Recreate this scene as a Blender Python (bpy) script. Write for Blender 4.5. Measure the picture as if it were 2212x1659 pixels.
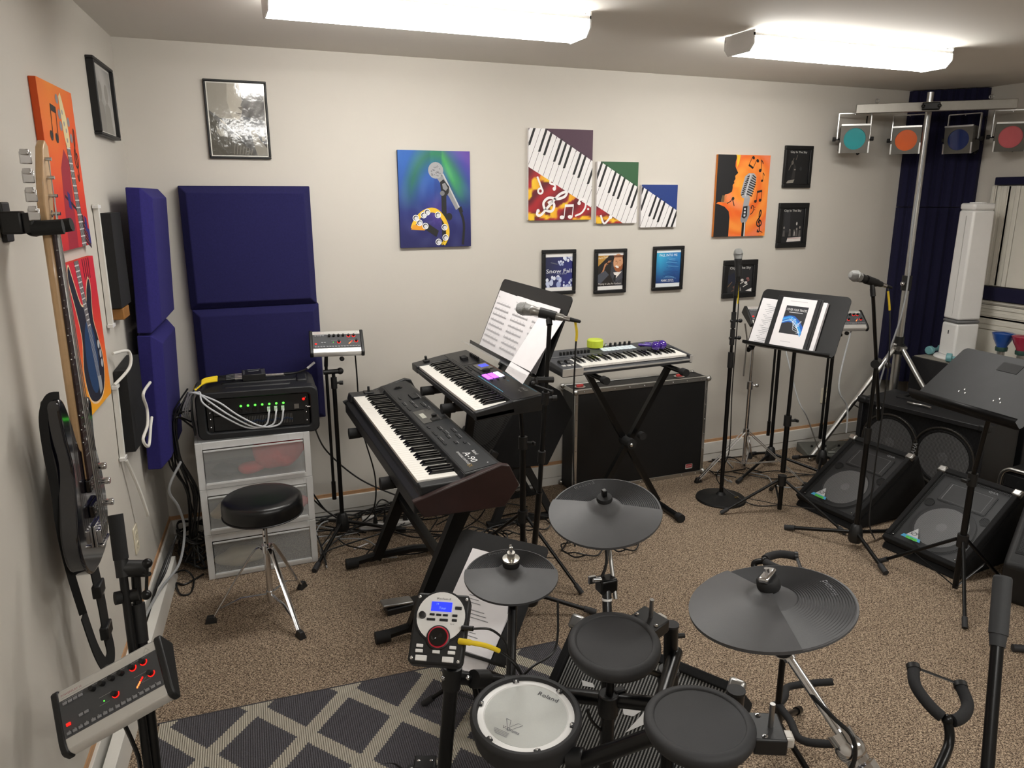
import bpy, math, random
from mathutils import Vector as V, Matrix as M
from math import sin, cos, pi, radians
SC=bpy.context.scene; COL=SC.collection
for o in list(bpy.data.objects): bpy.data.objects.remove(o)
# ---------------------------------------------------------------- camera
FPX=1614.38; CAMP=V((0.30785,-4.07767,1.79856)); YAW,PITCH,ROLL=0.38451,-0.24669,-0.00114
FW=V((sin(YAW)*cos(PITCH),cos(YAW)*cos(PITCH),sin(PITCH))); R0=V((cos(YAW),-sin(YAW),0)); U0=R0.cross(FW)
RT=R0*cos(ROLL)+U0*sin(ROLL); UP=-R0*sin(ROLL)+U0*cos(ROLL)
cam=bpy.data.cameras.new('camera'); cam.sensor_width=36; cam.lens=FPX/2212*36; cam.clip_start=.05
camo=bpy.data.objects.new('camera',cam); COL.objects.link(camo)
camo.matrix_world=M(((RT.x,UP.x,-FW.x,CAMP.x),(RT.y,UP.y,-FW.y,CAMP.y),(RT.z,UP.z,-FW.z,CAMP.z),(0,0,0,1)))
SC.camera=camo
def ray(x,y): return FW+RT*((x-1106)/FPX)-UP*((y-829.5)/FPX)
def D(x,y,d): return CAMP+ray(x,y)*d
def F(x,y,z=0): r=ray(x,y); return CAMP+r*((z-CAMP.z)/r.z)
def BK(x,y,yy=0): r=ray(x,y); return CAMP+r*((yy-CAMP.y)/r.y)
def XP(x,y,xx): r=ray(x,y); return CAMP+r*((xx-CAMP.x)/r.x)
# ---------------------------------------------------------------- world, exposure
w=bpy.data.worlds.new('World'); SC.world=w; w.use_nodes=True
w.node_tree.nodes['Background'].inputs[0].default_value=(.75,.78,.85,1); w.node_tree.nodes['Background'].inputs[1].default_value=.05
vs=SC.view_settings; vs.view_transform='Standard'; vs.look='None'; vs.gamma=1; vs.use_curve_mapping=False; vs.exposure=0.31
LAMP_POWER=24.0
CEIL=2.5; XR=5.28; TH=.09017; YF=-6.4
# ---------------------------------------------------------------- materials
def lin(c):
    if isinstance(c,str): c=tuple(int(c[i:i+2],16)/255 for i in (0,2,4))
    return tuple((x/12.92 if x<=.04045 else ((x+.055)/1.055)**2.4) for x in c[:3])
MATS={}
def mat(name,col,rough=.5,metal=0,var=.06,vs=30,bump=0,bs=200,coat=0,emit=0,trans=0,alpha=1,spec=.5,ecol=None):
    if name in MATS: return MATS[name]
    m=bpy.data.materials.new(name); m.use_nodes=True; nt=m.node_tree; b=nt.nodes['Principled BSDF']; l=nt.links
    c=lin(col); b.inputs['Roughness'].default_value=rough; b.inputs['Metallic'].default_value=metal
    b.inputs['Base Color'].default_value=(*c,1); b.inputs['Specular IOR Level'].default_value=spec
    tc=nt.nodes.new('ShaderNodeTexCoord')
    if var:
        n=nt.nodes.new('ShaderNodeTexNoise'); n.inputs['Scale'].default_value=vs; n.inputs['Detail'].default_value=4
        l.new(tc.outputs['Object'],n.inputs['Vector'])
        r=nt.nodes.new('ShaderNodeMix'); r.data_type='RGBA'
        r.inputs['A'].default_value=(*[x*(1-var) for x in c],1); r.inputs['B'].default_value=(*[min(1,x*(1+var)+.002) for x in c],1)
        l.new(n.outputs['Fac'],r.inputs['Factor']); l.new(r.outputs['Result'],b.inputs['Base Color'])
    if bump:
        n2=nt.nodes.new('ShaderNodeTexNoise'); n2.inputs['Scale'].default_value=bs; n2.inputs['Detail'].default_value=3; l.new(tc.outputs['Object'],n2.inputs['Vector'])
        bp=nt.nodes.new('ShaderNodeBump'); bp.inputs['Strength'].default_value=bump; bp.inputs['Distance'].default_value=.004
        l.new(n2.outputs['Fac'],bp.inputs['Height']); l.new(bp.outputs['Normal'],b.inputs['Normal'])
    if coat: b.inputs['Coat Weight'].default_value=coat; b.inputs['Coat Roughness'].default_value=.08
    if emit: b.inputs['Emission Color'].default_value=(*(lin(ecol) if ecol else c),1); b.inputs['Emission Strength'].default_value=emit
    if trans: b.inputs['Transmission Weight'].default_value=trans
    if alpha<1: b.inputs['Alpha'].default_value=alpha
    MATS[name]=m; return m
def nodes(m): nt=m.node_tree; return nt,nt.nodes['Principled BSDF'],nt.links
def math_(nt,op,a,b=None,c=None):
    n=nt.nodes.new('ShaderNodeMath'); n.operation=op
    for i,x in enumerate((a,b,c)):
        if x is None: continue
        if isinstance(x,(int,float)): n.inputs[i].default_value=x
        else: nt.links.new(x,n.inputs[i])
    return n.outputs[0]
WALLP=mat('wall_paint','C8C3BA',.6,0,.03,3,.05,350)
CEILP=mat('ceiling_paint','DDD8D0',.8,0,.03,2)
TRIMW=mat('trim_white','E4E2DC',.45,0,.05,8)
RAWWOOD=mat('raw_wood','B98F68',.7,0,.2,25)
BLK=mat('black_metal','0D0D0E',.32,.35,.1,40)
BLKG=mat('black_gloss','070709',.12,0,.05,20,coat=.6)
BLKP=mat('black_plastic','141415',.45,0,.12,40,.05,600)
BLKM=mat('black_matte','121213',.75,0,.2,60,.1,500)
RUB=mat('rubber_grey','454547',.5,0,.14,14,.05,500)
RUBD=mat('rubber_dark','2A2A2C',.66,0,.12,16,.06,500)
CHR=mat('chrome','D9D9DB',.14,1,.04,30)
STEEL=mat('brushed_steel','A9A8A6',.36,1,.1,60)
ALU=mat('aluminium','C6C6C4',.3,1,.06,30)
SILV=mat('silver_paint','D8D6D2',.35,.5,.03,40)
WHT=mat('white_plastic','E9E8E6',.32,0,.03,20)
PAPER=mat('paper','EDEAEC',.8,0,.03,20)
CARPETB=mat('black_carpet_cover','0C0C0E',.95,0,.5,120,.5,900)
NAVY=mat('navy_foam','15124A',.95,0,.22,120,.35,700)
NAVYD=mat('navy_foam_dark','0C0A30',.95,0,.25,120,.35,700)
YEL=mat('yellow_rubber','E8C81E',.5,0,.05,30)
WOODM=mat('maple_wood','CBA77C',.4,0,.12,60,coat=.3)
ROSE=mat('rosewood','2B1714',.45,0,.3,90)
# carpet
def carpet():
    m=mat('carpet_loop','A58A6A',.95,0,0); nt,b,l=nodes(m)
    tc=nt.nodes.new('ShaderNodeTexCoord')
    mp=nt.nodes.new('ShaderNodeMapping'); l.new(tc.outputs['Object'],mp.inputs['Vector']); mp.inputs['Scale'].default_value=(1,1,1)
    n1=nt.nodes.new('ShaderNodeTexNoise'); n1.inputs['Scale'].default_value=170; n1.inputs['Detail'].default_value=3; n1.inputs['Roughness'].default_value=.65; l.new(mp.outputs[0],n1.inputs['Vector'])
    wv=nt.nodes.new('ShaderNodeTexWave'); wv.wave_type='BANDS'; wv.bands_direction='DIAGONAL'; wv.inputs['Scale'].default_value=28; wv.inputs['Distortion'].default_value=14; wv.inputs['Detail'].default_value=2; wv.inputs['Detail Scale'].default_value=3.5; l.new(mp.outputs[0],wv.inputs['Vector'])
    n2=nt.nodes.new('ShaderNodeTexNoise'); n2.inputs['Scale'].default_value=2.2; l.new(mp.outputs[0],n2.inputs['Vector'])
    h=math_(nt,'ADD',math_(nt,'MULTIPLY',n1.outputs['Fac'],.75),math_(nt,'MULTIPLY',wv.outputs['Fac'],.25))
    cr=nt.nodes.new('ShaderNodeValToRGB'); e=cr.color_ramp.elements
    e[0].position=.36; e[0].color=(*lin('4A3F37'),1); e[1].position=.66; e[1].color=(*lin('CBB79F'),1)
    x=cr.color_ramp.elements.new(.5); x.color=(*lin('937F6B'),1); l.new(h,cr.inputs[0])
    mx=nt.nodes.new('ShaderNodeMix'); mx.data_type='RGBA'; mx.blend_type='MULTIPLY'; mx.inputs['Factor'].default_value=.25
    l.new(cr.outputs[0],mx.inputs['A']); l.new(n2.outputs['Color'],mx.inputs['B']); 
    l.new(cr.outputs[0],b.inputs['Base Color'])
    bp=nt.nodes.new('ShaderNodeBump'); bp.inputs['Strength'].default_value=.9; bp.inputs['Distance'].default_value=.006; l.new(h,bp.inputs['Height']); l.new(bp.outputs[0],b.inputs['Normal'])
    b.inputs['Specular IOR Level'].default_value=.1; return m
CARPET=carpet()
# perforated grilles: real holes cut by a regular pattern (transparent where the metal is punched)
def perf(name,col,pitch,hole,rough=.5,metal=.5,stagger=True,square=False):
    m=mat(name,col,rough,metal,.08,30); nt,b,l=nodes(m)
    tc=nt.nodes.new('ShaderNodeUVMap'); sp=nt.nodes.new('ShaderNodeSeparateXYZ'); l.new(tc.outputs[0],sp.inputs[0])
    v=math_(nt,'DIVIDE',sp.outputs[1],pitch*(.866 if stagger else 1)); u=math_(nt,'DIVIDE',sp.outputs[0],pitch)
    if stagger: u=math_(nt,'ADD',u,math_(nt,'MULTIPLY',math_(nt,'MODULO',math_(nt,'FLOOR',v),2),.5))
    fu=math_(nt,'ABSOLUTE',math_(nt,'SUBTRACT',math_(nt,'FRACT',u),.5)); fv=math_(nt,'ABSOLUTE',math_(nt,'SUBTRACT',math_(nt,'FRACT',v),.5))
    if square: d=math_(nt,'MAXIMUM',fu,fv)
    else: d=math_(nt,'SQRT',math_(nt,'ADD',math_(nt,'MULTIPLY',fu,fu),math_(nt,'MULTIPLY',fv,fv)))
    l.new(math_(nt,'GREATER_THAN',d,hole),b.inputs['Alpha']); return m
# colour attribute print
def printmat():
    m=mat('printed_colour','808080',.6,0,0); nt,b,l=nodes(m)
    a=nt.nodes.new('ShaderNodeAttribute'); a.attribute_name='Col'; n=nt.nodes.new('ShaderNodeTexNoise'); n.inputs['Scale'].default_value=60
    mx=nt.nodes.new('ShaderNodeMix'); mx.data_type='RGBA'; mx.blend_type='MULTIPLY'; mx.inputs['Factor'].default_value=.08
    l.new(a.outputs['Color'],mx.inputs['A']); l.new(n.outputs['Color'],mx.inputs['B']); l.new(mx.outputs['Result'],b.inputs['Base Color']); return m
PRINT=printmat()
def printgloss():
    m=mat('printed_gloss','808080',.08,0,0,coat=.5); nt,b,l=nodes(m)
    a=nt.nodes.new('ShaderNodeAttribute'); a.attribute_name='Col'; n=nt.nodes.new('ShaderNodeTexNoise'); n.inputs['Scale'].default_value=9; n.inputs['Detail'].default_value=2
    bp=nt.nodes.new('ShaderNodeBump'); bp.inputs['Strength'].default_value=.04; bp.inputs['Distance'].default_value=.02; l.new(n.outputs['Fac'],bp.inputs['Height']); l.new(bp.outputs[0],b.inputs['Normal'])
    l.new(a.outputs['Color'],b.inputs['Base Color']); return m
PRINTG=printgloss()
def glow(name,col,strength): return mat(name,col,.4,0,0,emit=strength)
LEDR=glow('led_red','FF1A12',1.3); LEDG=glow('led_green','4BE83A',2.4); LEDW=glow('led_amber','FF8040',1.6)
# ---------------------------------------------------------------- geometry helpers
def FR(o,x,y):
    x=V(x).normalized(); y=V(y); z=x.cross(y).normalized(); y=z.cross(x); o=V(o)
    return M(((x.x,y.x,z.x,o.x),(x.y,y.y,z.y,o.y),(x.z,y.z,z.z,o.z),(0,0,0,1)))
def FRZ(o,rz=0): return M.Translation(V(o))@M.Rotation(rz,4,'Z')
def FRN(o,n,hint=(1,0,0)):      # frame whose z axis is n
    z=V(n).normalized(); x=V(hint)-z*V(hint).dot(z); x.normalize(); y=z.cross(x); o=V(o)
    return M(((x.x,y.x,z.x,o.x),(x.y,y.y,z.y,o.y),(x.z,y.z,z.z,o.z),(0,0,0,1)))
ROOT={}
class MB:
    def __init__(s,T=None): s.v=[]; s.f=[]; s.col=[]; s.uv=None; s.T=T
    def add(s,vs,fs,c=None):
        o=len(s.v); T=s.T
        s.v+=[tuple(T@V(q)) for q in vs] if T is not None else [tuple(q) for q in vs]
        s.f+=[tuple(i+o for i in f) for f in fs]
        s.col+=[c]*len(vs); return s
    def box(s,c,d,R=None,taper=1,col=None):
        x,y,z=[q/2 for q in d]; c=V(c)
        p=[V((a*(taper if g>0 else 1),b*(taper if g>0 else 1),g)) for g in (-z,z) for a,b in ((-x,-y),(x,-y),(x,y),(-x,y))]
        if R is not None: p=[R@q for q in p]
        return s.add([q+c for q in p],[(3,2,1,0),(4,5,6,7),(0,1,5,4),(1,2,6,5),(2,3,7,6),(3,0,4,7)],col)
    def bb(s,lo,hi,col=None): return s.box([(a+b)/2 for a,b in zip(lo,hi)],[abs(b-a) for a,b in zip(lo,hi)],col=col)
    def cyl(s,a,b,r,r2=None,n=16,cap=True):
        a,b=V(a),V(b); z=(b-a); 
        if z.length<1e-9: return s
        T=FRN(a,z,(1,0,0) if abs(z.normalized().x)<.9 else (0,1,0)); L=z.length; r2=r if r2 is None else r2
        p=[T@V((r*cos(2*pi*i/n),r*sin(2*pi*i/n),0)) for i in range(n)]+[T@V((r2*cos(2*pi*i/n),r2*sin(2*pi*i/n),L)) for i in range(n)]
        f=[(i,(i+1)%n,n+(i+1)%n,n+i) for i in range(n)]
        if cap: f+=[tuple(range(n-1,-1,-1)),tuple(range(n,2*n))]
        return s.add(p,f)
    def lathe(s,prof,c=(0,0,0),ax=(0,0,1),n=24,hint=None):
        ax=V(ax); T=FRN(c,ax,hint or ((1,0,0) if abs(ax.normalized().x)<.9 else (0,1,0))); p=[];f=[]; m=len(prof)
        for r,h in prof: p+=[T@V((r*cos(2*pi*i/n),r*sin(2*pi*i/n),h)) for i in range(n)]
        for k in range(m-1):
            for i in range(n): f.append((k*n+i,k*n+(i+1)%n,(k+1)*n+(i+1)%n,(k+1)*n+i))
        if prof[0][0]>1e-5: f.append(tuple(range(n-1,-1,-1)))
        if prof[-1][0]>1e-5: f.append(tuple(range((m-1)*n,m*n)))
        return s.add(p,f)
    def tube(s,pts,r,n=8,close=False,cap=True,flat=None):
        pts=[V(q) for q in pts]; m=len(pts); p=[];f=[]; up=None
        for k in range(m):
            if close: t=(pts[(k+1)%m]-pts[k-1]).normalized()
            else: t=(pts[min(k+1,m-1)]-pts[max(k-1,0)]).normalized()
            if up is None: up=t.orthogonal().normalized() if flat is None else V(flat[2])
            up=(up-t*up.dot(t)); up=up.normalized() if up.length>1e-6 else t.orthogonal().normalized(); sd=t.cross(up)
            rr=r[k] if isinstance(r,(list,tuple)) else r
            for i in range(n):
                a=2*pi*i/n+pi/n
                if flat: p.append(pts[k]+up*(cos(a)*flat[0]*1.414/1)+sd*(sin(a)*flat[1]*1.414)) if n==4 else p.append(pts[k]+up*cos(a)*flat[0]+sd*sin(a)*flat[1])
                else: p.append(pts[k]+up*cos(a)*rr+sd*sin(a)*rr)
        for k in range(m if close else m-1):
            k2=(k+1)%m
            for i in range(n): f.append((k*n+i,k*n+(i+1)%n,k2*n+(i+1)%n,k2*n+i))
        if cap and not close: f+=[tuple(range(n-1,-1,-1)),tuple(range((m-1)*n,m*n))]
        return s.add(p,f)
    def sph(s,c,r,n=16,m=10,sc=(1,1,1)):
        c=V(c); p=[c+V((0,0,-r*sc[2]))]; f=[]
        for k in range(1,m):
            t=-pi/2+pi*k/m
            for i in range(n): a=2*pi*i/n; p.append(c+V((r*cos(t)*cos(a)*sc[0],r*cos(t)*sin(a)*sc[1],r*sin(t)*sc[2])))
        p.append(c+V((0,0,r*sc[2]))); e=len(p)-1
        for i in range(n):
            f.append((0,1+(i+1)%n,1+i)); f.append((e,1+(m-2)*n+i,1+(m-2)*n+(i+1)%n))
        for k in range(m-2):
            for i in range(n): a=1+k*n; f.append((a+i,a+(i+1)%n,a+n+(i+1)%n,a+n+i))
        return s.add(p,f)
    def torus(s,c,ax,R,r,n=32,m=8,a0=0,a1=2*pi,hint=None):
        T=FRN(c,ax,hint or ((1,0,0) if abs(V(ax).normalized().x)<.9 else (0,1,0))); full=abs(a1-a0-2*pi)<1e-6
        return s.tube([T@V((R*cos(a0+(a1-a0)*i/n),R*sin(a0+(a1-a0)*i/n),0)) for i in range(n if full else n+1)],r,m,close=full)
    def prism(s,poly,z0,z1,col=None):   # polygon in the local xy plane
        n=len(poly); p=[(x,y,z0) for x,y in poly]+[(x,y,z1) for x,y in poly]
        a=sum(poly[i][0]*poly[(i+1)%n][1]-poly[(i+1)%n][0]*poly[i][1] for i in range(n))
        f=[tuple(range(n-1,-1,-1)),tuple(range(n,2*n))]+[(i,(i+1)%n,n+(i+1)%n,n+i) for i in range(n)]
        if a<0: f=[tuple(reversed(q)) for q in f]
        return s.add(p,f,col)
    def build(s,name,m,parent=None,bev=0,seg=2,smooth=True,sharp=38,kind=None,label=None):
        me=bpy.data.meshes.new(name); vs=s.v
        if parent is not None:
            R=parent
            while R.parent is not None: R=R.parent
            I=ROOT[R.name].inverted(); vs=[I@V(q) for q in vs]
        me.from_pydata(vs,[],s.f); me.validate(); 
        if any(c is not None for c in s.col):
            at=me.attributes.new('Col','FLOAT_COLOR','POINT'); buf=[]
            for c in s.col: buf+=list(lin(c or (0,0,0)))+[1]
            if len(buf)==4*len(me.vertices): at.data.foreach_set('color',buf)
        if s.uv:
            ul=me.uv_layers.new(name='UVMap')
            for lp in me.loops: ul.data[lp.index].uv=s.uv[lp.vertex_index]
        if smooth and len(me.polygons):
            me.polygons.foreach_set('use_smooth',[True]*len(me.polygons)); me.set_sharp_from_angle(angle=radians(sharp))
        me.materials.append(m); o=bpy.data.objects.new(name,me); COL.objects.link(o)
        if parent is not None: o.parent=parent
        else: ROOT[o.name]=M.Identity(4)
        if bev:
            b=o.modifiers.new('bevel','BEVEL'); b.width=bev; b.segments=seg; b.limit_method='ANGLE'; b.angle_limit=radians(40); b.harden_normals=False
        if kind: o['kind']=kind
        if label: o['label']=label
        return o
def tag(o,label,cat,group=None,kind=None):
    o['label']=label; o['category']=cat
    if group: o['group']=group
    if kind: o['kind']=kind
    return o
def thing(name,label,cat,T=None,group=None):
    T=T if isinstance(T,M) else M.Translation(V(T or (0,0,0)))
    o=bpy.data.objects.new(name,None); o.empty_display_size=.05; COL.objects.link(o); o.matrix_world=T; ROOT[o.name]=T.copy(); tag(o,label,cat,group); return o
def struct(name,mb,m,**k): o=mb.build(name,m,**k); o['kind']='structure'; return o
def dup(root,T,label=None):
    r=root.copy(); COL.objects.link(r); r.matrix_world=T; ROOT[r.name]=T.copy()
    if label: r['label']=label
    def rec(a,b):
        for ch in [c for c in bpy.data.objects if c.parent==a]:
            c=ch.copy(); COL.objects.link(c); c.parent=b; rec(ch,c)
    rec(root,r); return r
def arc(c,x,y,r,a0,a1,n=10): return [V(c)+V(x)*(r*cos(radians(a0+(a1-a0)*i/n)))+V(y)*(r*sin(radians(a0+(a1-a0)*i/n))) for i in range(n+1)]
def spline(pts,n=8,close=False):     # Catmull-Rom
    P=[V(q) for q in pts]; m=len(P); out=[]
    for k in range(m if close else m-1):
        g=lambda i:(P[i%m] if close else P[max(0,min(m-1,i))])
        a,b,c,d=g(k-1),g(k),g(k+1),g(k+2)
        for i in range(n):
            t=i/n; out.append(.5*((2*b)+(c-a)*t+(2*a-5*b+4*c-d)*t*t+(3*b-a-3*c+d)*t**3))
    if not close: out.append(P[-1])
    return out
def rrect(x0,y0,x1,y1,r,n=4):
    out=[]
    for cx,cy,a in ((x1-r,y1-r,0),(x0+r,y1-r,90),(x0+r,y0+r,180),(x1-r,y0+r,270)):
        out+=[(cx+r*cos(radians(a+90*i/n)),cy+r*sin(radians(a+90*i/n))) for i in range(n+1)]
    return out
TXT={}
def textmesh(s):
    if s not in TXT:
        c=bpy.data.curves.new('t','FONT'); c.body=s; c.resolution_u=2; c.align_x='LEFT'; o=bpy.data.objects.new('t',c); COL.objects.link(o)
        me=bpy.data.meshes.new_from_object(o); vs=[(q.co.x,q.co.y) for q in me.vertices]; fs=[tuple(q.vertices) for q in me.polygons]
        wd=max([q[0] for q in vs]+[.01]); bpy.data.meshes.remove(me); bpy.data.objects.remove(o); bpy.data.curves.remove(c); TXT[s]=(vs,fs,wd)
    return TXT[s]
class PR(MB):       # flat print on a surface: layered colour shapes, local xy plane of T
    dz=.00002
    def __init__(s,T,z=.0004): super().__init__(T); s.z=z
    def grid(s,x0,y0,x1,y1,fn,nx=30,ny=40):
        o=len(s.v)
        for j in range(ny+1):
            for i in range(nx+1):
                u,v=i/nx,j/ny; s.v.append(tuple(s.T@V((x0+(x1-x0)*u,y0+(y1-y0)*v,s.z)))); s.col.append(fn(u,v))
        for j in range(ny):
            for i in range(nx): a=o+j*(nx+1)+i; s.f.append((a,a+1,a+nx+2,a+nx+1))
        s.z+=s.dz; return s
    def poly(s,pts,col):
        n=len(pts); a=sum(pts[i][0]*pts[(i+1)%n][1]-pts[(i+1)%n][0]*pts[i][1] for i in range(n))
        if a<0: pts=pts[::-1]
        s.add([(x,y,s.z) for x,y in pts],[tuple(range(len(pts)))],col); s.z+=s.dz; return s
    def rect(s,x0,y0,x1,y1,col): return s.poly([(x0,y0),(x1,y0),(x1,y1),(x0,y1)],col)
    def disc(s,x,y,r,col,r2=None,n=20,rot=0):
        r2=r2 or r; return s.poly([(x+r*cos(a)*cos(rot)-r2*sin(a)*sin(rot),y+r*cos(a)*sin(rot)+r2*sin(a)*cos(rot)) for a in [2*pi*i/n for i in range(n)]],col)
    def line(s,pts,w,col,sm=0):
        if sm: pts=[(q.x,q.y) for q in spline([(x,y,0) for x,y in pts],sm)]
        p=[];f=[];m=len(pts)
        for k in range(m):
            a=pts[max(k-1,0)]; b=pts[min(k+1,m-1)]; dx,dy=b[0]-a[0],b[1]-a[1]; L=math.hypot(dx,dy) or 1; ww=w[k*len(w)//m] if isinstance(w,(list,tuple)) else w
            nx,ny=-dy/L*ww/2,dx/L*ww/2; p+=[(pts[k][0]+nx,pts[k][1]+ny,s.z),(pts[k][0]-nx,pts[k][1]-ny,s.z)]
        for k in range(m-1): f.append((2*k+1,2*k+3,2*k+2,2*k))
        s.add(p,f,col); s.z+=s.dz; return s
    def text(s,t,x,y,h,col,w=None,rot=0,it=0):
        vs,fs,wd=textmesh(t); k=h/.7; kx=(w/wd) if w else k; c,sn=cos(rot),sin(rot)
        s.add([(x+(a*kx+it*b*k)*c-b*k*sn,y+(a*kx+it*b*k)*sn+b*k*c,s.z) for a,b in vs],fs,col); s.z+=s.dz; return s
def note(p,x,y,k,col,rot=0,kind=2):
    c,s=cos(rot),sin(rot); q=lambda a,b:(x+(a*c-b*s)*k,y+(a*s+b*c)*k)
    def disc(a,b,r,r2): p.poly([q(a+r*cos(t),b+r2*sin(t)) for t in [2*pi*i/14 for i in range(14)]],col)
    if kind==2: disc(-.35,-.5,.2,.15); disc(.35,-.4,.2,.15); p.line([q(-.17,-.5),q(-.17,.4)],.07*k,col); p.line([q(.53,-.4),q(.53,.5)],.07*k,col); p.line([q(-.2,.4),q(.56,.5)],.2*k,col)
    else: disc(-.1,-.5,.2,.16); p.line([q(.08,-.5),q(.08,.5)],.08*k,col); p.line([q(.08,.48),q(.25,.3),q(.36,.1)],.1*k,col)
def clef(p,x,y,k,col,rot=0,w=.09):
    c,s=cos(rot),sin(rot); q=lambda a,b:(x+(a*c-b*s)*k,y+(a*s+b*c)*k)
    pts=[(-.18,-.85),(-.05,-1),(.1,-.85),(.02,-.2),(-.06,.55),(.08,.95),(.2,.75),(.05,.35),(-.3,0),(-.28,-.38),(.05,-.5),(.32,-.28),(.2,0),(-.05,.02),(-.12,-.2)]
    p.line([q(a,b) for a,b in pts],w*k,col,5); p.disc(*q(-.16,-.85),.09*k,col)
def bassclef(p,x,y,k,col,rot=0):
    c,s=cos(rot),sin(rot); q=lambda a,b:(x+(a*c-b*s)*k,y+(a*s+b*c)*k)
    p.line([q(a,b) for a,b in [(-.35,.25),(-.2,.55),(.15,.5),(.25,.1),(.05,-.35),(-.4,-.65)]],.13*k,col,5); p.disc(*q(-.28,.25),.13*k,col); p.disc(*q(.5,.35),.08*k,col); p.disc(*q(.5,.0),.08*k,col)
rnd=random.Random(7)
BLKF=mat('black_wood_frame','08080A',.5,0,.08,40)
# ================================================================ ROOM
LN=V((cos(TH),-sin(TH),0)); LX=V((sin(TH),cos(TH),0)); Z=V((0,0,1))
def LW(s,z,v=0): return -LX*s+LN*v+Z*z          # point on the left wall: s from the corner, height, distance off the wall
LBACK=LW(-YF/cos(TH),0)
struct('floor',MB().bb((-1.2,YF-.2,-.1),(XR+.2,.2,0)),CARPET)
struct('ceiling',MB().bb((-1.2,YF-.2,CEIL),(XR+.2,.2,CEIL+.1)),CEILP)
struct('wall_back',MB().bb((-.2,0,0),(XR+.2,.15,CEIL)),WALLP)
struct('wall_right',MB().bb((XR,YF,0),(XR+.15,0,CEIL)),WALLP)
struct('wall_front',MB().bb((-1.2,YF-.15,0),(XR+.2,YF,CEIL)),WALLP)
TLW=FR((0,0,0),LX,Z)
struct('wall_left',MB(TLW).bb((-7,0,-.15),(.05,CEIL,0)),WALLP)
HB=.134
bb=struct('baseboard_back',MB().bb((.0,-.02,.055),(XR,0,HB)),TRIMW,bev=.002)
MB().bb((.0,-.016,0),(XR,0,.052)).build('lower_board',TRIMW,bb)
struct('trim_1',MB().bb((0,-.006,HB),(XR,0,HB+.02)),RAWWOOD)
bl=struct('baseboard_left',MB(TLW).bb((-6.5,0,0),(0,HB,.015)),TRIMW,bev=.002)
struct('trim_2',MB(TLW).bb((-6.5,HB,0),(0,HB+.022,.005)),RAWWOOD)
beam=struct('trim_3',MB(TLW).bb((-6.4,.0,.036),(-.40,.112,.074)),TRIMW,bev=.002)
struct('baseboard_right',MB().bb((XR-.02,YF,0),(XR,0,HB)),TRIMW,bev=.002)
# ---- fluorescent fixtures
LAMPD=glow('lamp_diffuser','FEFCF7',LAMP_POWER)
def fixture(x0,x1,y0,y1,label):
    t=thing('fluorescent_light',label,'ceiling light',((x0+x1)/2,(y0+y1)/2,CEIL),'fluorescent ceiling lights')
    MB().bb((x0+.01,y0+.035,CEIL-.03),(x1-.01,y1-.035,CEIL)).build('housing',WHT,t)
    prof=[(y0,CEIL-.022),(y0+.004,CEIL-.06),(y0+.03,CEIL-.088),(y1-.03,CEIL-.088),(y1-.004,CEIL-.06),(y1,CEIL-.022)]
    n=len(prof); vs=[(x0+.006,a,b) for a,b in prof]+[(x1-.006,a,b) for a,b in prof]
    MB().add(vs,[(i,i+1,n+i+1,n+i) for i in range(n-1)]).build('diffuser',LAMPD,t)
    for xx in (x0,x1-.006):
        MB(FR((xx,0,0),(0,1,0),(0,0,1))).prism([(y0-.002,CEIL-.005),(y0-.002,CEIL-.062),(y0+.028,CEIL-.092),(y1-.028,CEIL-.092),(y1+.002,CEIL-.062),(y1+.002,CEIL-.005)],0,.006).build('end_cap',WHT,t)
    for yy in (y0+.001,y1-.001):
        MB().bb((x0,yy-.003,CEIL-.03),(x1,yy+.003,CEIL-.018)).build('side_rail',WHT,t)
    return t
fixture(.575,1.795,-1.235,-1.035,'long white fluorescent ceiling light above the digital pianos')
fixture(2.585,3.79,-1.235,-1.035,'long white fluorescent ceiling light near the stage light bar')
fixture(.575,1.795,-4.35,-4.15,'long white fluorescent ceiling light above the guitar stands')
fixture(2.585,3.79,-4.35,-4.15,'long white fluorescent ceiling light near the right wall, away from the light bar')
# ---- electrical outlets
IVORY=mat('ivory_plastic','DDD5BF',.4,0,.03,20)
def outlet(T,label):
    t=thing('wall_outlet',label,'outlet',T,'duplex wall outlets')
    MB(T).prism(rrect(-.036,-.058,.036,.058,.006),0,.006).build('cover_plate',IVORY,t,bev=.002)
    for y in (-.024,.024):
        r=MB(T).prism(rrect(-.016,y-.014,.016,y+.014,.01),.006,.008).build('receptacle',IVORY,t)
        MB(T).bb((-.008,y-.004,.008),(-.0055,y+.006,.0084)).bb((.0055,y-.004,.008),(.008,y+.006,.0084)).build('slot',BLKM,r)
outlet(FR((4.448,0,.368),(1,0,0),Z),'ivory outlet on the back wall beside the light stand')
outlet(FR(LW(.83,.41),LX,Z),'ivory outlet low on the left wall above the white board')
# ================================================================ WALL ART
def wallT(x,z): return FR((x,0,z),(1,0,0),Z)
def clamp(x): return max(0,min(1,x))
def mixc(a,b,t): t=clamp(t); return tuple(p+(q-p)*t for p,q in zip(a,b))
def hx(h): return tuple(int(h[i:i+2],16)/255 for i in (0,2,4))
def canvas(T,wd,ht,label,edge,depth=.02):
    t=thing('painted_canvas',label,'painting',T); MB(T).bb((0,0,0),(wd,ht,depth)).build('stretched_canvas',mat('canvas_edge_'+edge,edge,.8),t,bev=.002); return t,PR(T@M.Translation((0,0,depth)))
def noise2(x,y,s=0): return .5+.25*(sin(x*12.9+s)+sin(y*9.7+s*2.1+3*sin(x*5.3+s)))*.9
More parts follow.
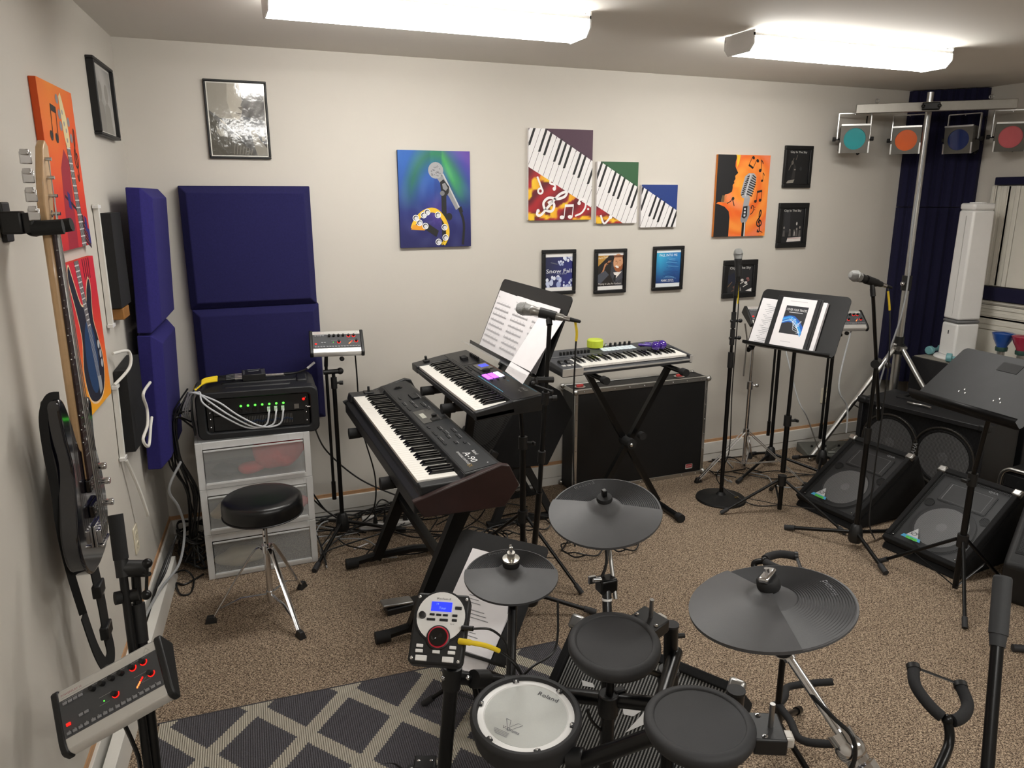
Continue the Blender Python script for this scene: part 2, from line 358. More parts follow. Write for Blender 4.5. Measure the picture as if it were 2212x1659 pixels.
# microphone and tambourine canvas
t,p=canvas(wallT(1.297,1.523),.404,.512,'blue and green canvas painted with a microphone and tambourine','15285A')
p.T=p.T@M.Diagonal((.404,.512,1,1))
def bgm(u,v):
    r=math.hypot((u-.52)*1.0,(v-.35)*.9); a=math.atan2(v-.3,u-.5); n=.5+.5*sin(a*9+r*6)*.4+.25*sin(r*26+a*3)
    c=mixc(hx('1A1E62'),hx('1F55A8'),clamp(v*1.5-.35))
    if r<.22: c=mixc(hx('4A2F86'),c,r/.22)
    if u<.5 and v>.35: c=mixc(c,hx('2A68BC'),.7*clamp((v-.5)*2+.2))
    g=clamp(1-abs(r-.48+.08*sin(a*3))/.16)*clamp((v-.38)*3.2)
    c=mixc(c,hx('27805A') if u>.45 else hx('1E6A58'),g)
    if u>.6 and v>.45: c=mixc(c,hx('43A558'),clamp(1-abs((u-.72)+(v-.75)*.55)/.09)*clamp((v-.45)*4))
    c=mixc(c,hx('5A3D9C'),clamp((u+v-1.55)*3)); c=mixc(c,hx('191A50'),clamp((.25-v)*2.6)+clamp((u-.8)*2)*clamp(.7-v))
    return mixc(c,mixc(c,(1,1,1),.16),n-.4)
p.grid(0,0,1,1,bgm,44,56)
p.line([(.62,.02),(.62,.55)],.07,'17171A'); p.disc(.69,.32,.045,'141416',.04); p.line([(.62,.32),(.68,.32)],.025,'141416')
p.line([(.83,.42),(.9,.25),(.88,.02)],.035,'151518',6)
p.poly([(.53,.72),(.62,.77),(.845,.42),(.79,.39),(.7,.52)],'8E8E90'); p.poly([(.6,.765),(.62,.77),(.845,.42),(.83,.41)],'BDBDBD')
p.line([(.845,.42),(.87,.36)],.05,'141416'); p.poly([(.57,.68),(.62,.71),(.7,.63),(.69,.57),(.64,.52),(.59,.54),(.58,.61)],'161618'); p.poly([(.6,.66),(.64,.675),(.68,.62),(.65,.59),(.61,.61)],'88888A'); p.disc(.6,.565,.033,'77777A',.026)
p.disc(.515,.8,.105,'A3A3A6',.085)
for i in range(26): x=.44+.15*rnd.random(); y=.745+.11*rnd.random(); p.line([(x,y),(x+.018,y-.012)],.004,'4A4A4E')
tamb=[(.17,.2),(.2,.26),(.3,.35),(.42,.39),(.52,.375),(.6,.31),(.655,.22),(.66,.12),(.6,.03)]
p.line([(.34,.235),(.52,.14)],.075,'141416',3); p.line(tamb,.05,'E9BC2A',6)
p.poly([(.15,.19),(.18,.24),(.36,.23),(.34,.18)],'E29A22'); p.poly([(.53,.11),(.56,.04),(.62,.02),(.64,.08),(.58,.02)],'EFC62E')
for a,b in ((.22,.31),(.27,.26),(.33,.34),(.38,.37),(.35,.225),(.53,.34),(.62,.21),(.63,.1),(.53,.055)):
    p.disc(a,b,.043,'F2F2F2',.034); p.disc(a,b,.034,'3A3A40',.026); p.disc(a+.006,b-.004,.026,'D8D8DC',.02)
p.build('painted_surface',PRINT,t,smooth=False)
# piano key canvases
def piano(T,wd,ht,label,topc,x0,edge,lower=True):
    t,p=canvas(T,wd,ht,label,edge); A=radians(-24 if lower else -25)
    def bg(u,v):
        x=u*wd; y=v*ht; w_=sin(x*23+sin(y*31)*1.2)*.25+sin(y*47+x*29)*.12; q=sin((x*.75-y*1.25)*26+w_*4+.6)+.25*sin(x*71+y*53)
        c=mixc(hx('A81E26'),hx('5E1420'),.5+.5*sin(x*37-y*43+w_*3)); return mixc(c,mixc(hx('E8A21E'),hx('F2C52C'),.5+.5*sin(x*60)),(q-.62)*6)
    p.grid(0,0,wd,ht,bg,int(wd*120),int(ht*120))
    # key bed slopes down to the right; keys lean to the right
    def bed(x): return ht*(1.0 if lower else .96)-(x-x0)*.56
    def clip(P):            # clip a polygon to the canvas rectangle
        for ax,lim,sg in ((0,0,1),(0,wd,-1),(1,0,1),(1,ht,-1)):
            out=[]
            for i in range(len(P)):
                a,b=P[i],P[(i+1)%len(P)]; da=(a[ax]-lim)*sg; db=(b[ax]-lim)*sg
                if da>=0: out.append(a)
                if da*db<0: k=da/(da-db); out.append((a[0]+(b[0]-a[0])*k,a[1]+(b[1]-a[1])*k))
            P=out
            if len(P)<3: return None
        return P
    def put(P,c):
        q=clip(P)
        if q: p.poly(q,c)
    put([(-.3,bed(-.3)),(1.2,bed(1.2)),(1.2,2),(-.3,2)],topc)
    pw=.0315; L=.235; dx,dy=-.36,-.93
    put([(-.4,bed(-.4)),(1.2,bed(1.2)),(1.2+dx*L,bed(1.2)+dy*L),(-.4+dx*L,bed(-.4)+dy*L)],'E9E6E6')
    for i in range(-10,40):
        x=x0+.012+i*pw; b=bed(x)
        put([(x-.0012,b),(x+.0012,b),(x+.0012+dx*L,b+dy*L),(x-.0012+dx*L,b+dy*L)],'1A181A')
        if i%7 in (0,1,3,4,5):
            put([(x-.0075,b+.006),(x+.0075,b+.006),(x+.0075+dx*L*.55,b+dy*L*.55),(x-.0075+dx*L*.55,b+dy*L*.55)],'151416')
        put([(x-.003,b+.012),(x+.003,b+.01),(x+.001,b-.012),(x-.001,b-.012)],topc)
    if lower:
        if wd>.35:
            clef(p,.15,.1,.115,'F1EEEE',radians(-52),.13); note(p,.245,.05,.075,'F1EEEE',-.1,2); bassclef(p,.345,.07,.085,'F1EEEE',-.2)
            p.line([(.055,.245),(.085,.175)],.011,'F1EEEE'); p.disc(.075,.165,.02,'F1EEEE'); p.disc(.075,.165,.009,'8E1B22'); p.line([(.145,.235),(.135,.21),(.165,.2),(.168,.178)],.012,'F1EEEE',3); p.disc(.163,.178,.011,'F1EEEE')
        else: p.line([(.03,.05),(.055,.0),(.095,.035)],.012,'F1EEEE',4); p.disc(.098,.038,.012,'F1EEEE')
    p.build('painted_surface',PRINT,t,smooth=False)
piano(wallT(2.052,1.66),.408,.508,'largest piano key canvas with purple top and red clef patches','4A2E40',.1,'E6E2E0')
piano(wallT(2.494,1.636),.28,.358,'middle piano key canvas with a dark green top corner','2B5A35',.02,'D9D4D2')
piano(wallT(2.803,1.608),.258,.256,'smallest piano key canvas with a cobalt blue corner','15357C',-.0,'D9D6D8',False)
# singer silhouette
t,p=canvas(wallT(3.35,1.54),.41,.51,'orange canvas with a black singing silhouette and vintage microphone','D07A30')
p.T=p.T@M.Diagonal((.41,.51,1,1))
def bgs(u,v):
    r=math.hypot(u-.55,(v-.62)*1.1); a=math.atan2(v-.62,u-.55); k=.5+.5*sin(r*19+a*1.5)+.15*sin(r*44-a*4)
    c=mixc(hx('E9651F'),hx('F5923A'),k); c=mixc(c,hx('EE8A72'),.6*clamp(sin(r*13+a)-.5)*2); c=mixc(c,hx('F8B63A'),clamp(1-r/.3)); return c
p.grid(0,0,1,1,bgs,40,50)
p.poly([(0,0),(.285,0),(.285,.24),(.262,.315),(.18,.37),(.05,.405),(0,.41)],'17171A'); p.poly([(0,.40),(.05,.43),(.16,.43),(.17,.52),(.24,.53),(.3,.555),(.31,.60),(.305,.635),(.335,.66),(.325,.682),(.35,.71),(.34,.745),(.395,.782),(.355,.83),(.335,.86),(.335,.92),(.35,.96),(.345,1),(0,1)],'17171A')
p.poly([(.36,.84),(.355,.98),(.335,1),(.42,1),(.4,.9)],'F3C22B')
for i in range(5): p.line([(.13+i*.018,.51),(.11+i*.02,.44),(.13+i*.025,.42)],.007,'A8875A',3)
p.line([(.22,.41),(.29,.44),(.31,.47)],.012,'1A1A1A',3); p.disc(.33,.47,.025,'1A1A1A',.02); p.line([(.32,.46),(.36,.38)],.015,'1A1A1A')
p.line([(.57,0),(.57,.2)],.07,'101012'); p.line([(.59,0),(.59,.18)],.02,'D8D8DA')
p.poly([(.5,.2),(.53,.38),(.66,.38),(.67,.27),(.62,.18),(.52,.17)],'8E8E92'); p.poly([(.52,.24),(.54,.37),(.62,.38),(.62,.25),(.57,.22)],'17171A')
for y in (.26,.3,.34): p.rect(.555,y-.012,.59,y+.012,'C9C9CC')
p.poly([(.53,.38),(.55,.5),(.66,.49),(.64,.38)],'A0A0A4')
q=[(.47,.54),(.5,.48),(.6,.47),(.68,.52),(.75,.68),(.75,.74),(.7,.78),(.6,.78),(.53,.74)]; p.poly(q,'A9A9AD')
for k in range(9):
    y=.51+.028*k; xa=.465+.011*k+(.012 if k>6 else 0); p.line([(xa+.01,y),(xa+.07,y+.018)],.015,'17171A'); p.line([(xa+.11,y+.022),(min(xa+.23,.745),y-.012)],.015,'17171A',3)
p.line([(.56,.5),(.64,.77)],.022,'C8C8CA')
note(p,.68,.9,.13,'1B1314',2.6,2); note(p,.82,.88,.13,'1B1314',.1,1); note(p,.87,.74,.1,'1B1314',.1,1); note(p,.81,.5,.13,'1B1314',0,2); bassclef(p,.72,.33,.09,'1B1314'); clef(p,.87,.19,.14,'1B1314',0,.13); p.line([(.83,.05),(.9,.06),(.95,.04)],.008,'1B1314',3)
p.build('painted_surface',PRINT,t,smooth=False)
# bass guitar canvases on the left wall
def bassbg(u,v,top=True):
    n=.5+.5*sin(u*5+v*3+sin(v*7)); c=mixc(hx('E8401C'),hx('F08A24'),clamp(v-.25)*1.3*(1-abs(u-.3))+.25*n*clamp(v)); return mixc(c,hx('C21D30'),clamp(.45-v)*1.9)
t,p=canvas(FR(LW(1.396,1.632),LX,Z),.405,.508,'orange red canvas with a painted bass headstock above its partner','D9541E')
p.T=p.T@M.Diagonal((.405,.508,1,1)); p.grid(0,0,1,1,bassbg,24,40)
p.poly([(.25,.0),(.55,.0),(.62,.55),(.5,.62),(.35,.5),(.3,.3)],'9E1830')
for i in range(5): p.line([(.35+i*.1,.33-i*.03),(.6+i*.06,.26-i*.02),(.8,.18-i*.03),(1,.06-i*.02)],.02,'1C1420',5)
for x,y in ((.43,.36),(.87,.2),(.93,.12)): p.poly([(x,y),(x+.07,y-.02),(x+.08,y-.12),(x,y-.1)],'2B2A78')
p.poly([(.6,.66),(.72,.66),(.83,.0),(.68,.0)],'3A3536')
for k in range(14): y=.02+k*.047; p.line([(.675-.005*k,y),(.83-.0085*k,y)],.008,'DAD6D6')
for k in range(4): p.line([(.7+k*.03,.0),(.62+k*.025,.68)],.006,'D8D8D8')
p.poly([(.56,.94),(.62,.97),(.66,.92),(.72,.82),(.74,.7),(.72,.64),(.62,.63),(.58,.7),(.56,.85)],'E5D3A0')
for x,y in ((.5,.92),(.52,.83),(.52,.76),(.77,.8),(.8,.7)): p.disc(x,y,.04,'8E8C90',.03)
for x,y in ((.61,.85),(.63,.78),(.67,.74),(.66,.68)): p.disc(x,y,.02,'9C9AA0',.016)
note(p,.3,.77,.2,'1A1416',-.2,2); clef(p,.88,.6,.17,'1A1416')
p.build('painted_surface',PRINT,t,smooth=False)
t,p=canvas(FR(LW(1.40,1.082),LX,Z),.405,.51,'red canvas with a painted dark blue bass body below its partner','C9301F')
p.T=p.T@M.Diagonal((.405,.51,1,1))
p.grid(0,0,1,1,lambda u,v: mixc(mixc(hx('F6B01E'),hx('EE5A22'),v*2+u*.3-.1),hx('D01F36'),clamp(v*2.2-.7)),20,30)
bodyp=[(.15,.98),(.22,.9),(.36,.72),(.48,.7),(.56,.72),(.62,.8),(.72,.86),(.76,.8),(.7,.6),(.78,.45),(.86,.3),(.82,.15),(.68,.06),(.45,.05),(.25,.12),(.18,.3),(.26,.5),(.2,.7),(.1,.9)]
q=[(a.x,a.y) for a in spline([(x,y,0) for x,y in bodyp],5,True)]; p.line(q+[q[0]],.03,'E9C9A0'); p.poly(q,'11142A'); p.disc(.5,.35,.2,'153A66',.25)
p.poly([(.33,1),(.48,1),(.6,.56),(.5,.54)],'3B2A2E')
for k in range(12): y=.97-k*.037; p.line([(.345+.0145*k,y),(.478+.01*k,y)],.008,'D8D4D4')
for k in range(4): p.line([(.36+k*.032,1),(.5+k*.03,.5),(.6+k*.025,.14)],.006,'DCDCE0',4)
p.poly([(.58,.2),(.7,.19),(.7,.09),(.6,.07)],'9DA0A6')
for x,y in ((.76,.4),(.79,.33),(.8,.26)): p.disc(x,y,.035,'B9BCC2',.03)
for i in range(4): p.line([(.6+i*.07,1),(.62+i*.06,.86)],.015,'26121C')
p.build('painted_surface',PRINT,t,smooth=False)
# framed pictures
def framed(T,wd,ht,label,fw,depth,draw,fm=None,gloss=False,name='framed_picture',matc='ECEAE6'):
    fm=fm or BLKF; t=thing(name,label,'picture',T)
    for a,b,c,d in ((0,0,wd,fw),(0,ht-fw,wd,ht),(0,fw,fw,ht-fw),(wd-fw,fw,wd,ht-fw)):
        MB(T).bb((a,b,0),(c,d,depth)).build('frame_rail',fm,t,bev=.003)
    MB(T).bb((fw*.8,fw*.8,0),(wd-fw*.8,ht-fw*.8,depth*.45)).build('backing',mat('mat_board_'+matc,matc,.8),t)
    iw,ih=wd-2*fw,ht-2*fw; p=PR(T@M.Translation((fw,fw,depth*.45))@M.Diagonal((iw,ih,1,1))); draw(p,iw,ih); p.build('print',PRINTG if gloss else PRINT,t,smooth=False); return t
def g(v): v=clamp(v); return (v,v*.99,v*.97)
def poster(p,iw,ih):
    p.rect(0,0,1,1,'E6E4DC'); 
    p.grid(.02,.015,.98,.985,lambda u,v: g(.34+.25*clamp(v-.45)*2+.05*sin(u*17+v*9)+.04*sin(u*41-v*33)),30,40)
    p.poly([(.02,.985),(.02,.62),(.2,.52),(.42,.5),(.5,.62),(.45,.985)],'A09C92')
    p.poly([(.36,.985),(.34,.75),(.4,.55),(.47,.5),(.52,.5),(.56,.54),(.58,.6),(.6,.66),(.57,.7),(.6,.75),(.58,.985)],'B7B2A6')
    p.poly([(.46,.605),(.57,.59),(.56,.575),(.48,.59)],'6A665F'); p.poly([(.5,.57),(.56,.56),(.54,.545)],'7A756C'); p.poly([(.52,.67),(.6,.68),(.585,.625),(.56,.64)],'746F66')
    p.poly([(.6,.55),(.98,.5),(.98,.2),(.66,.24),(.6,.4)],'5B5E62')
    p.poly([(.02,.6),(.2,.42),(.5,.22),(.75,.03),(.02,.015)],'57544C'); p.line([(.2,.5),(.36,.38),(.55,.25)],.02,'D8D4C8',4)
    p.poly([(.12,.42),(.17,.37),(.24,.38),(.26,.28),(.18,.27),(.13,.33)],'9A968A'); p.poly([(.7,.4),(.78,.4),(.86,.24),(.98,.12),(.98,.02),(.8,.02),(.74,.2)],'8E8A80'); p.poly([(.88,.4),(.94,.4),(.96,.22),(.9,.22)],'A6A196')
    for i in range(7): x=.42+i*.05; p.line([(x,.17-.01*i),(x-.03,.03)],.008,'8F8B82')
framed(wallT(.369,1.977),.288,.363,'black and white glossy poster in a thin black frame',.0105,.018,poster,gloss=True)
def couple(p,iw,ih):
    p.rect(0,0,1,1,'C9C6C0'); p.grid(.03,.03,.97,.97,lambda u,v:g(.66+.06*sin(u*7+v*5)),12,12)
    for x,c in ((.35,'8B8882'),(.68,'94918A')): p.disc(x,.62,.1,c,.14); p.poly([(x-.2,.03),(x-.14,.42),(x,.5),(x+.14,.42),(x+.2,.03)],c)
    p.disc(.12,.85,.06,'A3A09A',.1); p.disc(.85,.86,.06,'A3A09A',.09)
framed(FR(LW(.60,2.035),LX,Z),.375,.292,'pale grey photograph in a thin black frame near the corner',.012,.03,couple)
def cloud(p,x,y,k,c='C5CCE6'):
    for i in range(14): p.disc(x+(rnd.random()-.5)*k*1.6,y+(rnd.random()-.5)*k,k*(.12+.16*rnd.random()),rnd.choice((c,'9FA9D2','E4E8F4')),None,10)
def snow(p,iw,ih):
    p.rect(0,0,1,1,'E8E6E4'); p.grid(0,.1,1,.9,lambda u,v: mixc(hx('24284A'),hx('2B2F78'),u*1.2-.2*v),10,12)
    cloud(p,.3,.22,.32); cloud(p,.85,.16,.2); cloud(p,.85,.84,.22); cloud(p,.58,.74,.12); cloud(p,.95,.27,.1)
    p.rect(0,0,1,.1,'E8E6E4'); p.rect(0,.9,1,1,'E8E6E4'); p.line([(.2,.76),(.45,.71)],.03,'55586A')
    p.text('Snow Fall',.03,.48,.105,'F4F4F8',.94); p.text('Mark Zetzl',.42,.44,.04,'B9BED8',.36)
framed(wallT(2.146,1.222),.222,.266,'black framed cover with white cloud shapes on navy sky',.021,.02,snow,BLKF)
def manp(p,iw,ih):
    p.rect(0,0,1,1,'E8E6E4'); p.rect(0,.1,1,.92,'201A18'); p.poly([(0,.92),(.45,.92),(0,.62)],'B98B3E'); p.text('Mark Zetzl',.03,.82,.05,'F0E6CC',.36,.12)
    p.poly([(.35,.8),(.55,.72),(.5,.4),(.7,.1),(.98,.1),(1,.5),(.8,.7)],'3A3A40'); p.poly([(.55,.78),(.42,.78),(.3,.62),(.22,.42),(.16,.44),(.28,.7)],'B97F58'); p.disc(.19,.42,.07,'C48D66',.06)
    p.poly([(.62,.45),(.95,.5),(1,.3),(.75,.22),(.6,.32)],'4A4A52'); p.poly([(.62,.46),(.72,.3),(.95,.48)],'E9E2DC'); p.poly([(.66,.4),(.74,.38),(.7,.2),(.62,.26)],'1A1A1E')
    p.disc(.8,.72,.19,'D29B74',.24); p.poly([(.62,.62),(.7,.5),(.85,.46),(.97,.56),(.98,.7),(.9,.62),(.72,.6)],'9B5A34'); p.disc(.76,.61,.07,'F2ECE6',.03,rot=-.3); p.poly([(.6,.92),(.98,.92),(.99,.86),(.65,.86)],'7A4A30')
    p.disc(.72,.76,.03,'6A4030',.01); p.disc(.87,.78,.03,'6A4030',.01); p.line([(.78,.76),(.75,.68)],.02,'B97F58'); p.poly([(.0,.4),(.3,.52),(.45,.4),(.1,.15),(0,.2)],'4B4E58')
    p.text('Playing It Like An Anthem',.04,.14,.05,'D8D2CC',.9)
framed(wallT(2.497,1.213),.222,.27,'black framed photo of a laughing bearded man in a vest',.021,.02,manp,BLKF)
def fall(p,iw,ih):
    p.rect(0,0,1,1,'E4EAEE'); p.grid(0,.1,1,.92,lambda u,v: mixc(mixc(hx('16336E'),hx('2C7FC0'),v*1.2),hx('38B6D8'),clamp(.9-1.8*abs(u-.15-(1-v)*.1))*clamp(v)),16,22)
    for i in range(16): y=.24+.035*i; p.line([(.3+.25*rnd.random(),y),(.55,y+.02*rnd.random()),(.75+.2*rnd.random(),y-.02)],.008,rnd.choice(('1A3A78','7FB4DC','224C90')),4)
    p.text('FALL INTO ME',.14,.82,.065,'EAF4FA',.72); p.text('MARK ZETZL',.24,.14,.065,'F4F4F4',.52)
framed(wallT(2.912,1.212),.226,.277,'black framed blue ocean cover with white capital letters',.021,.02,fall,BLKF)
def cityA(p,iw,ih):
    p.rect(0,0,1,1,'111113'); p.text('City In The Sky',.12,.9,.06,'D8D6D0',.76); p.poly([(.1,.1),(.4,.14),(.35,.04),(.02,.02)],'8C877E')
    p.poly([(.25,.15),(.4,.14),(.42,.5),(.34,.6),(.3,.45)],'2E2C2C'); p.disc(.25,.62,.05,'6E6862',.06); p.line([(.1,.4),(.22,.6),(.3,.75)],.03,'5A544E',4); p.line([(.4,.7),(.46,.85)],.02,'6E665E'); p.disc(.38,.42,.04,'8A8078',.02); p.disc(.65,.45,.06,'2A2A2C',.06)
framed(wallT(3.884,1.848),.23,.268,'black frame with a single pale guitarist on a dark stage',.024,.02,cityA,BLKF)
def cityB(p,iw,ih):
    p.rect(0,0,1,1,'1E1E20'); p.poly([(.1,.3),(.4,.3),(.36,.9),(.1,.9)],'2C2C2F'); p.text('City In The Sky',.06,.9,.06,'D8D6D0',.8); p.poly([(.28,.02),(.94,.04),(.94,.16),(.32,.14)],'D9D2CE'); p.line([(.32,.12),(.9,.13)],.012,'9A3A30')
    for x in (.12,.4,.6,.72,.86): p.disc(x,.38+.06*sin(x*9),.035,'8A847E',.04); p.poly([(x-.05,.18),(x-.03,.36),(x+.04,.36),(x+.06,.18)],'5A5654')
    p.disc(.7,.55,.03,'CFCAC4',.05); p.line([(.62,.2),(.62,.32)],.02,'E4E0DC')
framed(wallT(3.873,1.455),.25,.295,'black frame with a grey band photo and white caption strip',.034,.02,cityB,BLKF,matc='1A1A1B')
def cityC(p,iw,ih):
    p.rect(0,0,1,1,'252527'); p.text('City In The Sky',.08,.86,.085,'DAD8D4',.84); p.poly([(0,.6),(.3,.75),(.45,.6),(.3,.3),(0,.35)],'1B2030')
    for x,y,c in ((.45,.4,'9C8478'),(.6,.45,'CFC9C4'),(.82,.5,'8A5A58'),(.3,.2,'6A4A40'),(.5,.15,'B8B2AE'),(.75,.35,'D8D4D0')): p.disc(x,y,.06,c,.05); p.line([(x-.1,y-.15),(x+.08,y-.05)],.03,c)
    p.poly([(.75,.05),(1,.15),(1,.02)],'E6E2DE'); p.line([(.02,.2),(.2,.4)],.02,'8A6A4A')
framed(wallT(3.457,1.135),.272,.25,'wide black frame with a crowded band photo behind the microphone',.034,.02,cityC,BLKF,matc='1A1A1B')
# ================================================================ ACOUSTIC FOAM
def foam(name,T,wd,ht,d,label,m=None,bev=.034,group=None):
    a=bev; t=MB(T).add([(0,0,0),(wd,0,0),(wd,ht,0),(0,ht,0),(0,0,d-a),(wd,0,d-a),(wd,ht,d-a),(0,ht,d-a),(a,a,d),(wd-a,a,d),(wd-a,ht-a,d),(a,ht-a,d)],
        [(3,2,1,0),(0,1,5,4),(1,2,6,5),(2,3,7,6),(3,0,4,7),(4,5,9,8),(5,6,10,9),(6,7,11,10),(7,4,8,11),(8,9,10,11)]).build(name,m or NAVY,sharp=20,bev=.004)
    tag(t,label,'acoustic panel',group); return t
foam('acoustic_foam',wallT(.213,1.25),.615,.597,.085,'upper navy foam square on the back wall beneath the poster',group='navy foam squares')
foam('acoustic_foam',wallT(.219,.625),.617,.625,.085,'lower navy foam square on the back wall behind the rack case',group='navy foam squares')
lean=V((LN.x*.045/1.2,LN.y*.045/1.2,1)).normalized()
for z0,lb in ((1.225,'upper navy foam block standing off the left wall near the corner'),(.605,'lower navy foam block standing off the left wall near the corner')):
    foam('acoustic_foam_block',FR(LW(.53,z0,.025+.05*(z0-.605)/1.2),LX,lean),.50,.61,.095,lb,mat('violet_foam','221C66',.95,0,.22,120,.35,700),.04,'navy foam blocks on the left wall')
# tall corner bass trap with ribs, from the ceiling down
tr=thing('corner_bass_trap','tall dark navy ribbed foam filling the far right corner','acoustic panel',(5.13,-.13,.75))
for z0,z1 in ((1.72,2.495),(.45,1.715)):
    prof=[(4.935,0)]; K=7
    for i in range(K):
        u=i/K; a=V((4.935,0,0)); b=V((XR,-.345,0)); n=(b-a).normalized(); nn=V((n.y,-n.x,0)); nn=-nn if nn.dot(V((-1,-1,0)))<0 else nn
        for du,h in ((.01,.01),(.045,.028),(.1,.028),(.135,.01)): q=a+(b-a)*(u+du)+nn*h; prof.append((q.x,q.y))
    prof+=[(XR,-.345),(XR,0)]
    MB().prism(prof,z0,z1).build('foam_column',NAVYD,tr,sharp=30)
# black foam, wooden block and white cable channels between the foam blocks and the bass
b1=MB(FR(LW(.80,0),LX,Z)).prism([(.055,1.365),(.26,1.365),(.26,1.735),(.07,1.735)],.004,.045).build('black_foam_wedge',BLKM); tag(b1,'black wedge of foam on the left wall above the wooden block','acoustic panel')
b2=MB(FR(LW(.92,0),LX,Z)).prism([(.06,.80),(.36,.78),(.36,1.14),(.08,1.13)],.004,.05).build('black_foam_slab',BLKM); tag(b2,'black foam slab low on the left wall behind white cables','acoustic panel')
wb=MB(TLW).bb((-.72,1.315,0),(-.60,1.36,.045)).build('wooden_block',mat('varnished_block','9A6A32',.5,0,.2,50),bev=.003); tag(wb,'brown wooden block fixed under the black foam wedge','block')
LEDCH=mat('white_channel','E2E0DA',.4,0,.03,20)
for k,(s0,z0,s1,z1,lb) in enumerate(((.815,1.30,.80,1.77,'upper white cable channel running down beside the black foam wedge'),(.915,.79,.885,1.085,'lower white cable channel beside the black foam slab'))):
    t=thing('cable_channel',lb,'cable channel',LW(s0,z0),'white cable channels')
    MB().tube([LW(s0,z0,.012),LW(s1,z1,.012)],.01,4,flat=(.011,.009,LX)).build('channel',LEDCH,t); 
    for zz in (0.02,.98): q=LW(s0+(s1-s0)*zz,z0+(z1-z0)*zz,.014); MB(FR(q,LX,Z)).box((0,0,0),(.05,.012,.02)).build('clip',WHT,t)
def cable(pts,r,m,label,group=None,name='cable',n=8,sm=8,cat='cable'):
    o=MB().tube(spline(pts,sm),r,n).build(name,m); tag(o,label,cat,group); return o
CAW=mat('white_cable','DCDAD4',.4,0,.03,20); CAB=mat('black_cable','0A0A0B',.4,0,.1,30); CAG=mat('grey_cable','9C9EA0',.45,0,.05,20)
cable([LW(.885,1.21,.02),LW(.80,1.20,.06),LW(.82,1.14,.06),LW(.9,1.09,.015)],.006,CAW,'short white lead joining the two cable channels')
cable([LW(.72,1.05,.11),LW(.84,1.03,.1),LW(.80,.96,.1),LW(.83,.9,.1),LW(.9,.86,.09),LW(.86,.82,.1),LW(.76,.88,.1),LW(.72,.9,.1)],.006,CAW,'white lamp lead looped over the black foam slab')
cable([LW(.9,.78,.02),LW(.86,.70,.03),LW(.83,.62,.04),LW(.8,.52,.05),LW(.785,.49,.05)],.007,CAW,'white lead hanging free below the lower cable channel')
# ================================================================ RIGHT WALL PANELS
GR=mat('ivory_panel','DAD6CB',.5,0,.04,12)
def TR(y,z): return FR((XR,y,z),(0,-1,0),Z)
def fluted(T,wd,ht,label,vert,d=.03):
    t=thing('fluted_wall_panel',label,'wall panel',T); MB(T).bb((0,0,0),(wd,ht,d*.5)).build('board',GR,t)
    L=wd if vert else ht; x=0; 
    for w_,h_ in ((.02,.9),(.012,.5),(.02,.75),(.012,.45),(.025,.8),(.02,.5),(.03,.7),(.03,.95)):
        a,b=(x,x+w_); x+=w_+.004
        if vert: MB(T).bb((a,0,0),(b,ht,d*h_)).build('flute',GR,t,bev=.004)
        else: MB(T).bb((0,L-b,0),(wd,L-a,d*h_)).build('flute',GR,t,bev=.004)
    if vert: MB(T).bb((x,0,0),(wd,ht,d)).build('flat_field',GR,t,bev=.004)
    else:
        MB(T).bb((0,0,0),(wd,L-x,d*.8)).build('flat_field',GR,t,bev=.004)
    return t
fluted(TR(-.47,1.20),1.3,.66,'ivory wall panel with upright flutes above the navy strip',True)
fluted(TR(-.47,.60),1.3,.50,'ivory wall panel with level flutes below the navy strip',False)
for z0,z1,lb in ((1.865,1.915,'navy foam strip along the top of the ivory panels'),(1.105,1.195,'navy foam strip between the two ivory panels')):
    o=MB(TR(-.5,z0)).bb((0,0,0),(1.27,z1-z0,.05)).build('foam_strip',NAVYD,bev=.005); tag(o,lb,'acoustic panel')
# ================================================================ STORAGE DRAWERS AND RACK CASE
FROST=mat('frosted_plastic','DDE0E0',.45,0,.03,20,alpha=.2); FROSTF=mat('frosted_frame','F4F5F5',.45,0,.03,20,alpha=.62)
DX0,DX1,DY0,DY1=.178,.694,-.5,-.095
T=FRZ((.436,-.285,0)); t=thing('storage_drawers','three frosted plastic storage drawers stacked below the rack case','drawers',T)
for k in range(3):
    z=k*.231; W=.516
    u=MB().bb((DX0,DY0+.012,z),(DX0+.006,DY1,z+.229)).bb((DX1-.006,DY0+.012,z),(DX1,DY1,z+.229)).bb((DX0,DY1-.006,z),(DX1,DY1,z+.229)).bb((DX0,DY0+.012,z+.222),(DX1,DY1,z+.229)).bb((DX0,DY0+.012,z),(DX1,DY1,z+.006)).build('drawer_shell',FROST,t)
    fr=MB().bb((DX0,DY0,z),(DX0+.03,DY0+.014,z+.229)).bb((DX1-.03,DY0,z),(DX1,DY0+.014,z+.229)).bb((DX0+.03,DY0,z+.196),(DX1-.03,DY0+.014,z+.229)).bb((DX0+.03,DY0,z),(DX1-.03,DY0+.014,z+.022)).build('front_frame',FROSTF,t,bev=.002)
    for i in range(9): MB().bb((DX0+.04+i*.054,DY0-.002,z+.2),(DX0+.042+i*.054,DY0,z+.227)).build('rib',FROSTF,fr)
    d=MB().bb((DX0+.034,DY0-.006,z+.026),(DX1-.034,DY0-.002,z+.19)).build('drawer',FROST,t,bev=.002)
    MB().bb((DX0+.034,DY0-.011,z+.024),(DX1-.034,DY0-.002,z+.032)).bb((DX0+.034,DY0-.009,z+.186),(DX1-.034,DY0-.002,z+.192)).build('drawer_lip',FROSTF,d)
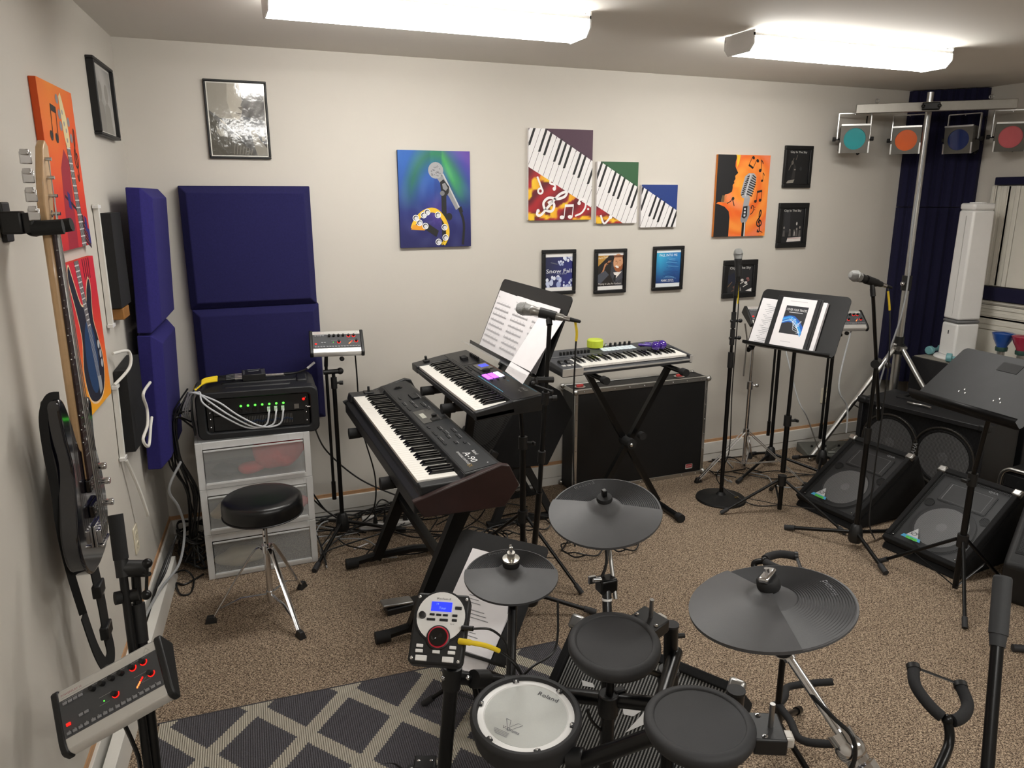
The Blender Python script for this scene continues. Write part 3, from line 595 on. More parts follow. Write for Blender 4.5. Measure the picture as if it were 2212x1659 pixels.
# things kept inside the drawers
REDC=mat('red_cloth','D23A3A',.85,0,.2,20,.3,90)
def blob(name,c,r,sc,m,label,cat,seed=1,amp=.2,n=24,mm=14):
    r_=random.Random(seed); b=MB().sph(c,r,n,mm,sc); ph=[r_.random()*6 for _ in range(6)]; c=V(c)
    for i,q in enumerate(b.v):
        d=V(q)-c; a=1+amp*(sin(d.x*60+ph[0]+d.z*30)*.4+sin(d.y*50+ph[1]-d.z*40)*.3+sin(d.z*70+ph[2]+d.x*35)*.3); b.v[i]=tuple(c+d*a)
    zf=min(q[2] for q in b.v); o=b.build(name,m); tag(o,label,cat); return o
blob('red_fabric_bundle',(.55,-.36,.565),.10,(1.15,.95,.85),REDC,'large red cloth bundle inside the top plastic drawer','cloth',3,.18)
blob('red_fabric_roll',(.42,-.38,.505),.05,(1.3,1,.6),REDC,'small red cloth roll inside the top plastic drawer','cloth',5,.15)
blob('dark_cloth',(.30,-.36,.50),.06,(1.2,1,.5),mat('charcoal_cloth','3A3C42',.9),'dark folded cloth at the end of the top plastic drawer','cloth',8)
blob('tan_bundle',(.32,-.36,.285),.07,(1.5,1,.6),mat('tan_cloth','B59F78',.9),'tan bundle inside the middle plastic drawer','cloth',9)
blob('pink_bundle',(.6,-.38,.285),.06,(1.2,1,.6),mat('pink_cloth','C97A7A',.9),'pink bundle inside the middle plastic drawer','cloth',10)
blob('beige_bundle',(.33,-.38,.05),.08,(1.4,1,.5),mat('beige_cloth','B3A88F',.9),'beige bundle inside the bottom plastic drawer','cloth',11)
# rack case
RC=mat('rack_shell','17181B',.5,0,.15,60,.25,500)
TRK=FRZ((.205,-.455,.694),radians(-5)); RW,RD,RH=.535,.345,.222
t=thing('rack_case','black moulded rack case with green and red indicator lights','rack case',TRK)
body=[(0.012,0),(RW-.012,0),(RW,.02),(RW+.006,.06),(RW,.11),(RW+.006,.16),(RW-.005,.2),(RW-.03,RH),(.03,RH),(.005,.2),(-.006,.16),(0,.11),(-.006,.06),(0,.02)]
TF=TRK@FR((0,0,0),(1,0,0),(0,0,1))          # local x right, y up, z toward the viewer
ring=MB(TF); n=len(body); inner=rrect(.04,.03,RW-.035,.185,.02)
MB(TF).prism(body,-RD,-.06).build('shell',RC,t,bev=.008)
o2=[(x,y) for x,y in body]
def ringprism(mb,outer,inner,z0,z1):
    # bridge two loops of equal length
    m=len(outer); mb.add([(x,y,z1) for x,y in outer]+[(x,y,z1) for x,y in inner]+[(x,y,z0) for x,y in outer]+[(x,y,z0) for x,y in inner],
        [(i,(i+1)%m,m+(i+1)%m,m+i) for i in range(m)]+[(2*m+i,2*m+(i+1)%m,(i+1)%m,i) for i in range(m)]+[(m+i,m+(i+1)%m,3*m+(i+1)%m,3*m+i) for i in range(m)]); return mb
oo=rrect(-.008,-.006,RW+.008,RH,.035,5); ii=rrect(.032,.026,RW-.03,.19,.02,5)
ringprism(MB(TF),oo,ii,-.07,.0).build('front_rim',RC,t,bev=.006)
for y,x0,x1 in ((-.09,.12,.42),(-.17,.1,.45),(-.27,.13,.4)): MB(TRK).box(((x0+x1)/2,-y,RH),(x1-x0,.035,.012)).build('top_rib',RC,t,bev=.006)
MB(TRK).box((RW-.06,.19,RH),(.05,.14,.02)).build('corner_recess',RC,t,bev=.008)
for x in (.05,RW-.05): MB(TF).bb((x-.012,.028,-.06),(x+.012,.19,-.02)).build('rack_rail',BLKP,t)
u=MB(TF).bb((.065,.105,-.06),(RW-.06,.185,-.018)).build('network_unit',BLKP,t)
for i in range(7):
    x=.185+i*.032; MB(TF).bb((x-.009,.112,-.018),(x+.009,.135,-.016)).build('port',BLKG,u); MB(TF).sph((x+.004,.145,-.016),.0055,8,6).build('indicator_light',LEDG,u)
MB(TF).bb((.43,.112,-.018),(.452,.135,-.0165)).build('port',STEEL,u); MB(TF).sph((.475,.157,-.016),.007,8,6).build('warning_light',LEDR,u); MB(TF).bb((.49,.115,-.018),(.52,.12,-.0165)).build('label_strip',WHT,u)
e=MB(TF).bb((.065,.03,-.06),(RW-.06,.1,-.022)).build('equaliser_unit',BLKP,t)
for i in range(31):
    x=.20+i*.0072; MB(TF).bb((x-.0008,.045,-.022),(x+.0008,.09,-.0212)).build('slider_slot',STEEL,e); MB(TF).bb((x-.0022,.062+.004*sin(i),-.022),(x+.0022,.07+.004*sin(i),-.017)).build('slider_cap',mat('slider_blue','2A3A55',.4),e)
for x in (.05,RW-.05):
    for y in (.05,.09,.12,.165): MB(TF).sph((x,y,-.02),.005,8,6).build('screw',CHR,t)
# white patch leads and the splitter box on top
for i,x in enumerate((.313,.345,.377)):
    P=[TF@V(q) for q in ((x,.122,-.014),(x,.11,.02),(x-.02,.055,.03),(x-.10,.052,.035),(x-.2,.12,.05),(x-.28,.19,.05),(.02-.015*i,.235,.02),(-.02-.01*i,.2,-.02),(-.05-.01*i,.12,-.06),(-.04,.05,-.12))]
    o=thing('network_cable','white network cable plugged into the rack case front','cable',P[0],'white network cables on the rack case')
    MB().tube(spline(P,8),.0042,8).build('lead',mat('pale_grey_cable','C9CCD0',.45,0,.03,20),o); MB(TF).bb((x-.007,.114,-.018),(x+.007,.132,.006)).build('plug',mat('clear_plug','CFE6CF',.2,0,.02,20),o)
TB=TRK@M.Translation((.25,.22,RH+.006))@M.Rotation(radians(3),4,'Z'); t=thing('splitter_box','small black splitter box on top of the rack case','audio box',TB)
MB(TB).bb((-.055,-.06,0),(.055,.06,.034)).build('box_body',BLKP,t,bev=.003)
p=PR(TB@M.Translation((0,0,.034))); p.text('HEADPHONE',-.03,.045,.007,'E8E8E8',.06)
for y in (-.045,-.02,.005,.03): p.text('IN',-.05,y,.006,'E0E0E0'); p.text('OUT',.035,y,.006,'E0E0E0')
p.line([(-.025,.01),(.025,.015)],.004,'D0D0D0'); p.build('printed_labels',PRINT,t,smooth=False)
for i in range(4):
    y=-.05+i*.03; P=[TB@V(q) for q in ((-.055,y,.016),(-.09,y,.016),(-.13,y-.01,.016),(-.17,y*.9-.04,.022),(-.225,y*.8-.10,.028),(-.265,y*.7-.16,.01),(-.285,y*.5-.2,-.08),(-.28,y*.3-.2,-.2))]
    o=thing('jack_cable','black jack cable with yellow sleeve leading to the splitter box','cable',P[0],'jack cables on the splitter box')
    MB().cyl(P[0],P[1],.0075,n=10).build('plug',CHR,o); MB().cyl(P[1],P[2],.008,.006,n=10).build('plug_sleeve',BLKP,o); MB().tube(spline(P[2:],8),.0045,8).build('lead',CAB,o)
    sl=spline(P[3:6],6); MB().tube(sl,.0062,8).build('yellow_sleeve',YEL,o)
P=[TB@V(q) for q in ((.055,-.035,.018),(.14,-.04,.018),(.2,-.02,.016),(.26,.04,.02),(.3,.06,.045))]
o=thing('silver_plug_cable','black cable with a long silver plug beside the splitter box','cable',P[0]); MB().cyl(P[0],P[1],.0095,n=12).build('plug',CHR,o); MB().tube(spline(P[1:],6),.005,8).build('lead',CAB,o); MB().cyl(P[3],P[4],.0065,n=8).build('white_tip',WHT,o)
# cable bundle hanging down the left side of the drawers, and coils on the floor
rnd=random.Random(11)
for i in range(11):
    x0=.17-.02*rnd.random(); y0=-.40+.1*rnd.random()
    P=[(x0+.01,y0,.92-.03*i%.2),(x0-.04-.03*rnd.random(),y0-.04*rnd.random(),.80),(x0-.05-.05*rnd.random(),y0-.05*rnd.random(),.66-.1*rnd.random()),(x0-.05+.06*rnd.random(),y0-.02,.42),(x0-.06+.05*rnd.random(),y0+.02*rnd.random(),.18),(x0-.08*rnd.random(),y0-.04,.03+.01*i)]
    cable(P,.0042,CAB,'black cable hanging between the left wall and the plastic drawers','black cables hanging beside the drawers')
for i in range(9):
    c=V((.115+.02*rnd.random(),-.30+.05*rnd.random(),.02+.022*i)); R=.085+.02*rnd.random(); pts=[c+V((R*cos(a)*.75,R*sin(a)*1.1,.02*sin(a*2+i)+.012*rnd.random())) for a in [2*pi*k/14 for k in range(30)]]
    cable(pts,.0045,CAB,'black coiled cable piled in the corner beside the drawers','black cable coils in the corner',name='coiled_cable',sm=3)
cable([LW(.50,.62,.16),LW(.52,.5,.10),LW(.45,.38,.12),LW(.42,.25,.13),LW(.55,.14,.11),LW(.75,.125,.055),LW(1.0,.11,.02),LW(1.2,.06,.022)],.006,CAG,'grey cable curving down the corner and over the white board')
for dy in (0,.02,-.02): cable([LW(.5+dy,.25,.1),LW(.6,.16+dy,.06),LW(.75,.1,.025),LW(1.0+dy,.05,.025),LW(1.35,.03,.026),LW(1.8,.012,.026)],.005,CAB,'black cable tucked behind the white board on the left','black cables behind the white board')
cable([F(372,1240,.08),F(400,1232,.05),F(418,1250,.02),F(412,1280,.006),F(390,1284,.006),F(381,1260,.01),F(400,1262,.006),F(440,1240,.006)],.0045,CAB,'single black cable loop on the carpet by the white board end')
# ================================================================ DRUM THRONE
c=V((.433,-.925,0)); t=thing('drum_throne','round black padded drum throne on chrome tripod legs','stool',c)
MB().lathe([(.0,.478),(.15,.478),(.163,.486),(.166,.5),(.166,.535),(.163,.55),(.152,.56),(.12,.565),(0,.567)],c,n=40).build('seat',mat('black_vinyl','0C0C0E',.3,0,.08,30,.05,300),t)
MB().torus(c+Z*.485,(0,0,1),.165,.003,40,6).build('seat_piping',BLKP,t)
MB().cyl(c+Z*.32,c+Z*.48,.011).build('inner_post',CHR,t); MB().cyl(c+Z*.06,c+Z*.33,.0135).build('outer_post',CHR,t)
for z in (.35,.38,.41,.44): MB().cyl(c+V((-.004,-.0115,z)),c+V((-.004,-.009,z)),.004,n=8).build('adjust_hole',BLKM,t)
MB().cyl(c+Z*.30,c+Z*.335,.02).build('collar',CHR,t); MB().cyl(c+V((-.02,0,.315)),c+V((.03,0,.315)),.004,n=8).build('collar_bolt',CHR,t)
hubz=.10; MB().cyl(c+Z*.09,c+Z*.115,.018).build('lower_collar',CHR,t)
for fx,fy in ((.174,-.896),(.532,-1.168),(.59,-.736)):
    ft=V((fx,fy,0)); d=(ft-c); d.z=0; d.normalize(); sd=d.cross(Z)
    leg=spline([c+d*.02+Z*.315,c+d*.06+Z*.30,ft+Z*.022-d*.02],6)
    MB().tube(leg,.005,8,flat=(.004,.011,d)).build('leg',CHR,t)
    mid=ft*.72+c*.28; mid.z=.095; MB().tube([c+d*.015+Z*.1,c+d*.12+Z*.098,ft-d*.05+Z*.06],.004,8,flat=(.0025,.007,Z)).build('leg_brace',CHR,t)
    MB().box(ft+Z*.0155-d*.008,(.05,.032,.031),M.Rotation(math.atan2(d.y,d.x),3,'Z'),taper=.6).build('rubber_foot',BLKP,t,bev=.003)
# ================================================================ BASS GUITAR ON THE LEFT WALL
s0=1.80; TBs=FR(LW(s0,0,.085),LX,Z)     # local x along the wall to the right, y up, z off the wall
t=thing('bass_guitar','dark bass guitar with pale maple neck hung on the left wall','bass guitar',TBs@M.Translation((0,.77,0)))
NB=mat('midnight_burst','0A0A14',.1,0,.2,6,coat=1)
bodyo=[(.02,.772),(.10,.79),(.15,.85),(.165,.93),(.15,1.02),(.125,1.09),(.135,1.16),(.145,1.21),(.125,1.235),(.09,1.20),(.06,1.15),(.03,1.125),(-.03,1.125),(-.055,1.16),(-.08,1.22),(-.12,1.285),(-.155,1.30),(-.165,1.27),(-.15,1.19),(-.128,1.10),(-.15,1.0),(-.172,.92),(-.155,.84),(-.10,.785),(-.04,.772)]
q=[(a.x,a.y) for a in spline([(x,y,0) for x,y in bodyo],4,True)]
MB(TBs).prism(q,-.022,.022).build('body',NB,t,bev=.012,seg=3,sharp=50)
nk=[(-.031,1.03),(.031,1.03),(.0205,1.715),(-.0205,1.715)]
MB(TBs).prism([(a*.97,b) for a,b in nk],.002,.026).build('neck',WOODM,t,bev=.008)
fb=MB(TBs).prism(nk,.026,.031).build('fretboard',ROSE,t)
L=.864
for k in range(1,22):
    y=1.712-L*(1-2**(-k/12)); hw=.0205+(1.715-y)/.685*.0105; MB(TBs).bb((-hw,y-.0012,.031),(hw,y+.0012,.0325)).build('fret',CHR,fb)
for k in (3,5,7,9,15,17,19):
    y=1.712-L*(1-2**(-(k-.5)/12)); MB(TBs).cyl((0,y,.031),(0,y,.0318),.004,n=10).build('position_dot',WHT,fb)
    MB(TBs).sph((-.0225-(1.715-y)*.0153,y,.03),.0018,6,4).build('side_dot',WHT,fb)
hd=[(-.0205,1.715),(.0205,1.715),(.034,1.75),(.04,1.80),(.044,1.88),(.036,1.925),(.012,1.938),(-.012,1.92),(-.03,1.86),(-.042,1.78),(-.032,1.74)]
MB(TBs@M.Translation((0,0,.006))@M.Translation((0,1.715,0))@M.Rotation(radians(3),4,'X')@M.Translation((0,-1.715,0))).prism(hd,-.002,.016).build('headstock',WOODM,t,bev=.003)
MB(TBs).bb((-.021,1.713,.026),(.021,1.718,.034)).build('nut',WHT,t)
for i in range(4):
    y=1.755+i*.045; x=-.008-.004*i
    pk=MB(TBs).cyl((x+.018,y,.022),(x+.018,y,.045),.0055,.0045,n=12).cyl((x+.018,y,.022),(x+.018,y,.026),.009,n=12).build('string_post',CHR,t)
    g_=MB(TBs).cyl((-.03,y,.004),(-.058,y,.004),.004,n=8).cyl((-.03,y,-.012),(-.03,y,.006),.009,n=10).build('tuner',CHR,t)
    MB(TBs).box((-.07,y,.006),(.006,.030,.026),M.Rotation(.35,3,'Y')).box((-.073,y+.013,.006),(.01,.014,.02),M.Rotation(-.3,3,'Z')).build('tuner_key',CHR,g_,bev=.0025)
for i in range(4):
    x=-.0285+.019*i*1.0; MB(TBs).tube([(x,.868,.044),(x*.52,1.716,.036),(-.008-.004*i+.018,1.755+.045*i,.038)],.0011+.0003*(3-i),6).build('string',STEEL,t)
MB(TBs).bb((-.04,.835,.022),(.04,.9,.03)).bb((-.04,.835,.03),(.04,.842,.046)).build('bridge',CHR,t,bev=.002)
for i in range(4): MB(TBs).bb((-.036+.019*i,.845,.03),(-.021+.019*i,.885,.042)).build('saddle',CHR,t,bev=.002)
for y in (.945,1.02):
    k_=MB(TBs).bb((-.046,y-.018,.022),(.046,y+.018,.036)).build('pickup',BLKG,t,bev=.003)
    for i in range(4): MB(TBs).cyl((-.03+.02*i,y+.007,.036),(-.03+.02*i,y+.007,.0375),.003,n=8).cyl((-.03+.02*i,y-.007,.036),(-.03+.02*i,y-.007,.0375),.003,n=8).build('pole_piece',CHR,k_)
for x,y in ((.098,1.03),(.122,.975),(.128,.905)): MB(TBs).lathe([(.0105,.022),(.0105,.044),(.009,.047),(0,.047)],(x,y,0) ,(0,0,1),16).build('control_knob',CHR,t)
STRAP=mat('black_nylon','0A0A0A',.8,0,.2,200,.2,900)
def strap(pts,nm='strap',w=.024):
    P=spline([TBs@V(q) for q in pts],8); return MB().tube(P,.01,4,flat=(.0016,w,LN)).build(nm,STRAP,t)
strap([(-.145,1.308,.02),(-.158,1.306,.0),(-.168,1.26,-.016),(-.158,1.16,-.022),(-.14,1.06,-.024),(-.14,.94,-.026),(-.115,.8,-.026),(-.085,.66,-.02)],'strap_upper',.010)
sp=strap([(-.085,.66,-.02),(-.06,.53,-.01),(-.03,.455,.0),(.005,.448,.005),(.03,.47,.005),(.035,.53,.0),(.03,.62,.0),(.012,.72,.0),(.0,.772,.0)])
for y,x in ((.68,.02),(.535,.035)): MB(TBs).bb((x-.03,y-.02,-.012),(x+.03,y+.02,.012)).build('strap_buckle',BLKP,sp,bev=.004)
MB(TBs).bb((.005,.665,.0125),(.035,.669,.0135)).bb((.005,.552,.0125),(.05,.556,.0135)).build('buckle_bar',STEEL,sp)
# wall hanger
t=thing('guitar_hanger','black folding wall hanger gripping the bass neck below its headstock','hanger',LW(s0,1.735,0))
MB(TBs@M.Translation((0,1.735,-.085))).bb((-.03,-.05,.0),(.03,.05,.012)).build('wall_plate',BLKP,t,bev=.004)
MB(TBs@M.Translation((-.045,1.735,-.085))).bb((-.022,-.028,.012),(.022,.028,.06)).bb((-.02,-.024,.06),(.024,.024,.085)).build('arm',BLKP,t,bev=.005)
for dy in (-.012,.012): MB(TBs@M.Translation((-.064,1.735,-.085))).cyl((0,dy,.03),(-.002,dy,.03),.004,n=8).cyl((0,dy,.048),(-.002,dy,.048),.004,n=8).build('rivet',CHR,t)
MB(TBs).tube([(-.05,1.72,-.01),(-.046,1.722,.03),(-.044,1.724,.06)],.019,10).build('left_prong',BLKM,t); MB(TBs).tube([(-.05,1.72,-.01),(.0,1.715,-.018),(.045,1.72,-.01),(.046,1.722,.03),(.044,1.726,.06)],.018,10).build('right_prong',BLKM,t)
# ================================================================ STAND BUILDING BLOCKS
def dirv(a): return V((cos(radians(a)),sin(radians(a)),0))
def micstand_base(t,c,feet,hubz=.085,r=.0095):
    c=V(c); MB().lathe([(.016,hubz+.05),(.026,hubz+.04),(.034,hubz+.0),(.038,hubz-.03),(.03,hubz-.05),(0,hubz-.05)][::-1],V((c.x,c.y,0)),n=20).build('hub',BLKP,t)
    for f in feet:
        f=V((f[0],f[1],0)); d=(f-V((c.x,c.y,0))).normalized(); a=V((c.x,c.y,hubz))+d*.02; e=f+Z*.014
        l=MB().cyl(a,e,r,n=12).build('leg',BLK,t); MB().cyl(e-(e-a).normalized()*.05,e+(e-a).normalized()*.005,r+.004,n=12).build('foot_cap',RUBD,l)
def tripod_up(t,c,feet,top=.30,low=.06,r=.008):     # music stand tripod: legs from a raised collar, braces below
    c=V((c[0],c[1],0)); MB().cyl(c+Z*(top-.03),c+Z*(top+.03),.024).build('leg_collar',BLKP,t)
    MB().cyl(c+Z*.02,c+Z*(top+.02),.013).build('lower_post',BLK,t)
    for f in feet:
        f=V((f[0],f[1],0)); d=(f-c).normalized(); l=MB().cyl(c+d*.025+Z*top,f+Z*.012,r,n=12).build('leg',BLK,t)
        e=f+Z*.012; k=(e-(c+d*.025+Z*top)).normalized(); MB().cyl(e-k*.045,e+k*.004,r+.004,n=12).build('foot_cap',RUBD,l)
        q=(c+d*.025+Z*top)*.45+(f+Z*.012)*.55; MB().tube([c+d*.012+Z*low,q],.003,6,flat=(.0015,.006,Z)).build('leg_brace',BLK,t)
def tri(c,r,a0): return [(c[0]+r*cos(radians(a0+120*k)),c[1]+r*sin(radians(a0+120*k))) for k in range(3)]
def clutch(t,a,axis,r=.016,l=.06,knob=None):
    a=V(a); ax=V(axis).normalized(); c=MB().cyl(a-ax*l/2,a+ax*l/2,r,n=14).build('clutch',BLKP,t)
    if knob is not None: k=V(knob).normalized(); MB().cyl(a,a+k*(r+.014),.006,n=8).cyl(a+k*(r+.012),a+k*(r+.03),.011,n=12).build('clutch_knob',BLKP,c)
    return c
MESH=mat('mic_mesh_silver','9C9C9A',.42,.8,.35,700,.9,900)
def mic(label,p,d,clip_from,bodycol=None,group=None,cab=True):
    p=V(p); d=V(d).normalized(); b=bodycol or BLKP; t=thing('microphone',label,'microphone',p+d*.06)
    MB().lathe([(0,-.028),(.014,-.026),(.022,-.016),(.0255,-.002),(.0255,.006),(.023,.018),(.021,.03)],p,d,20).build('grille',MESH,t)
    MB().torus(p+d*.004,d,.0257,.0017,24,6).build('grille_ring',STEEL,t)
    MB().lathe([(.0205,.03),(.0215,.034),(.019,.044),(.017,.06),(.0155,.12),(.013,.155),(.0115,.16),(0,.16)],p,d,18).build('handle',b,t)
    if cab: MB().cyl(p+d*.16,p+d*.185,.0095,n=12).build('connector',CHR,t)
    return t
def micclip(t,p,d,base):       # clip holding a microphone at p along d, joined to base
    p=V(p); d=V(d).normalized(); base=V(base); c=p+d*.1
    MB().cyl(c-d*.035,c+d*.03,.0205,.0175,n=16,cap=False).build('mic_clip',BLKP,t); m_=c+(base-c)*.5; MB().cyl(c,m_,.009,.011,n=10).cyl(m_,base,.012,n=12).build('clip_swivel',BLKP,t)
# ================================================================ PERSONAL MIXERS
PANEL=mat('mixer_panel','48494C',.5,0,.06,50); BTN=mat('button_grey','8E8F92',.45,0,.05,30)
def mixer(T,label):
    # local: x along the long side, y from the front (bottom) edge to the back, z off the panel; origin at the centre of the base
    t=thing('personal_mixer',label,'mixer',T,'personal monitor mixers'); W,Dp=.262,.14
    prof=[(-Dp/2,0),(Dp/2,0),(Dp/2,.05),(Dp/2-.008,.056),(-Dp/2+.022,.0335),(-Dp/2+.004,.026),(-Dp/2,.018)]
    TS=T@FR((-W/2+.012,0,0),(0,1,0),(0,0,1))
    MB(TS).prism(prof,0,W-.024).build('metal_body',SILV,t,bev=.002)
    for x in (-W/2-.004,W/2-.013): MB(T@FR((x,0,0),(0,1,0),(0,0,1))).prism([(a*1.05,b*1.08-.001) for a,b in prof],0,.017).build('end_cheek',BLKP,t,bev=.004)
    # control panel lies on the sloping top
    y0,z0=-Dp/2+.022,.0335; y1,z1=Dp/2-.008,.056; L=math.hypot(y1-y0,z1-z0)
    TP=T@FR((-W/2+.013,y0,z0),(1,0,0),(0,(y1-y0)/L,(z1-z0)/L)); w=W-.026; a,b=.004,L-.021
    pn=MB(TP).bb((0,a,0),(w,b,.0012)).build('control_panel',PANEL,t)
    def btn(x,y,nm='push_button',m=BTN): return MB(TP).bb((x-.0048,y-.0032,.0012),(x+.0048,y+.0032,.0045)).build(nm,m,pn,bev=.0006)
    for i in range(16): btn(.012+i*.0138+(.003 if i>3 else 0)+(.002 if i>7 else 0)+(.002 if i>11 else 0),a+.008)
    for i in range(4): btn(.014+i*.0125,b-.010)
    btn(.014,a+.028,'power_button',LEDR); btn(.045,a+.034); btn(.058,a+.034)
    for i,(x,y,lit) in enumerate([(.082,b-.012,0),(.105,b-.012,0),(.128,b-.012,0),(.151,b-.012,0),(.178,b-.013,1),(.204,b-.013,1),(.128,a+.037,1),(.215,a+.04,1)]):
        if lit: MB(TP).torus((x,y,.002),(0,0,1),.0076,.0011,14,6,radians(160),radians(380)).build('lit_ring',LEDR,pn)
        MB(TP).lathe([(.0064,.0012),(.006,.013),(.0055,.0145),(0,.0145)],(x,y,0),(0,0,1),14).build('knob',BLKP,pn)
    for i in range(5): MB(TP).box((.178+i*.0038,a+.026+i*.0036,.0018),(.003,.005,.0012),M.Rotation(-.5,3,'Z')).build('level_led',LEDW if i<3 else LEDR,pn)
    MB(TP).sph((.10,a+.036,.002),.0016,6,4).build('pan_led',LEDG,pn)
    p=PR(TP@M.Translation((0,0,.0012)),.0002)
    for x0,x1,y in ((.008,.058,b-.003),(.07,.16,b-.003),(.168,.215,b-.003),(.09,.12,a+.048),(.175,.21,a+.05)): p.line([(x0,y),(x1,y)],.0006,'B8B8B8')
    for i in range(16): p.rect(.011+i*.0138,a+.0125,.0135+i*.0138,a+.0142,'A8A8A8')
    p.line([(.088,a+.03),(.112,a+.03)],.0007,'9A9A9A'); p.line([(.19,a+.03),(.212,a+.045),(.212,a+.03),(.19,a+.03)],.0007,'9A9A9A')
    p2=PR(TP@M.Translation((0,0,0)),.0002); p2.text('POWERPLAY 16',.006,b+.009,.005,'B06A72',.05); p2.line([(.006,b+.005),(.085,b+.005)],.0009,'A8A6A2'); p2.poly([(w-.03,b+.006),(w-.012,b+.006),(w-.021,b+.018)],'C0BEB8'); p2.poly([(w-.0255,b+.0075),(w-.0165,b+.0075),(w-.021,b+.0145)],'DCDAD4')
    p.build('panel_print',PRINT,pn,smooth=False); p2.build('lettering',PRINT,t,smooth=False); return t
# nearest mixer, tilted up toward the viewer on its own boom stand by the left wall
bl_,br_,tl_,tr_=D(178,1613,1.66),D(378,1490,1.68),D(112,1508,1.74),D(325,1402,1.78)
ctr=(bl_+br_+tl_+tr_)/4; xa=((br_-bl_)+(tr_-tl_)).normalized(); ya=((tl_-bl_)+(tr_-br_)).normalized()
TM1=FR(ctr,xa,ya)@M.Translation((0,0,-.03)); mx1=mixer(TM1,'personal mixer with tilted panel on the boom stand by the left wall')
# second mixer beside the navy foam
TM2=FR(BK(727,742,-.25)-V((0,.0,.02)),V((.99,-.10,-.02)),V((.06,.86,.5))); dup(mx1,TM2,'personal mixer on the tripod stand beside the navy foam')
q3=D(1652,690,4.82); TM3=FR(q3,V((.98,-.18,-.02)),V((.12,.84,.52))); dup(mx1,TM3,'personal mixer half hidden behind the left edge of the binder stand')
q4=D(1822,700,4.75); TM4=FR(q4,V((.98,-.2,-.02)),V((.12,.84,.52))); dup(mx1,TM4,'personal mixer half hidden behind the right edge of the binder stand')
def mixstand(T,base,feet,label,kink=.03,hz=.75):
    base=V((base[0],base[1],0)); top=T@V((0,0,-.01)); t=thing('microphone_stand',label,'stand',base)
    micstand_base(t,base,feet); 
    MB().cyl(base+Z*.1,base+Z*hz,.0115).build('lower_tube',BLK,t); jt=V((base.x,base.y,hz+.06)); clutch(t,base+Z*hz,Z,knob=(1,-.3,0))
    MB().cyl(base+Z*hz,jt,.009).build('upper_tube',BLK,t)
    bt=MB().cyl(jt+V((-.035,0,.05)),V((base.x-.035,base.y,.24)),.008).cyl(V((base.x-.035,base.y,.32)),V((base.x-.035,base.y,.22)),.0115).build('folded_boom',BLK,t)
    MB().cyl(jt+V((-.05,0,0)),jt+V((.03,0,0)),.013).sph(jt+V((.035,0,.0)),.018,12,8).build('boom_joint',BLKP,t)
    MB().tube([jt+V((-.035,0,.03)),jt+V((-.03,0,.1)),top],.01,10).build('neck',BLK,t)
    MB().box(top,(.06,.03,.03)).cyl(top+V((.02,-.03,-.05)),top+V((.02,-.01,-.05)),.012).build('mixer_bracket',BLKP,t,bev=.004)
    return t
mixstand(TM2,(.862,-.25),[(.66,-.615),(1.184,-.338),(.78,-.04)],'black tripod stand carrying the mixer beside the navy foam',hz=.86)
bx=F(1662,1005); mixstand(TM3,(bx.x,bx.y),[F(1593,1045)[:2],F(1790,1030)[:2],(bx.x+.02,max(bx.y+.3,-.0) if False else -.04)],'black tripod stand behind the chrome stand carrying a mixer',hz=.9)
mixstand(TM4,(q4.x+.02,q4.y+.08),tri((q4.x+.02,q4.y+.08),.22,100),'black tripod stand behind the nearer monitor wedge carrying a mixer',hz=.92)
# boom stand for the nearest mixer: pole, folded boom with foam grip
pb=D(338,1659,1.95); pt=D(292,1225,1.95); base=pb+(pb-pt)*((pb.z-.0)/(pt.z-pb.z)); base.z=0
t=thing('microphone_stand','black boom stand with foam grip standing against the left wall','stand',base)
ax=(pt-pb).normalized(); micstand_base(t,base,tri((base.x,base.y),.17,-60))
clz=D(300,1345,1.95)
MB().cyl(base+Z*.09,clz,.0155).build('lower_tube',BLK,t); clutch(t,clz,ax,.019,.1); MB().cyl(clz,pt,.0115).build('upper_tube',BLK,t)
b0=D(249,1112,1.93); b1=D(320,1659,1.90); bd=(b1-b0).normalized()
MB().cyl(b0+bd*.14,b0+bd*1.02,.0105).build('folded_boom',BLK,t); MB().cyl(b0,b0+bd*.115,.0185,n=18).build('foam_grip',BLKM,t); MB().cyl(b0+bd*.105,b0+bd*.16,.0165,n=16).build('boom_collar',BLKP,t)
MB().cyl(D(268,1228,1.93),D(315,1228,1.95),.022,n=18).build('boom_joint',BLKP,t); k0=D(312,1238,1.9)
MB().cyl(k0,D(322,1240,1.87),.006,n=8).cyl(D(318,1215,1.87),D(316,1285,1.87),.004,n=8).sph(D(318,1217,1.87),.0125,12,8).sph(D(316,1285,1.87),.0125,12,8).build('t_handle',BLK,t)
MB().cyl(D(272,1290,1.93),D(300,1283,1.94),.0165,n=14).build('rod_clip',BLKP,t); MB().cyl(D(262,1290,1.92),D(248,1293,1.91),.017,n=14).build('rod_clip_knob',BLKM,t)
MB().cyl(TM1@V((.03,0,-.005)),D(328,1500,1.93),.012,n=12).box(D(328,1500,1.93),(.05,.05,.05)).build('mixer_arm',BLKP,t)
cable([D(225,1450,1.80),D(235,1440,1.85),D(250,1465,1.86),D(260,1540,1.84),D(285,1600,1.88),D(300,1640,1.9),D(305,1690,1.95)],.0055,CAB,'black lead dropping behind the tilted personal mixer')
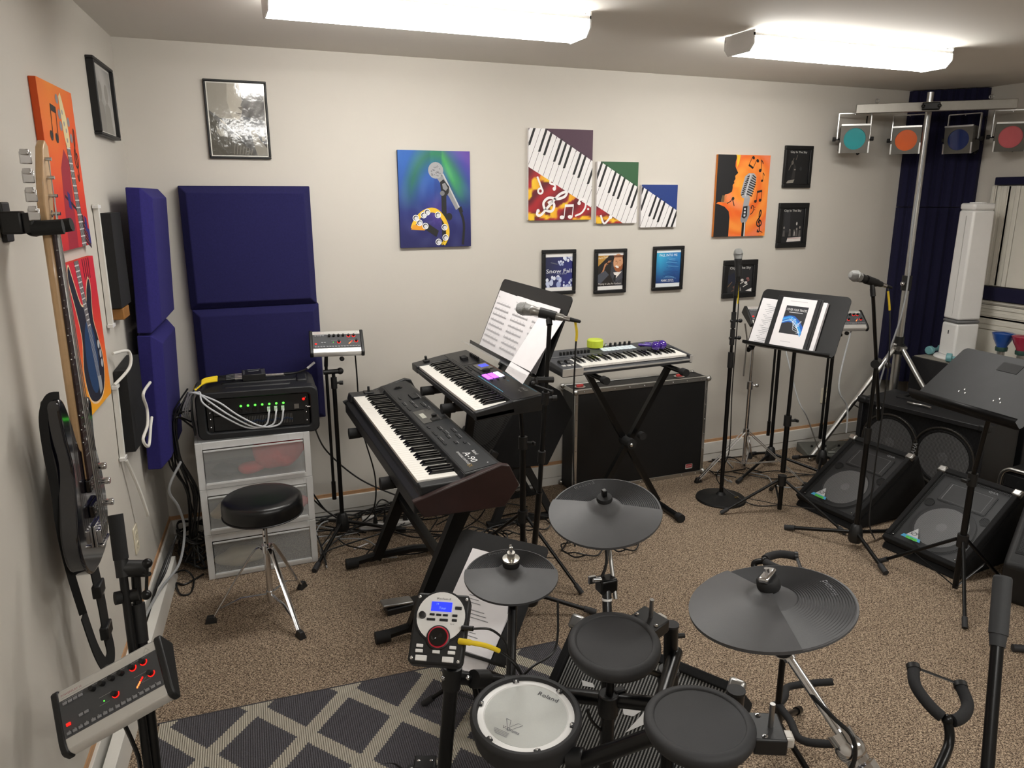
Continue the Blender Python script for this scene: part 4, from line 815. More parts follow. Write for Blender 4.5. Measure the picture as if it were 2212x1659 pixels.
# ================================================================ KEYBOARDS
IVK=mat('key_white','F4F1EA',.25,0,.02,20,coat=.3); EBK=mat('key_black','0B0B0C',.22,0,.05,30,coat=.2); KBB=mat('keyboard_case','1B1C1E',.42,0,.08,60,.06,800)
WSH={}
def keys(t,T,n,first,wl,wh=.012,wp=.0235,bl=.095):
    # n white keys; first = index in C-major octave of the first white key (A=5, C=0)
    wk=bpy.data.meshes.new('white_key'); bk=None
    I=ROOT[t.name].inverted()
    def proto(b,name,m,bev):
        me=bpy.data.meshes.new(name); me.from_pydata(b.v,[],b.f); me.materials.append(m); return me
    w=MB().box((0,wl/2,-wh/2),(wp-.0012,wl,wh)); mw=proto(w,'white_key',IVK,0)
    b=MB(); hw=.0055; b.add([(-hw,0,0),(hw,0,0),(hw,bl,0),(-hw,bl,0),(-hw*.8,.014,.0115),(hw*.8,.014,.0115),(hw*.8,bl,.0115),(-hw*.8,bl,.0115)],[(3,2,1,0),(4,5,6,7),(0,1,5,4),(1,2,6,5),(2,3,7,6),(3,0,4,7)]); mb_=proto(b,'black_key',EBK,0)
    for i in range(n):
        o=bpy.data.objects.new('white_key',mw); COL.objects.link(o); o.parent=t; o.matrix_basis=I@T@M.Translation(((i+.5)*wp,0,0))
        k=(first+i)%7
        if k in (0,1,3,4,5) and i<n-1:
            off={0:-.0012,1:.0012,3:-.0015,4:0,5:.0015}[k]; o=bpy.data.objects.new('black_key',mb_); COL.objects.link(o); o.parent=t; o.matrix_basis=I@T@M.Translation(((i+1)*wp+off,wl-bl,0))
# ---- stage piano on the lower tier (player sits at the left, faces the amplifier)
TK=FR((.926,-.44,.825),(0,-1,0),(1,0,0))      # x along the keys (low to high), y away from the player
t=thing('stage_piano','large 88 key digital piano with dark wood end cheeks','digital piano',TK,None)
XL,XE=-.085,1.275
prof=[(-.03,-.105),(.30,-.11),(.352,-.04),(.315,.032),(.285,.045),(.155,.028),(.145,-.004),(-.006,-.006),(-.008,-.03),(-.032,-.045)]
def side(x0,x1,pr,nm,m,bev=.004): return MB(TK@FR((x0,0,0),(0,1,0),(0,0,1))).prism(pr,0,x1-x0).build(nm,m,t,bev=bev)
bodyp=[(-.03,-.1),(.30,-.105),(.345,-.04),(.31,.026),(.285,.04),(.158,.022),(.15,-.016),(-.004,-.016),(-.006,-.035),(-.03,-.05)]
side(XL,XE,bodyp,'case',KBB)
lev=side(XL,-.004,[(-.02,-.03),(.16,-.03),(.158,.024),(.14,.004),(-.01,.004)],'lever_block',KBB)
side(1.226,XE,[(-.004,-.03),(.16,-.03),(.158,.022),(.145,.0),(-.004,-.004)],'end_block',KBB)
MB(TK).box((-.045,.085,.008),(.05,.05,.006)).box((-.045,.085,.022),(.01,.012,.03)).build('pitch_lever',BLKP,t,bev=.003)
WOODD=mat('dark_wood_cheek','2A1513',.38,0,.5,14)
side(XE,XE+.028,[(-.04,-.045),(-.002,-.108),(.30,-.115),(.356,-.04),(.318,.04),(.286,.048)],'wood_cheek',WOODD); side(XL-.026,XL,[(-.04,-.045),(-.002,-.108),(.30,-.115),(.356,-.04),(.318,.04),(.286,.048)],'wood_cheek',KBB)
keys(t,TK,52,5,.148)
# sloping control panel
TPk=TK@FR((0,.16,.0225),(1,0,0),(0,.127,.0183)); 
pn=MB(TPk).bb((XL+.01,.004,0),(XE-.01,.126,.001)).build('control_panel',mat('piano_panel','1E2023',.5,0,.05,60),t)
MB(TPk).bb((.47,.02,.001),(.66,.105,.003)).build('display_window',mat('smoky_window','3B3B3A',.2,0,.05,20),pn); MB(TPk).bb((.52,.035,.003),(.59,.055,.0034)).build('display_screen',mat('lcd_grey','A7A79B',.35,0,.05,40,emit=.15),pn)
rb=random.Random(4)
def brow(x0,y,n,dx=.0115,nm='panel_button'):
    for i in range(n): MB(TPk).bb((x0+i*dx,y,.001),(x0+i*dx+.0085,y+.009,.0045)).build(nm,KBB,pn,bev=.001)
for i in range(8): MB(TPk).bb((.20+i*.011,.07,.001),(.207+i*.011,.105,.009)).build('slider_cap',BLKP,pn,bev=.001)
for x,y,n in ((.19,.02,4),(.29,.015,5),(.29,.05,5),(.36,.05,5),(.36,.085,6),(.43,.09,6),(.38,.015,5),(.7,.02,3),(.74,.055,4),(.78,.02,5),(.80,.06,5),(.86,.02,5),(.86,.055,4),(.88,.09,5),(.80,.095,5),(.92,.02,4),(.95,.06,3),(.98,.09,2)): brow(x,y,n)
for i in range(3): MB(TPk).lathe([(.022-.006*i,.001),(.022-.006*i,.004+.003*i)],(.03,.06,0),(0,0,1),24).build('modulation_wheel',BLKP,pn)
MB(TPk).bb((.62,.06,.003),(.655,.095,.006)).build('dial_plate',BLKP,pn); MB(TPk).lathe([(.012,.006),(.012,.014),(0,.014)],(.60,.085,0),(0,0,1),18).build('value_dial',BLKP,pn)
p=PR(TPk@M.Translation((0,0,.001)),.0002); p.text('Roland',1.085,.088,.012,'E6E6E6',.05,0,.15); p.text('A-90',1.085,.052,.026,'F0F0F0',.11,0,.15); p.text('EXPANDABLE CONTROLLER',1.06,.035,.009,'DADADA',.15); p.text('EX',1.205,.03,.016,'9A7A30'); p.disc(1.235,.1,.003,'E8E8E8')
for x,y,w_ in ((.20,.112,.09),(.29,.028,.05),(.29,.063,.05),(.36,.063,.05),(.36,.1,.06),(.43,.105,.06),(.74,.069,.04),(.80,.075,.05),(.86,.033,.05),(.86,.068,.04),(.88,.104,.05),(.8,.109,.05),(.95,.074,.03),(1.0,.104,.03)): p.line([(x,y),(x+w_,y)],.0022,'8C8C8C')
p.build('panel_print',PRINT,pn,smooth=False)
# ---- 61 key synthesizer on the upper tier
TK=FR((1.24,-.544,.976),(0,-1,0),(1,0,0)); TK=TK@M.Rotation(radians(5.5),4,'X')
t=thing('synthesizer','black 61 key synthesizer with blue screen and glowing violet pads','synthesizer',TK)
XL,XE=-.1,.875
side(XL,XE,[(-.012,-.035),(.28,-.05),(.284,.018),(.15,.014),(.146,-.014),(-.004,-.014),(-.012,-.01)],'case',KBB)
side(XL,-.004,[(-.014,-.036),(.155,-.036),(.155,.014),(-.012,.0)],'lever_block',KBB); side(.85,XE,[(-.014,-.036),(.155,-.036),(.155,.014),(-.012,.0)],'end_block',KBB)
MB(TK).box((-.045,.05,.012),(.035,.03,.01)).box((-.045,.05,.022),(.012,.012,.03)).build('pitch_lever',BLKP,t,bev=.003)
keys(t,TK,36,0,.142)
TPk=TK@FR((0,.152,.0142),(1,0,0),(0,.13,.0039)); pn=MB(TPk).bb((XL+.012,.004,0),(XE-.008,.128,.001)).build('control_panel',mat('synth_panel','191A1C',.4,0,.05,60),t)
MB(TPk).bb((.03,.012,.001),(.205,.12,.002)).build('knob_field',KBB,pn)
for i in range(6): MB(TPk).lathe([(.007,.002),(.006,.02),(0,.02)],(.06+i*.022,.103,0),(0,0,1),14).build('knob',BLKP,pn)
for i in range(4): MB(TPk).bb((.07+i*.014,.04,.002),(.076+i*.014,.07,.018)).build('slider_cap',BLKP,pn,bev=.001)
MB(TPk).bb((.235,.05,.001),(.35,.115,.004)).build('display_bezel',BLKG,pn,bev=.002); MB(TPk).bb((.255,.07,.004),(.305,.108,.0045)).build('display_screen',glow('screen_blue','3A44F0',1.3),pn)
MB(TPk).lathe([(.019,.001),(.019,.010),(.014,.012),(0,.011)],(.372,.07,0),(0,0,1),24).build('value_dial',BLKP,pn)
PADV=glow('pad_violet','B95CFF',1.5); PADW=glow('pad_white','EDE4FF',1.2)
for i in range(3):
    for j in range(3): MB(TPk).bb((.43+i*.03,.025+j*.028,.001),(.456+i*.03,.049+j*.028,.005)).build('drum_pad',PADW if j==2 else PADV,pn,bev=.003)
for i in range(16): MB(TPk).bb((.225+i*.0155,.028,.001),(.236+i*.0155,.034,.004)).build('panel_button',KBB,pn)
for i in range(6): MB(TPk).bb((.23+i*.016,.012,.001),(.24+i*.016,.018,.004)).build('panel_button',KBB,pn)
for i in range(3): MB(TPk).bb((.53,.03+i*.03,.001),(.548,.036+i*.03,.004)).build('panel_button',KBB,pn)
p=PR(TPk@M.Translation((0,0,.001)),.0002); p.line([(.42,.012),(.73,.012)],.003,'4E9CB8'); p.line([(.45,.122),(.83,.122)],.003,'4E9CB8'); p.line([(.215,.122),(.44,.122)],.003,'A0583C'); p.text('JUNO-DS',.73,.09,.013,'E6E6E6',.06,-pi/2*0); p.text('Roland',.75,.07,.008,'D0D0D0'); p.line([(.58,.09),(.61,.09)],.004,'3E7C98'); p.build('panel_print',PRINT,pn,smooth=False)
# ---- two tier Z stand under both keyboards
t=thing('keyboard_stand','black two tier keyboard stand under the stage piano','keyboard stand',(1.07,-1.08,0))
def sq(a,b,w=.02,nm='tube',up=(0,0,1)): return MB().tube([a,b],.01,4,flat=(w,w,up)).build(nm,BLK,t)
for y in (-.64,-1.33):
    sq(V((.90,y,.70)),V((1.27,y,.70)),.019,'support_arm'); MB().cyl((.86,y,.70),(.91,y,.70),.026).build('arm_cap',BLKM,t)
    sq(V((1.25,y,.70)),V((.96,y,.03)),.021,'sloping_leg',(0,1,0))
    MB().tube([(.84,y,.03),(.95,y,.045),(1.15,y,.05),(1.32,y,.03)],.02,8).build('floor_foot',BLK,t)
    for x in (.84,1.32): MB().cyl((x-.03,y,.028),(x+.03,y,.028),.026).build('foot_cap',BLKM,t)
    sq(V((.98,y,.06)),V((1.28,y,.68)),.018,'upright',(0,1,0))
sq(V((1.10,-.64,.33)),V((1.10,-1.33,.33)),.018,'cross_bar'); sq(V((1.27,-.64,.69)),V((1.27,-1.33,.69)),.018,'cross_bar')
for y in (-.757,-1.083):
    sq(V((1.30,y,.69)),V((1.33,y,.90)),.016,'tier_post',(0,1,0)); sq(V((1.23,y,.905)),V((1.50,y,.905)),.015,'tier_arm'); MB().cyl((1.19,y,.905),(1.25,y,.905),.022).build('arm_cap',BLKM,t)
# ---- 49 key controller on the X stand in front of the flight case
TK=FR((2.075,-.684,.936),V((.998,.062,0)),V((-.062,.998,0)))@M.Rotation(radians(4),4,'X')
t=thing('keyboard_controller','grey 49 key controller with white pads on the X stand','keyboard',TK)
NOV=mat('slate_case','3A3C40',.42,0,.06,40)
XL,XE=-.125,.705
side(XL,XE,[(-.02,-.045),(.27,-.05),(.275,.015),(.15,.006),(.146,-.016),(-.006,-.016),(-.02,-.02)],'case',NOV); side(XL,-.004,[(-.024,-.046),(.155,-.046),(.155,.008),(-.02,.0)],'wheel_block',NOV); side(.69,XE,[(-.024,-.046),(.155,-.046),(.155,.008),(-.02,.0)],'end_block',NOV)
MB(TK).bb((XL,-.026,-.04),(-.004,-.019,-.002)).build('end_trim',SILV,t); MB(TK).bb((.69,-.026,-.04),(XE,-.019,-.002)).build('end_trim',SILV,t)
MB(TK).bb((-.004,-.022,-.03),(.69,-.018,-.022)).build('front_trim',SILV,t)
for x in (-.09,-.05): MB(TK@FR((x-.008,.07,.004),(0,1,0),(0,0,1))).lathe([(.024,0),(.024,.016)],(0,-.008,0),(0,0,1),20).build('wheel',BLKP,t)
for x in (-.095,-.065,-.035): MB(TK).bb((x-.011,.015,.0),(x+.011,.032,.006)).build('octave_button',SILV,t,bev=.002)
keys(t,TK,29,0,.14)
TPk=TK@FR((0,.152,.0065),(1,0,0),(0,.12,.0085)); pn=MB(TPk).bb((XL+.01,.004,0),(XE-.01,.116,.001)).build('control_panel',NOV,t)
for i in range(9): MB(TPk).bb((-.03+i*.022,.03,.001),(-.018+i*.022,.042,.02)).build('fader_cap',BLKP,pn,bev=.002)
for i in range(7): MB(TPk).lathe([(.008,.001),(.007,.02),(0,.02)],(.27+i*.032,.098,0),(0,0,1),12).build('knob',BLKP if i>1 else CHR,pn)
for i in range(8):
    for j in range(2): MB(TPk).bb((.245+i*.028,.025+j*.028,.001),(.27+i*.028,.05+j*.028,.005)).build('drum_pad',mat('pad_ice','D8E4EA',.4,0,.02,20),pn,bev=.002)
for i in range(8): MB(TPk).bb((.5+i*.02,.04,.001),(.514+i*.02,.047,.004)).build('panel_button',BLKP,pn)
p=PR(TPk@M.Translation((0,0,.001)),.0002); p.text('novation',.56,.09,.012,'E4E4E4',.075); p.line([(-.1,.014),(.22,.014)],.002,'A8A8AA'); p.build('panel_print',PRINT,pn,smooth=False)
# lime tambourine pad, purple maracas
o=MB().lathe([(.0,0),(.045,0),(.046,.012),(.046,.038),(.04,.044),(0,.044)],TK@V((.24,.262,.016)),n=28).build('lime_shaker_tub',mat('lime_plastic','C2D23A',.5,0,.08,30)); tag(o,'lime green round tub behind the controller knobs','shaker')
PUR=mat('purple_gloss','3E1C86',.12,0,.06,20,coat=.6)
for dx,dy,lb in ((.535,.075,'purple egg maraca lying on the controller keys, nearer its knobs'),(.585,.085,'purple egg maraca lying on the controller keys, nearer its end')):
    o=thing('maraca',lb,'maraca',TK@V((dx,dy,.04)),'purple maracas'); Tm=TK@M.Translation((dx,dy+.02,.038)); MB(Tm).sph((0,0,0),.026,18,12,(1,1.12,1)).build('shaker_head',PUR,o); MB(Tm).cyl((0,.02,-.004),(-.06,.08,-.008),.008,n=12).build('grip',PUR,o)
# X stand
t=thing('keyboard_stand','black X keyboard stand holding the grey controller','keyboard stand',(2.42,-.60,0))
ce=V((2.42,-.60,.45))
for sgn,yy in ((1,-.56),(-1,-.60)):
    a=V((2.42-sgn*.245,yy,.86)); b=V((2.42+sgn*.245,yy,.04)); sq(a,b,.015,'cross_tube',(0,1,0))
    MB().cyl((b.x,-.78,.025),(b.x,-.38,.025),.018).build('floor_bar',BLK,t)
    for y in (-.79,-.37): MB().cyl((b.x,y-.02,.025),(b.x,y+.02,.025),.0245).build('foot_cap',BLKM,t)
    MB().cyl((a.x,-.74,.865),(a.x,-.40,.865),.014).build('support_arm',BLK,t)
    for y in (-.755,-.39): MB().cyl((a.x,y-.02,.865),(a.x,y+.02,.865),.021).build('arm_cap',BLKM,t)
MB().cyl(ce+V((0,-.05,0)),ce+V((0,.05,0)),.03).build('pivot',BLKM,t); MB().sph(ce+V((-.01,-.055,0)),.012,12,8).build('pivot_bolt',CHR,t); MB().cyl(ce+V((.05,-.05,.05)),ce+V((.05,-.08,.05)),.022).build('lock_knob',BLKM,t)
# ---- flight case against the back wall
t=thing('flight_case','black flight case with aluminium edges leaning on the back wall','flight case',(2.76,-.11,0))
X0,X1,Y0,Y1,ZT=2.285,3.245,-.205,-.024,.665
MB().bb((X0+.005,Y0+.005,.006),(X1-.005,Y1-.005,ZT-.005)).build('panel_shell',mat('case_laminate','08080A',.55,0,.2,90,.1,700),t)
e=.026
for lo,hi in (((X0,Y0,0),(X1,Y0+.004,e)),((X0,Y0,ZT-e),(X1,Y0+.004,ZT)),((X0,Y0,ZT-.004),(X1,Y0+e,ZT)),((X0,Y0,0),(X0+e*.8,Y0+.004,ZT)),((X1-e*.8,Y0,0),(X1,Y0+.004,ZT)),((X1-.004,Y0,0),(X1,Y0+e,ZT)),((X0,Y0,0),(X0+.004,Y0+e,ZT)),((X0,Y1-e,ZT-.004),(X1,Y1,ZT)),((X1-.004,Y1-e,0),(X1,Y1,ZT)),((X1-.004,Y0,ZT-e),(X1,Y1,ZT)),((X0,Y0,ZT-e),(X0+.004,Y1,ZT))):
    MB().bb(lo,hi).build('edge_rail',ALU,t,bev=.002)
for x in (X0,X1):
    for y in (Y0,Y1):
        for z in (.018,ZT-.012): MB().sph((x,y,z),.019,14,10).build('ball_corner',ALU,t)
for k in range(9): MB().sph((X0+.06+k*.105,Y0-.001,ZT-.013),.004,8,5).build('rivet',CHR,t); MB().sph((X0+.06+k*.105,Y0-.001,.013),.004,8,5).build('rivet',CHR,t)
for k in range(6): MB().sph((X1-.01,Y0-.001,.08+k*.1),.004,8,5).build('rivet',CHR,t); MB().sph((X0+.01,Y0-.001,.08+k*.1),.004,8,5).build('rivet',CHR,t)
for x in (X0+.07,X1-.17):
    h=MB().lathe([(.036,0),(.036,.003),(.03,.004)],(x,(Y0+Y1)/2-.01,ZT-.002),n=20).build('latch_dish',ALU,t); MB().box((x,(Y0+Y1)/2-.01,ZT+.008),(.046,.014,.012)).build('latch_wing',mat('red_latch','B8302C',.4),h,bev=.003)
p=PR(FR((X1-.14,Y0,.05),(1,0,0),Z)); p.poly(rrect(0,0,.055,.034,.006),'C8C4C0'); p.poly(rrect(.003,.008,.052,.032,.005),'B22430'); p.text('GATOR',.006,.014,.011,'E6D8D4',.042); p.build('maker_badge',PRINT,t,smooth=False)
MB().box((X1+.004,(Y0+Y1)/2,.52),(.02,.04,.06)).build('side_handle',BLKP,t,bev=.006)
# ---- keyboard amplifier tilted back on its stand behind the keyboards
TA=FR(V((1.62,-.06,.44)),(0,-1,0),V((.26,0,.42))); WA,HA,DA=.46,.494,.30
t=thing('keyboard_amplifier','black carpeted keyboard amplifier tilted back on a floor stand','amplifier',TA)
MB(TA@FR((0,0,0),(0,1,0),(0,0,1))).prism([(.10,-DA-.04),(.42,-DA-.02),(HA,-DA+.12),(HA,-.02),(0,-.02),(0,-.16)],0,WA).build('cabinet',CARPETB,t,bev=.006)
MB(TA).bb((0,0,-.03),(WA,.012,.006)).bb((0,HA-.012,-.03),(WA,HA,.006)).bb((0,.012,-.03),(.012,HA-.012,.006)).bb((WA-.012,.012,-.03),(WA,HA-.012,.006)).build('front_trim',CARPETB,t,bev=.003)
MB(TA).bb((.012,HA-.085,-.02),(WA-.012,HA-.012,-.004)).build('control_strip',BLKP,t)
GRL=perf('amp_grille_perf','1B1B1D',.0135,.42,.5,.4)
g_=MB(TA).add([(.012,.012,0),(WA-.012,.012,0),(WA-.012,HA-.085,0),(.012,HA-.085,0)],[(0,1,2,3)]); g_.uv=[(0,0),(WA-.024,0),(WA-.024,HA-.1),(0,HA-.1)]; g_.build('grille',GRL,t)
MB(TA).lathe([(.15,-.015),(.15,-.012),(.06,-.045+.03),(.05,-.012),(0,-.01)],(WA/2,.16,0),(0,0,1),32).build('woofer',BLKM,t)
p=PR(TA@M.Translation((WA-.22,HA-.15,.003))); p.text('Roland',.02,-.02,.036,'E9DDB0',.17); p.build('lettering',PRINT,t,smooth=False)
for x in (0,WA):
    for y in (.02,HA-.02): MB(TA).box((x,y,-.01),(.03,.045,.05)).build('corner_guard',BLKP,t,bev=.008)
aw=[TA@V((x,.06,-.2)) for x in (.06,WA-.06)]
for q in aw:
    for dx in (-.16,.2): MB().tube([q+V((0,0,.01)),V((q.x+dx,q.y,.015))],.01,4,flat=(.016,.02,(0,1,0))).build('stand_leg',BLKM,t)
    MB().tube([V((q.x-.2,q.y,.02)),V((q.x+.24,q.y,.02))],.01,4,flat=(.012,.02,Z)).build('stand_foot',BLKM,t)
# ---- floor: power strip, adapter, cable tangle
TS=FRZ((.955,-.22,0),radians(-7)); t=thing('power_strip','white power strip with red switch on the floor below the back wall','power strip',TS)
MB(TS).bb((0,-.025,0),(.34,.025,.035)).build('housing',WHT,t,bev=.006); MB(TS).bb((.035,-.012,.035),(.05,.01,.04)).build('switch',mat('red_switch','B3202A',.3),t,bev=.002)
for i in range(4):
    q=TS@V((.09+i*.055,0,.035)); o=thing('plug_cable','black plug and cable in the white power strip','cable',q,'black plugs in the power strip')
    MB(TS).box((.09+i*.055,0,.055),(.026,.03,.04),taper=.6).build('plug',BLKP,o,bev=.004); MB().tube(spline([q+Z*.035,q+Z*.08,q+V((.05,.03,.12-.02*i)),q+V((.14,.02,.05)),q+V((.25,-.06+.03*i,.008))],7),.004,8).build('lead',CAB,o)
ad=MB(TS).bb((.02,.03,0),(.09,.075,.055)).build('power_adapter',WHT,bev=.005); tag(ad,'white square power adapter behind the power strip','adapter')
rn=random.Random(21)
for i in range(42):
    x=.75+1.15*rn.random(); y=-.05-.32*rn.random(); P=[]; a=rn.random()*6
    for k in range(6): P.append((x,y,.006+.02*rn.random()+(.0 if k in(0,5) else .012*(i%4)))); a+=1.3*(rn.random()-.5); x=min(2.1,max(.72,x+.16*cos(a))); y=min(-.045,max(-.62,y+.14*sin(a)))
    cable(P,.0034+.001*rn.random(),CAB if i%6 else CAG,'thin cable in the floor tangle behind the keyboard stand','tangled cables on the floor behind the keyboards')
for i in range(8):
    c=V((1.35+.12*i+.05*rn.random(),-.45-.55*rn.random(),.0)); R=.07+.05*rn.random(); P=[c+V((R*cos(a),R*.8*sin(a),.006+.004*k%.03+.01*(k%3))) for k,a in enumerate([2*pi*j/11 for j in range(20)])]
    cable(P,.004,CAB,'looped black cable on the carpet around the music stand','looped cables around the music stand',name='looped_cable',sm=4)
cable([TM2@V((.09,0,-.01)),(.99,-.2,.9),(1.0,-.2,.6),(1.06,-.2,.3),(1.04,-.2,.1),(.93,-.2,.01)],.004,CAB,'black cable hanging down from the mixer beside the foam')
cable([(.74,-.3,.66),(.82,-.12,.45),(1.0,-.1,.25),(1.25,-.12,.1),(1.4,-.15,.02)],.0045,CAB,'black cable sloping from the rack case to the cable tangle')
for k in range(2): cable([(.70,-.16,.3-.06*k),(.74,-.12,.2-.03*k),(.8,-.12,.1),(.9,-.14,.02)],.0045,CAB,'black cable slipping out behind the plastic drawers','cables behind the drawers')
o=MB(FRZ(F(780,1180),radians(25))).bb((-.045,-.006,.0005),(.045,.006,.0015)).build('tape_strip',PAPER); tag(o,'short white tape strip lying on the carpet','tape')

# sustain pedal and small boxes on the floor under the piano
TQ=FRZ((1.0,-1.10,0),radians(185)); t=thing('sustain_pedal','black sustain pedal with grey metal tread under the piano','pedal',TQ); MB(TQ).bb((-.08,-.035,0),(.10,.035,.03)).build('pedal_base',BLKP,t,bev=.005); MB(TQ@M.Rotation(radians(-6),4,'Y')).bb((-.02,-.03,.03),(.12,.03,.042)).build('tread',STEEL,t,bev=.004)
TQ=FRZ((1.43,-.93,0),radians(25)); t=thing('effect_pedal_box','black metal effects box on the carpet behind the lyric desk','effects box',TQ); MB(TQ).bb((-.06,-.045,0),(.06,.045,.04)).build('box_body',BLKP,t,bev=.004); MB(TQ).cyl((-.06,-.01,.02),(-.085,-.01,.02),.008,n=10).build('jack',CHR,t)
for k in range(5): MB(TQ).bb((.055,-.035+.016*k,.03),(.066,-.029+.016*k,.042)).build('terminal',WHT,t)
# ================================================================ MUSIC STANDS
DESKM=mat('desk_black','161617',.42,.2,.15,25,.03,300)
def desk(t,T,W,H,lip=.055,r=.03,holes=True,m=None):
    m=m or DESKM
    MB(T).prism(rrect(-W/2,0,W/2,H,r,5),-.002,.002).build('desk',m,t); 
    l=MB(T).add([(-W/2,0,.002),(W/2,0,.002),(W/2,-.004,lip),(-W/2,-.004,lip),(-W/2,.012,lip+.004),(W/2,.012,lip+.004)],[(0,1,2,3),(3,2,5,4)]).build('ledge',m,t); so=l.modifiers.new('thick','SOLIDIFY'); so.thickness=.002
    if holes:
        for x,y in ((-W*.16,H*.35),(-W*.19,H*.3),(-W*.13,H*.3),(W*.16,H*.35),(W*.19,H*.3),(W*.13,H*.3)): MB(T).sph((x,y,.002),.0045,8,5,(1,1,.4)).build('rivet',CHR,t)
    MB(T).bb((-.04,H*.28,-.03),(.04,H*.42,-.002)).build('tilt_bracket',BLKP,t,bev=.004)
def stand_post(t,c,top,z1,rl=.0145,ru=.0105,knob=(0,-1,0)):
    c=V((c[0],c[1],0)); MB().cyl(c+Z*.25,c+Z*z1,rl).build('lower_tube',BLK,t); cl=MB().cyl(c+Z*(z1-.03),c+Z*(z1+.03),.021).build('height_clamp',BLKP,t)
    k=V(knob).normalized(); MB().cyl(c+Z*z1,c+Z*z1+k*.045,.007,n=10).box(c+Z*z1+k*.05,(.012,.03,.016)).build('clamp_knob',BLKP,cl,bev=.003); MB().cyl(c+Z*z1,V(top),ru).build('upper_tube',BLK,t)
# -- centre stand with three taped pages
t=thing('music_stand','black music stand holding three taped pages of sheet music','music stand',(1.60,-1.02,0))
TD1=FR(V((1.50,-1.08,1.092)),(0,-1,0),V((.13,0,.315))); desk(t,TD1,.75,.345,.05,.025)
stand_post(t,(1.60,-1.02),TD1@V((-.06,.1,-.03)),.68,knob=(1,-.6,0)); tripod_up(t,(1.60,-1.02),[F(1256,1285)[:2],F(1030,1185)[:2],(1.74,-.72)],.31,.1)
for i in range(3):
    x0=-.365+i*.226; Tp=TD1@M.Translation((x0,.004,.0035+.0012*i))@M.Rotation(radians(-.8+.5*i),4,'Z'); o=thing('sheet_music',['sheet music page at the far end of the centre music stand','middle sheet music page on the centre music stand','near sheet music page sagging off the centre music stand'][i],'sheet music',Tp)
    MB(Tp).bb((0,0,0),(.23,.282,.0008)).build('page',PAPER,o); p=PR(Tp@M.Translation((0,0,.0008)),.0002)
    for r in range(8):
        y=.225-r*.027
        if i==2 and r<3: pass
        for k in range(5): p.line([(.02,y-k*.0016),(.195,y-k*.0016)],.0005,'77777A')
        for k in range(14): xx=.025+.0125*k; p.line([(xx,y-.006),(xx,y+.003*((k*7+r)%3))],.0016,'55555A')
        if r%2==0:
            for k in range(5): p.text('t',.03+.034*k,y+.006,.006,'6A6A70')
    p.text('Verse',.02,.25,.006,'66666A'); p.build('music_print',PRINT,o,smooth=False)
Tp=TD1@M.Translation((.15,-.035,.062))@M.Rotation(radians(-3),4,'Z')@M.Rotation(radians(-11.5),4,'X'); o=MB(Tp).bb((0,0,0),(.2,.30,.0012)).build('loose_page',PAPER); tag(o,'blank loose page slipping over the edge of the centre music stand','paper')
Tc=TD1@M.Translation((-.40,-.008,.0)); CLR=mat('clear_acrylic','DADEE0',.05,0,.02,20,alpha=.22); o=MB(Tc).bb((0,0,0),(.74,.002,.085)).build('clear_page_shelf',CLR); tag(o,'clear plastic shelf clipped along the centre music stand ledge','shelf')
for x in (.02,.3): 
    q=TD1@V((x,.272,.006)); o=MB(TD1@M.Translation((x,.272,.003))@M.Rotation(.4,4,'Z')).bb((-.014,-.007,0),(.014,.007,.001)).build('tape_piece',mat('clear_tape','C9C9C4',.3,0,.05,20)); tag(o,'small tape piece holding the sheet music to the centre stand','tape','tape pieces on the centre music stand')
# -- stand with the binder
t=thing('music_stand','worn black music stand holding the white binder','music stand',(3.27,-.90,0))
TD2=FR(V((3.235,-.905,.965)),V((.31,-.95,0)),V((.13,.03,.30))); desk(t,TD2,.52,.34,.055,.03)
stand_post(t,(3.28,-.90),TD2@V((0,.1,-.03)),.56,knob=(1,-.4,0)); tripod_up(t,(3.28,-.90),[(2.944,-.80),(3.40,-1.28),(3.46,-.62)],.20,.05)
Tp=TD2@M.Translation((-.255,.0,.003))@M.Rotation(radians(-1.5),4,'Z'); o=thing('lyric_sheet','white printed lyric sheet tucked behind the binder','paper',Tp); MB(Tp).bb((0,0,0),(.14,.285,.001)).build('page',PAPER,o); p=PR(Tp@M.Translation((0,0,.001)),.0002)
for r in range(22): p.line([(.035+.01*(r%3),.25-r*.0105),(.06+.011*((r*5)%6),.25-r*.0105)],.0022,'9A9AA0')
p.build('text_print',PRINT,o,smooth=False)
Tb=TD2@M.Translation((-.135,.004,.004)); o=thing('binder','black ring binder with white cover sheet on the worn music stand','binder',Tb)
MB(Tb).bb((0,0,0),(.262,.295,.028)).build('cover_back',BLKP,o,bev=.003); MB(Tb).bb((.225,.004,.004),(.285,.285,.022)).build('page_block',PAPER,o); MB(Tb).bb((.0,0,.029),(.25,.298,.032)).build('front_cover',mat('binder_cover','1C1D20',.3),o,bev=.002)
p=PR(Tb@M.Translation((.03,.01,.032)),.0003); p.rect(0,0,.2,.28,'F0ECEE'); p.rect(.035,.075,.165,.235,'2B2C32')
def swoosh(off,w_,c): p.line([(.036,.15+off),(.08,.165+off),(.12,.14+off),(.15,.1+off),(.162,.08+off)],w_,c,5)
p.poly([(.036,.13),(.036,.168),(.07,.18),(.1,.178),(.135,.155),(.165,.12),(.165,.076),(.15,.076),(.13,.115),(.1,.14),(.07,.142)],'1C5FC0'); swoosh(.004,.012,'3FA0E8'); swoosh(-.012,.006,'8CCBF4')
p.text('COVER YOUR TRACKS',.04,.207,.013,'F2F2F2',.12); p.line([(.06,.198),(.14,.198)],.004,'C8C8CC')
for k in range(5): p.line([(.07+.01*k,.16-.004*k),(.11,.15-.012*k),(.13+.006*k,.115-.006*k),(.15-.004*k,.085)],.0018,'DCE8F4',5)
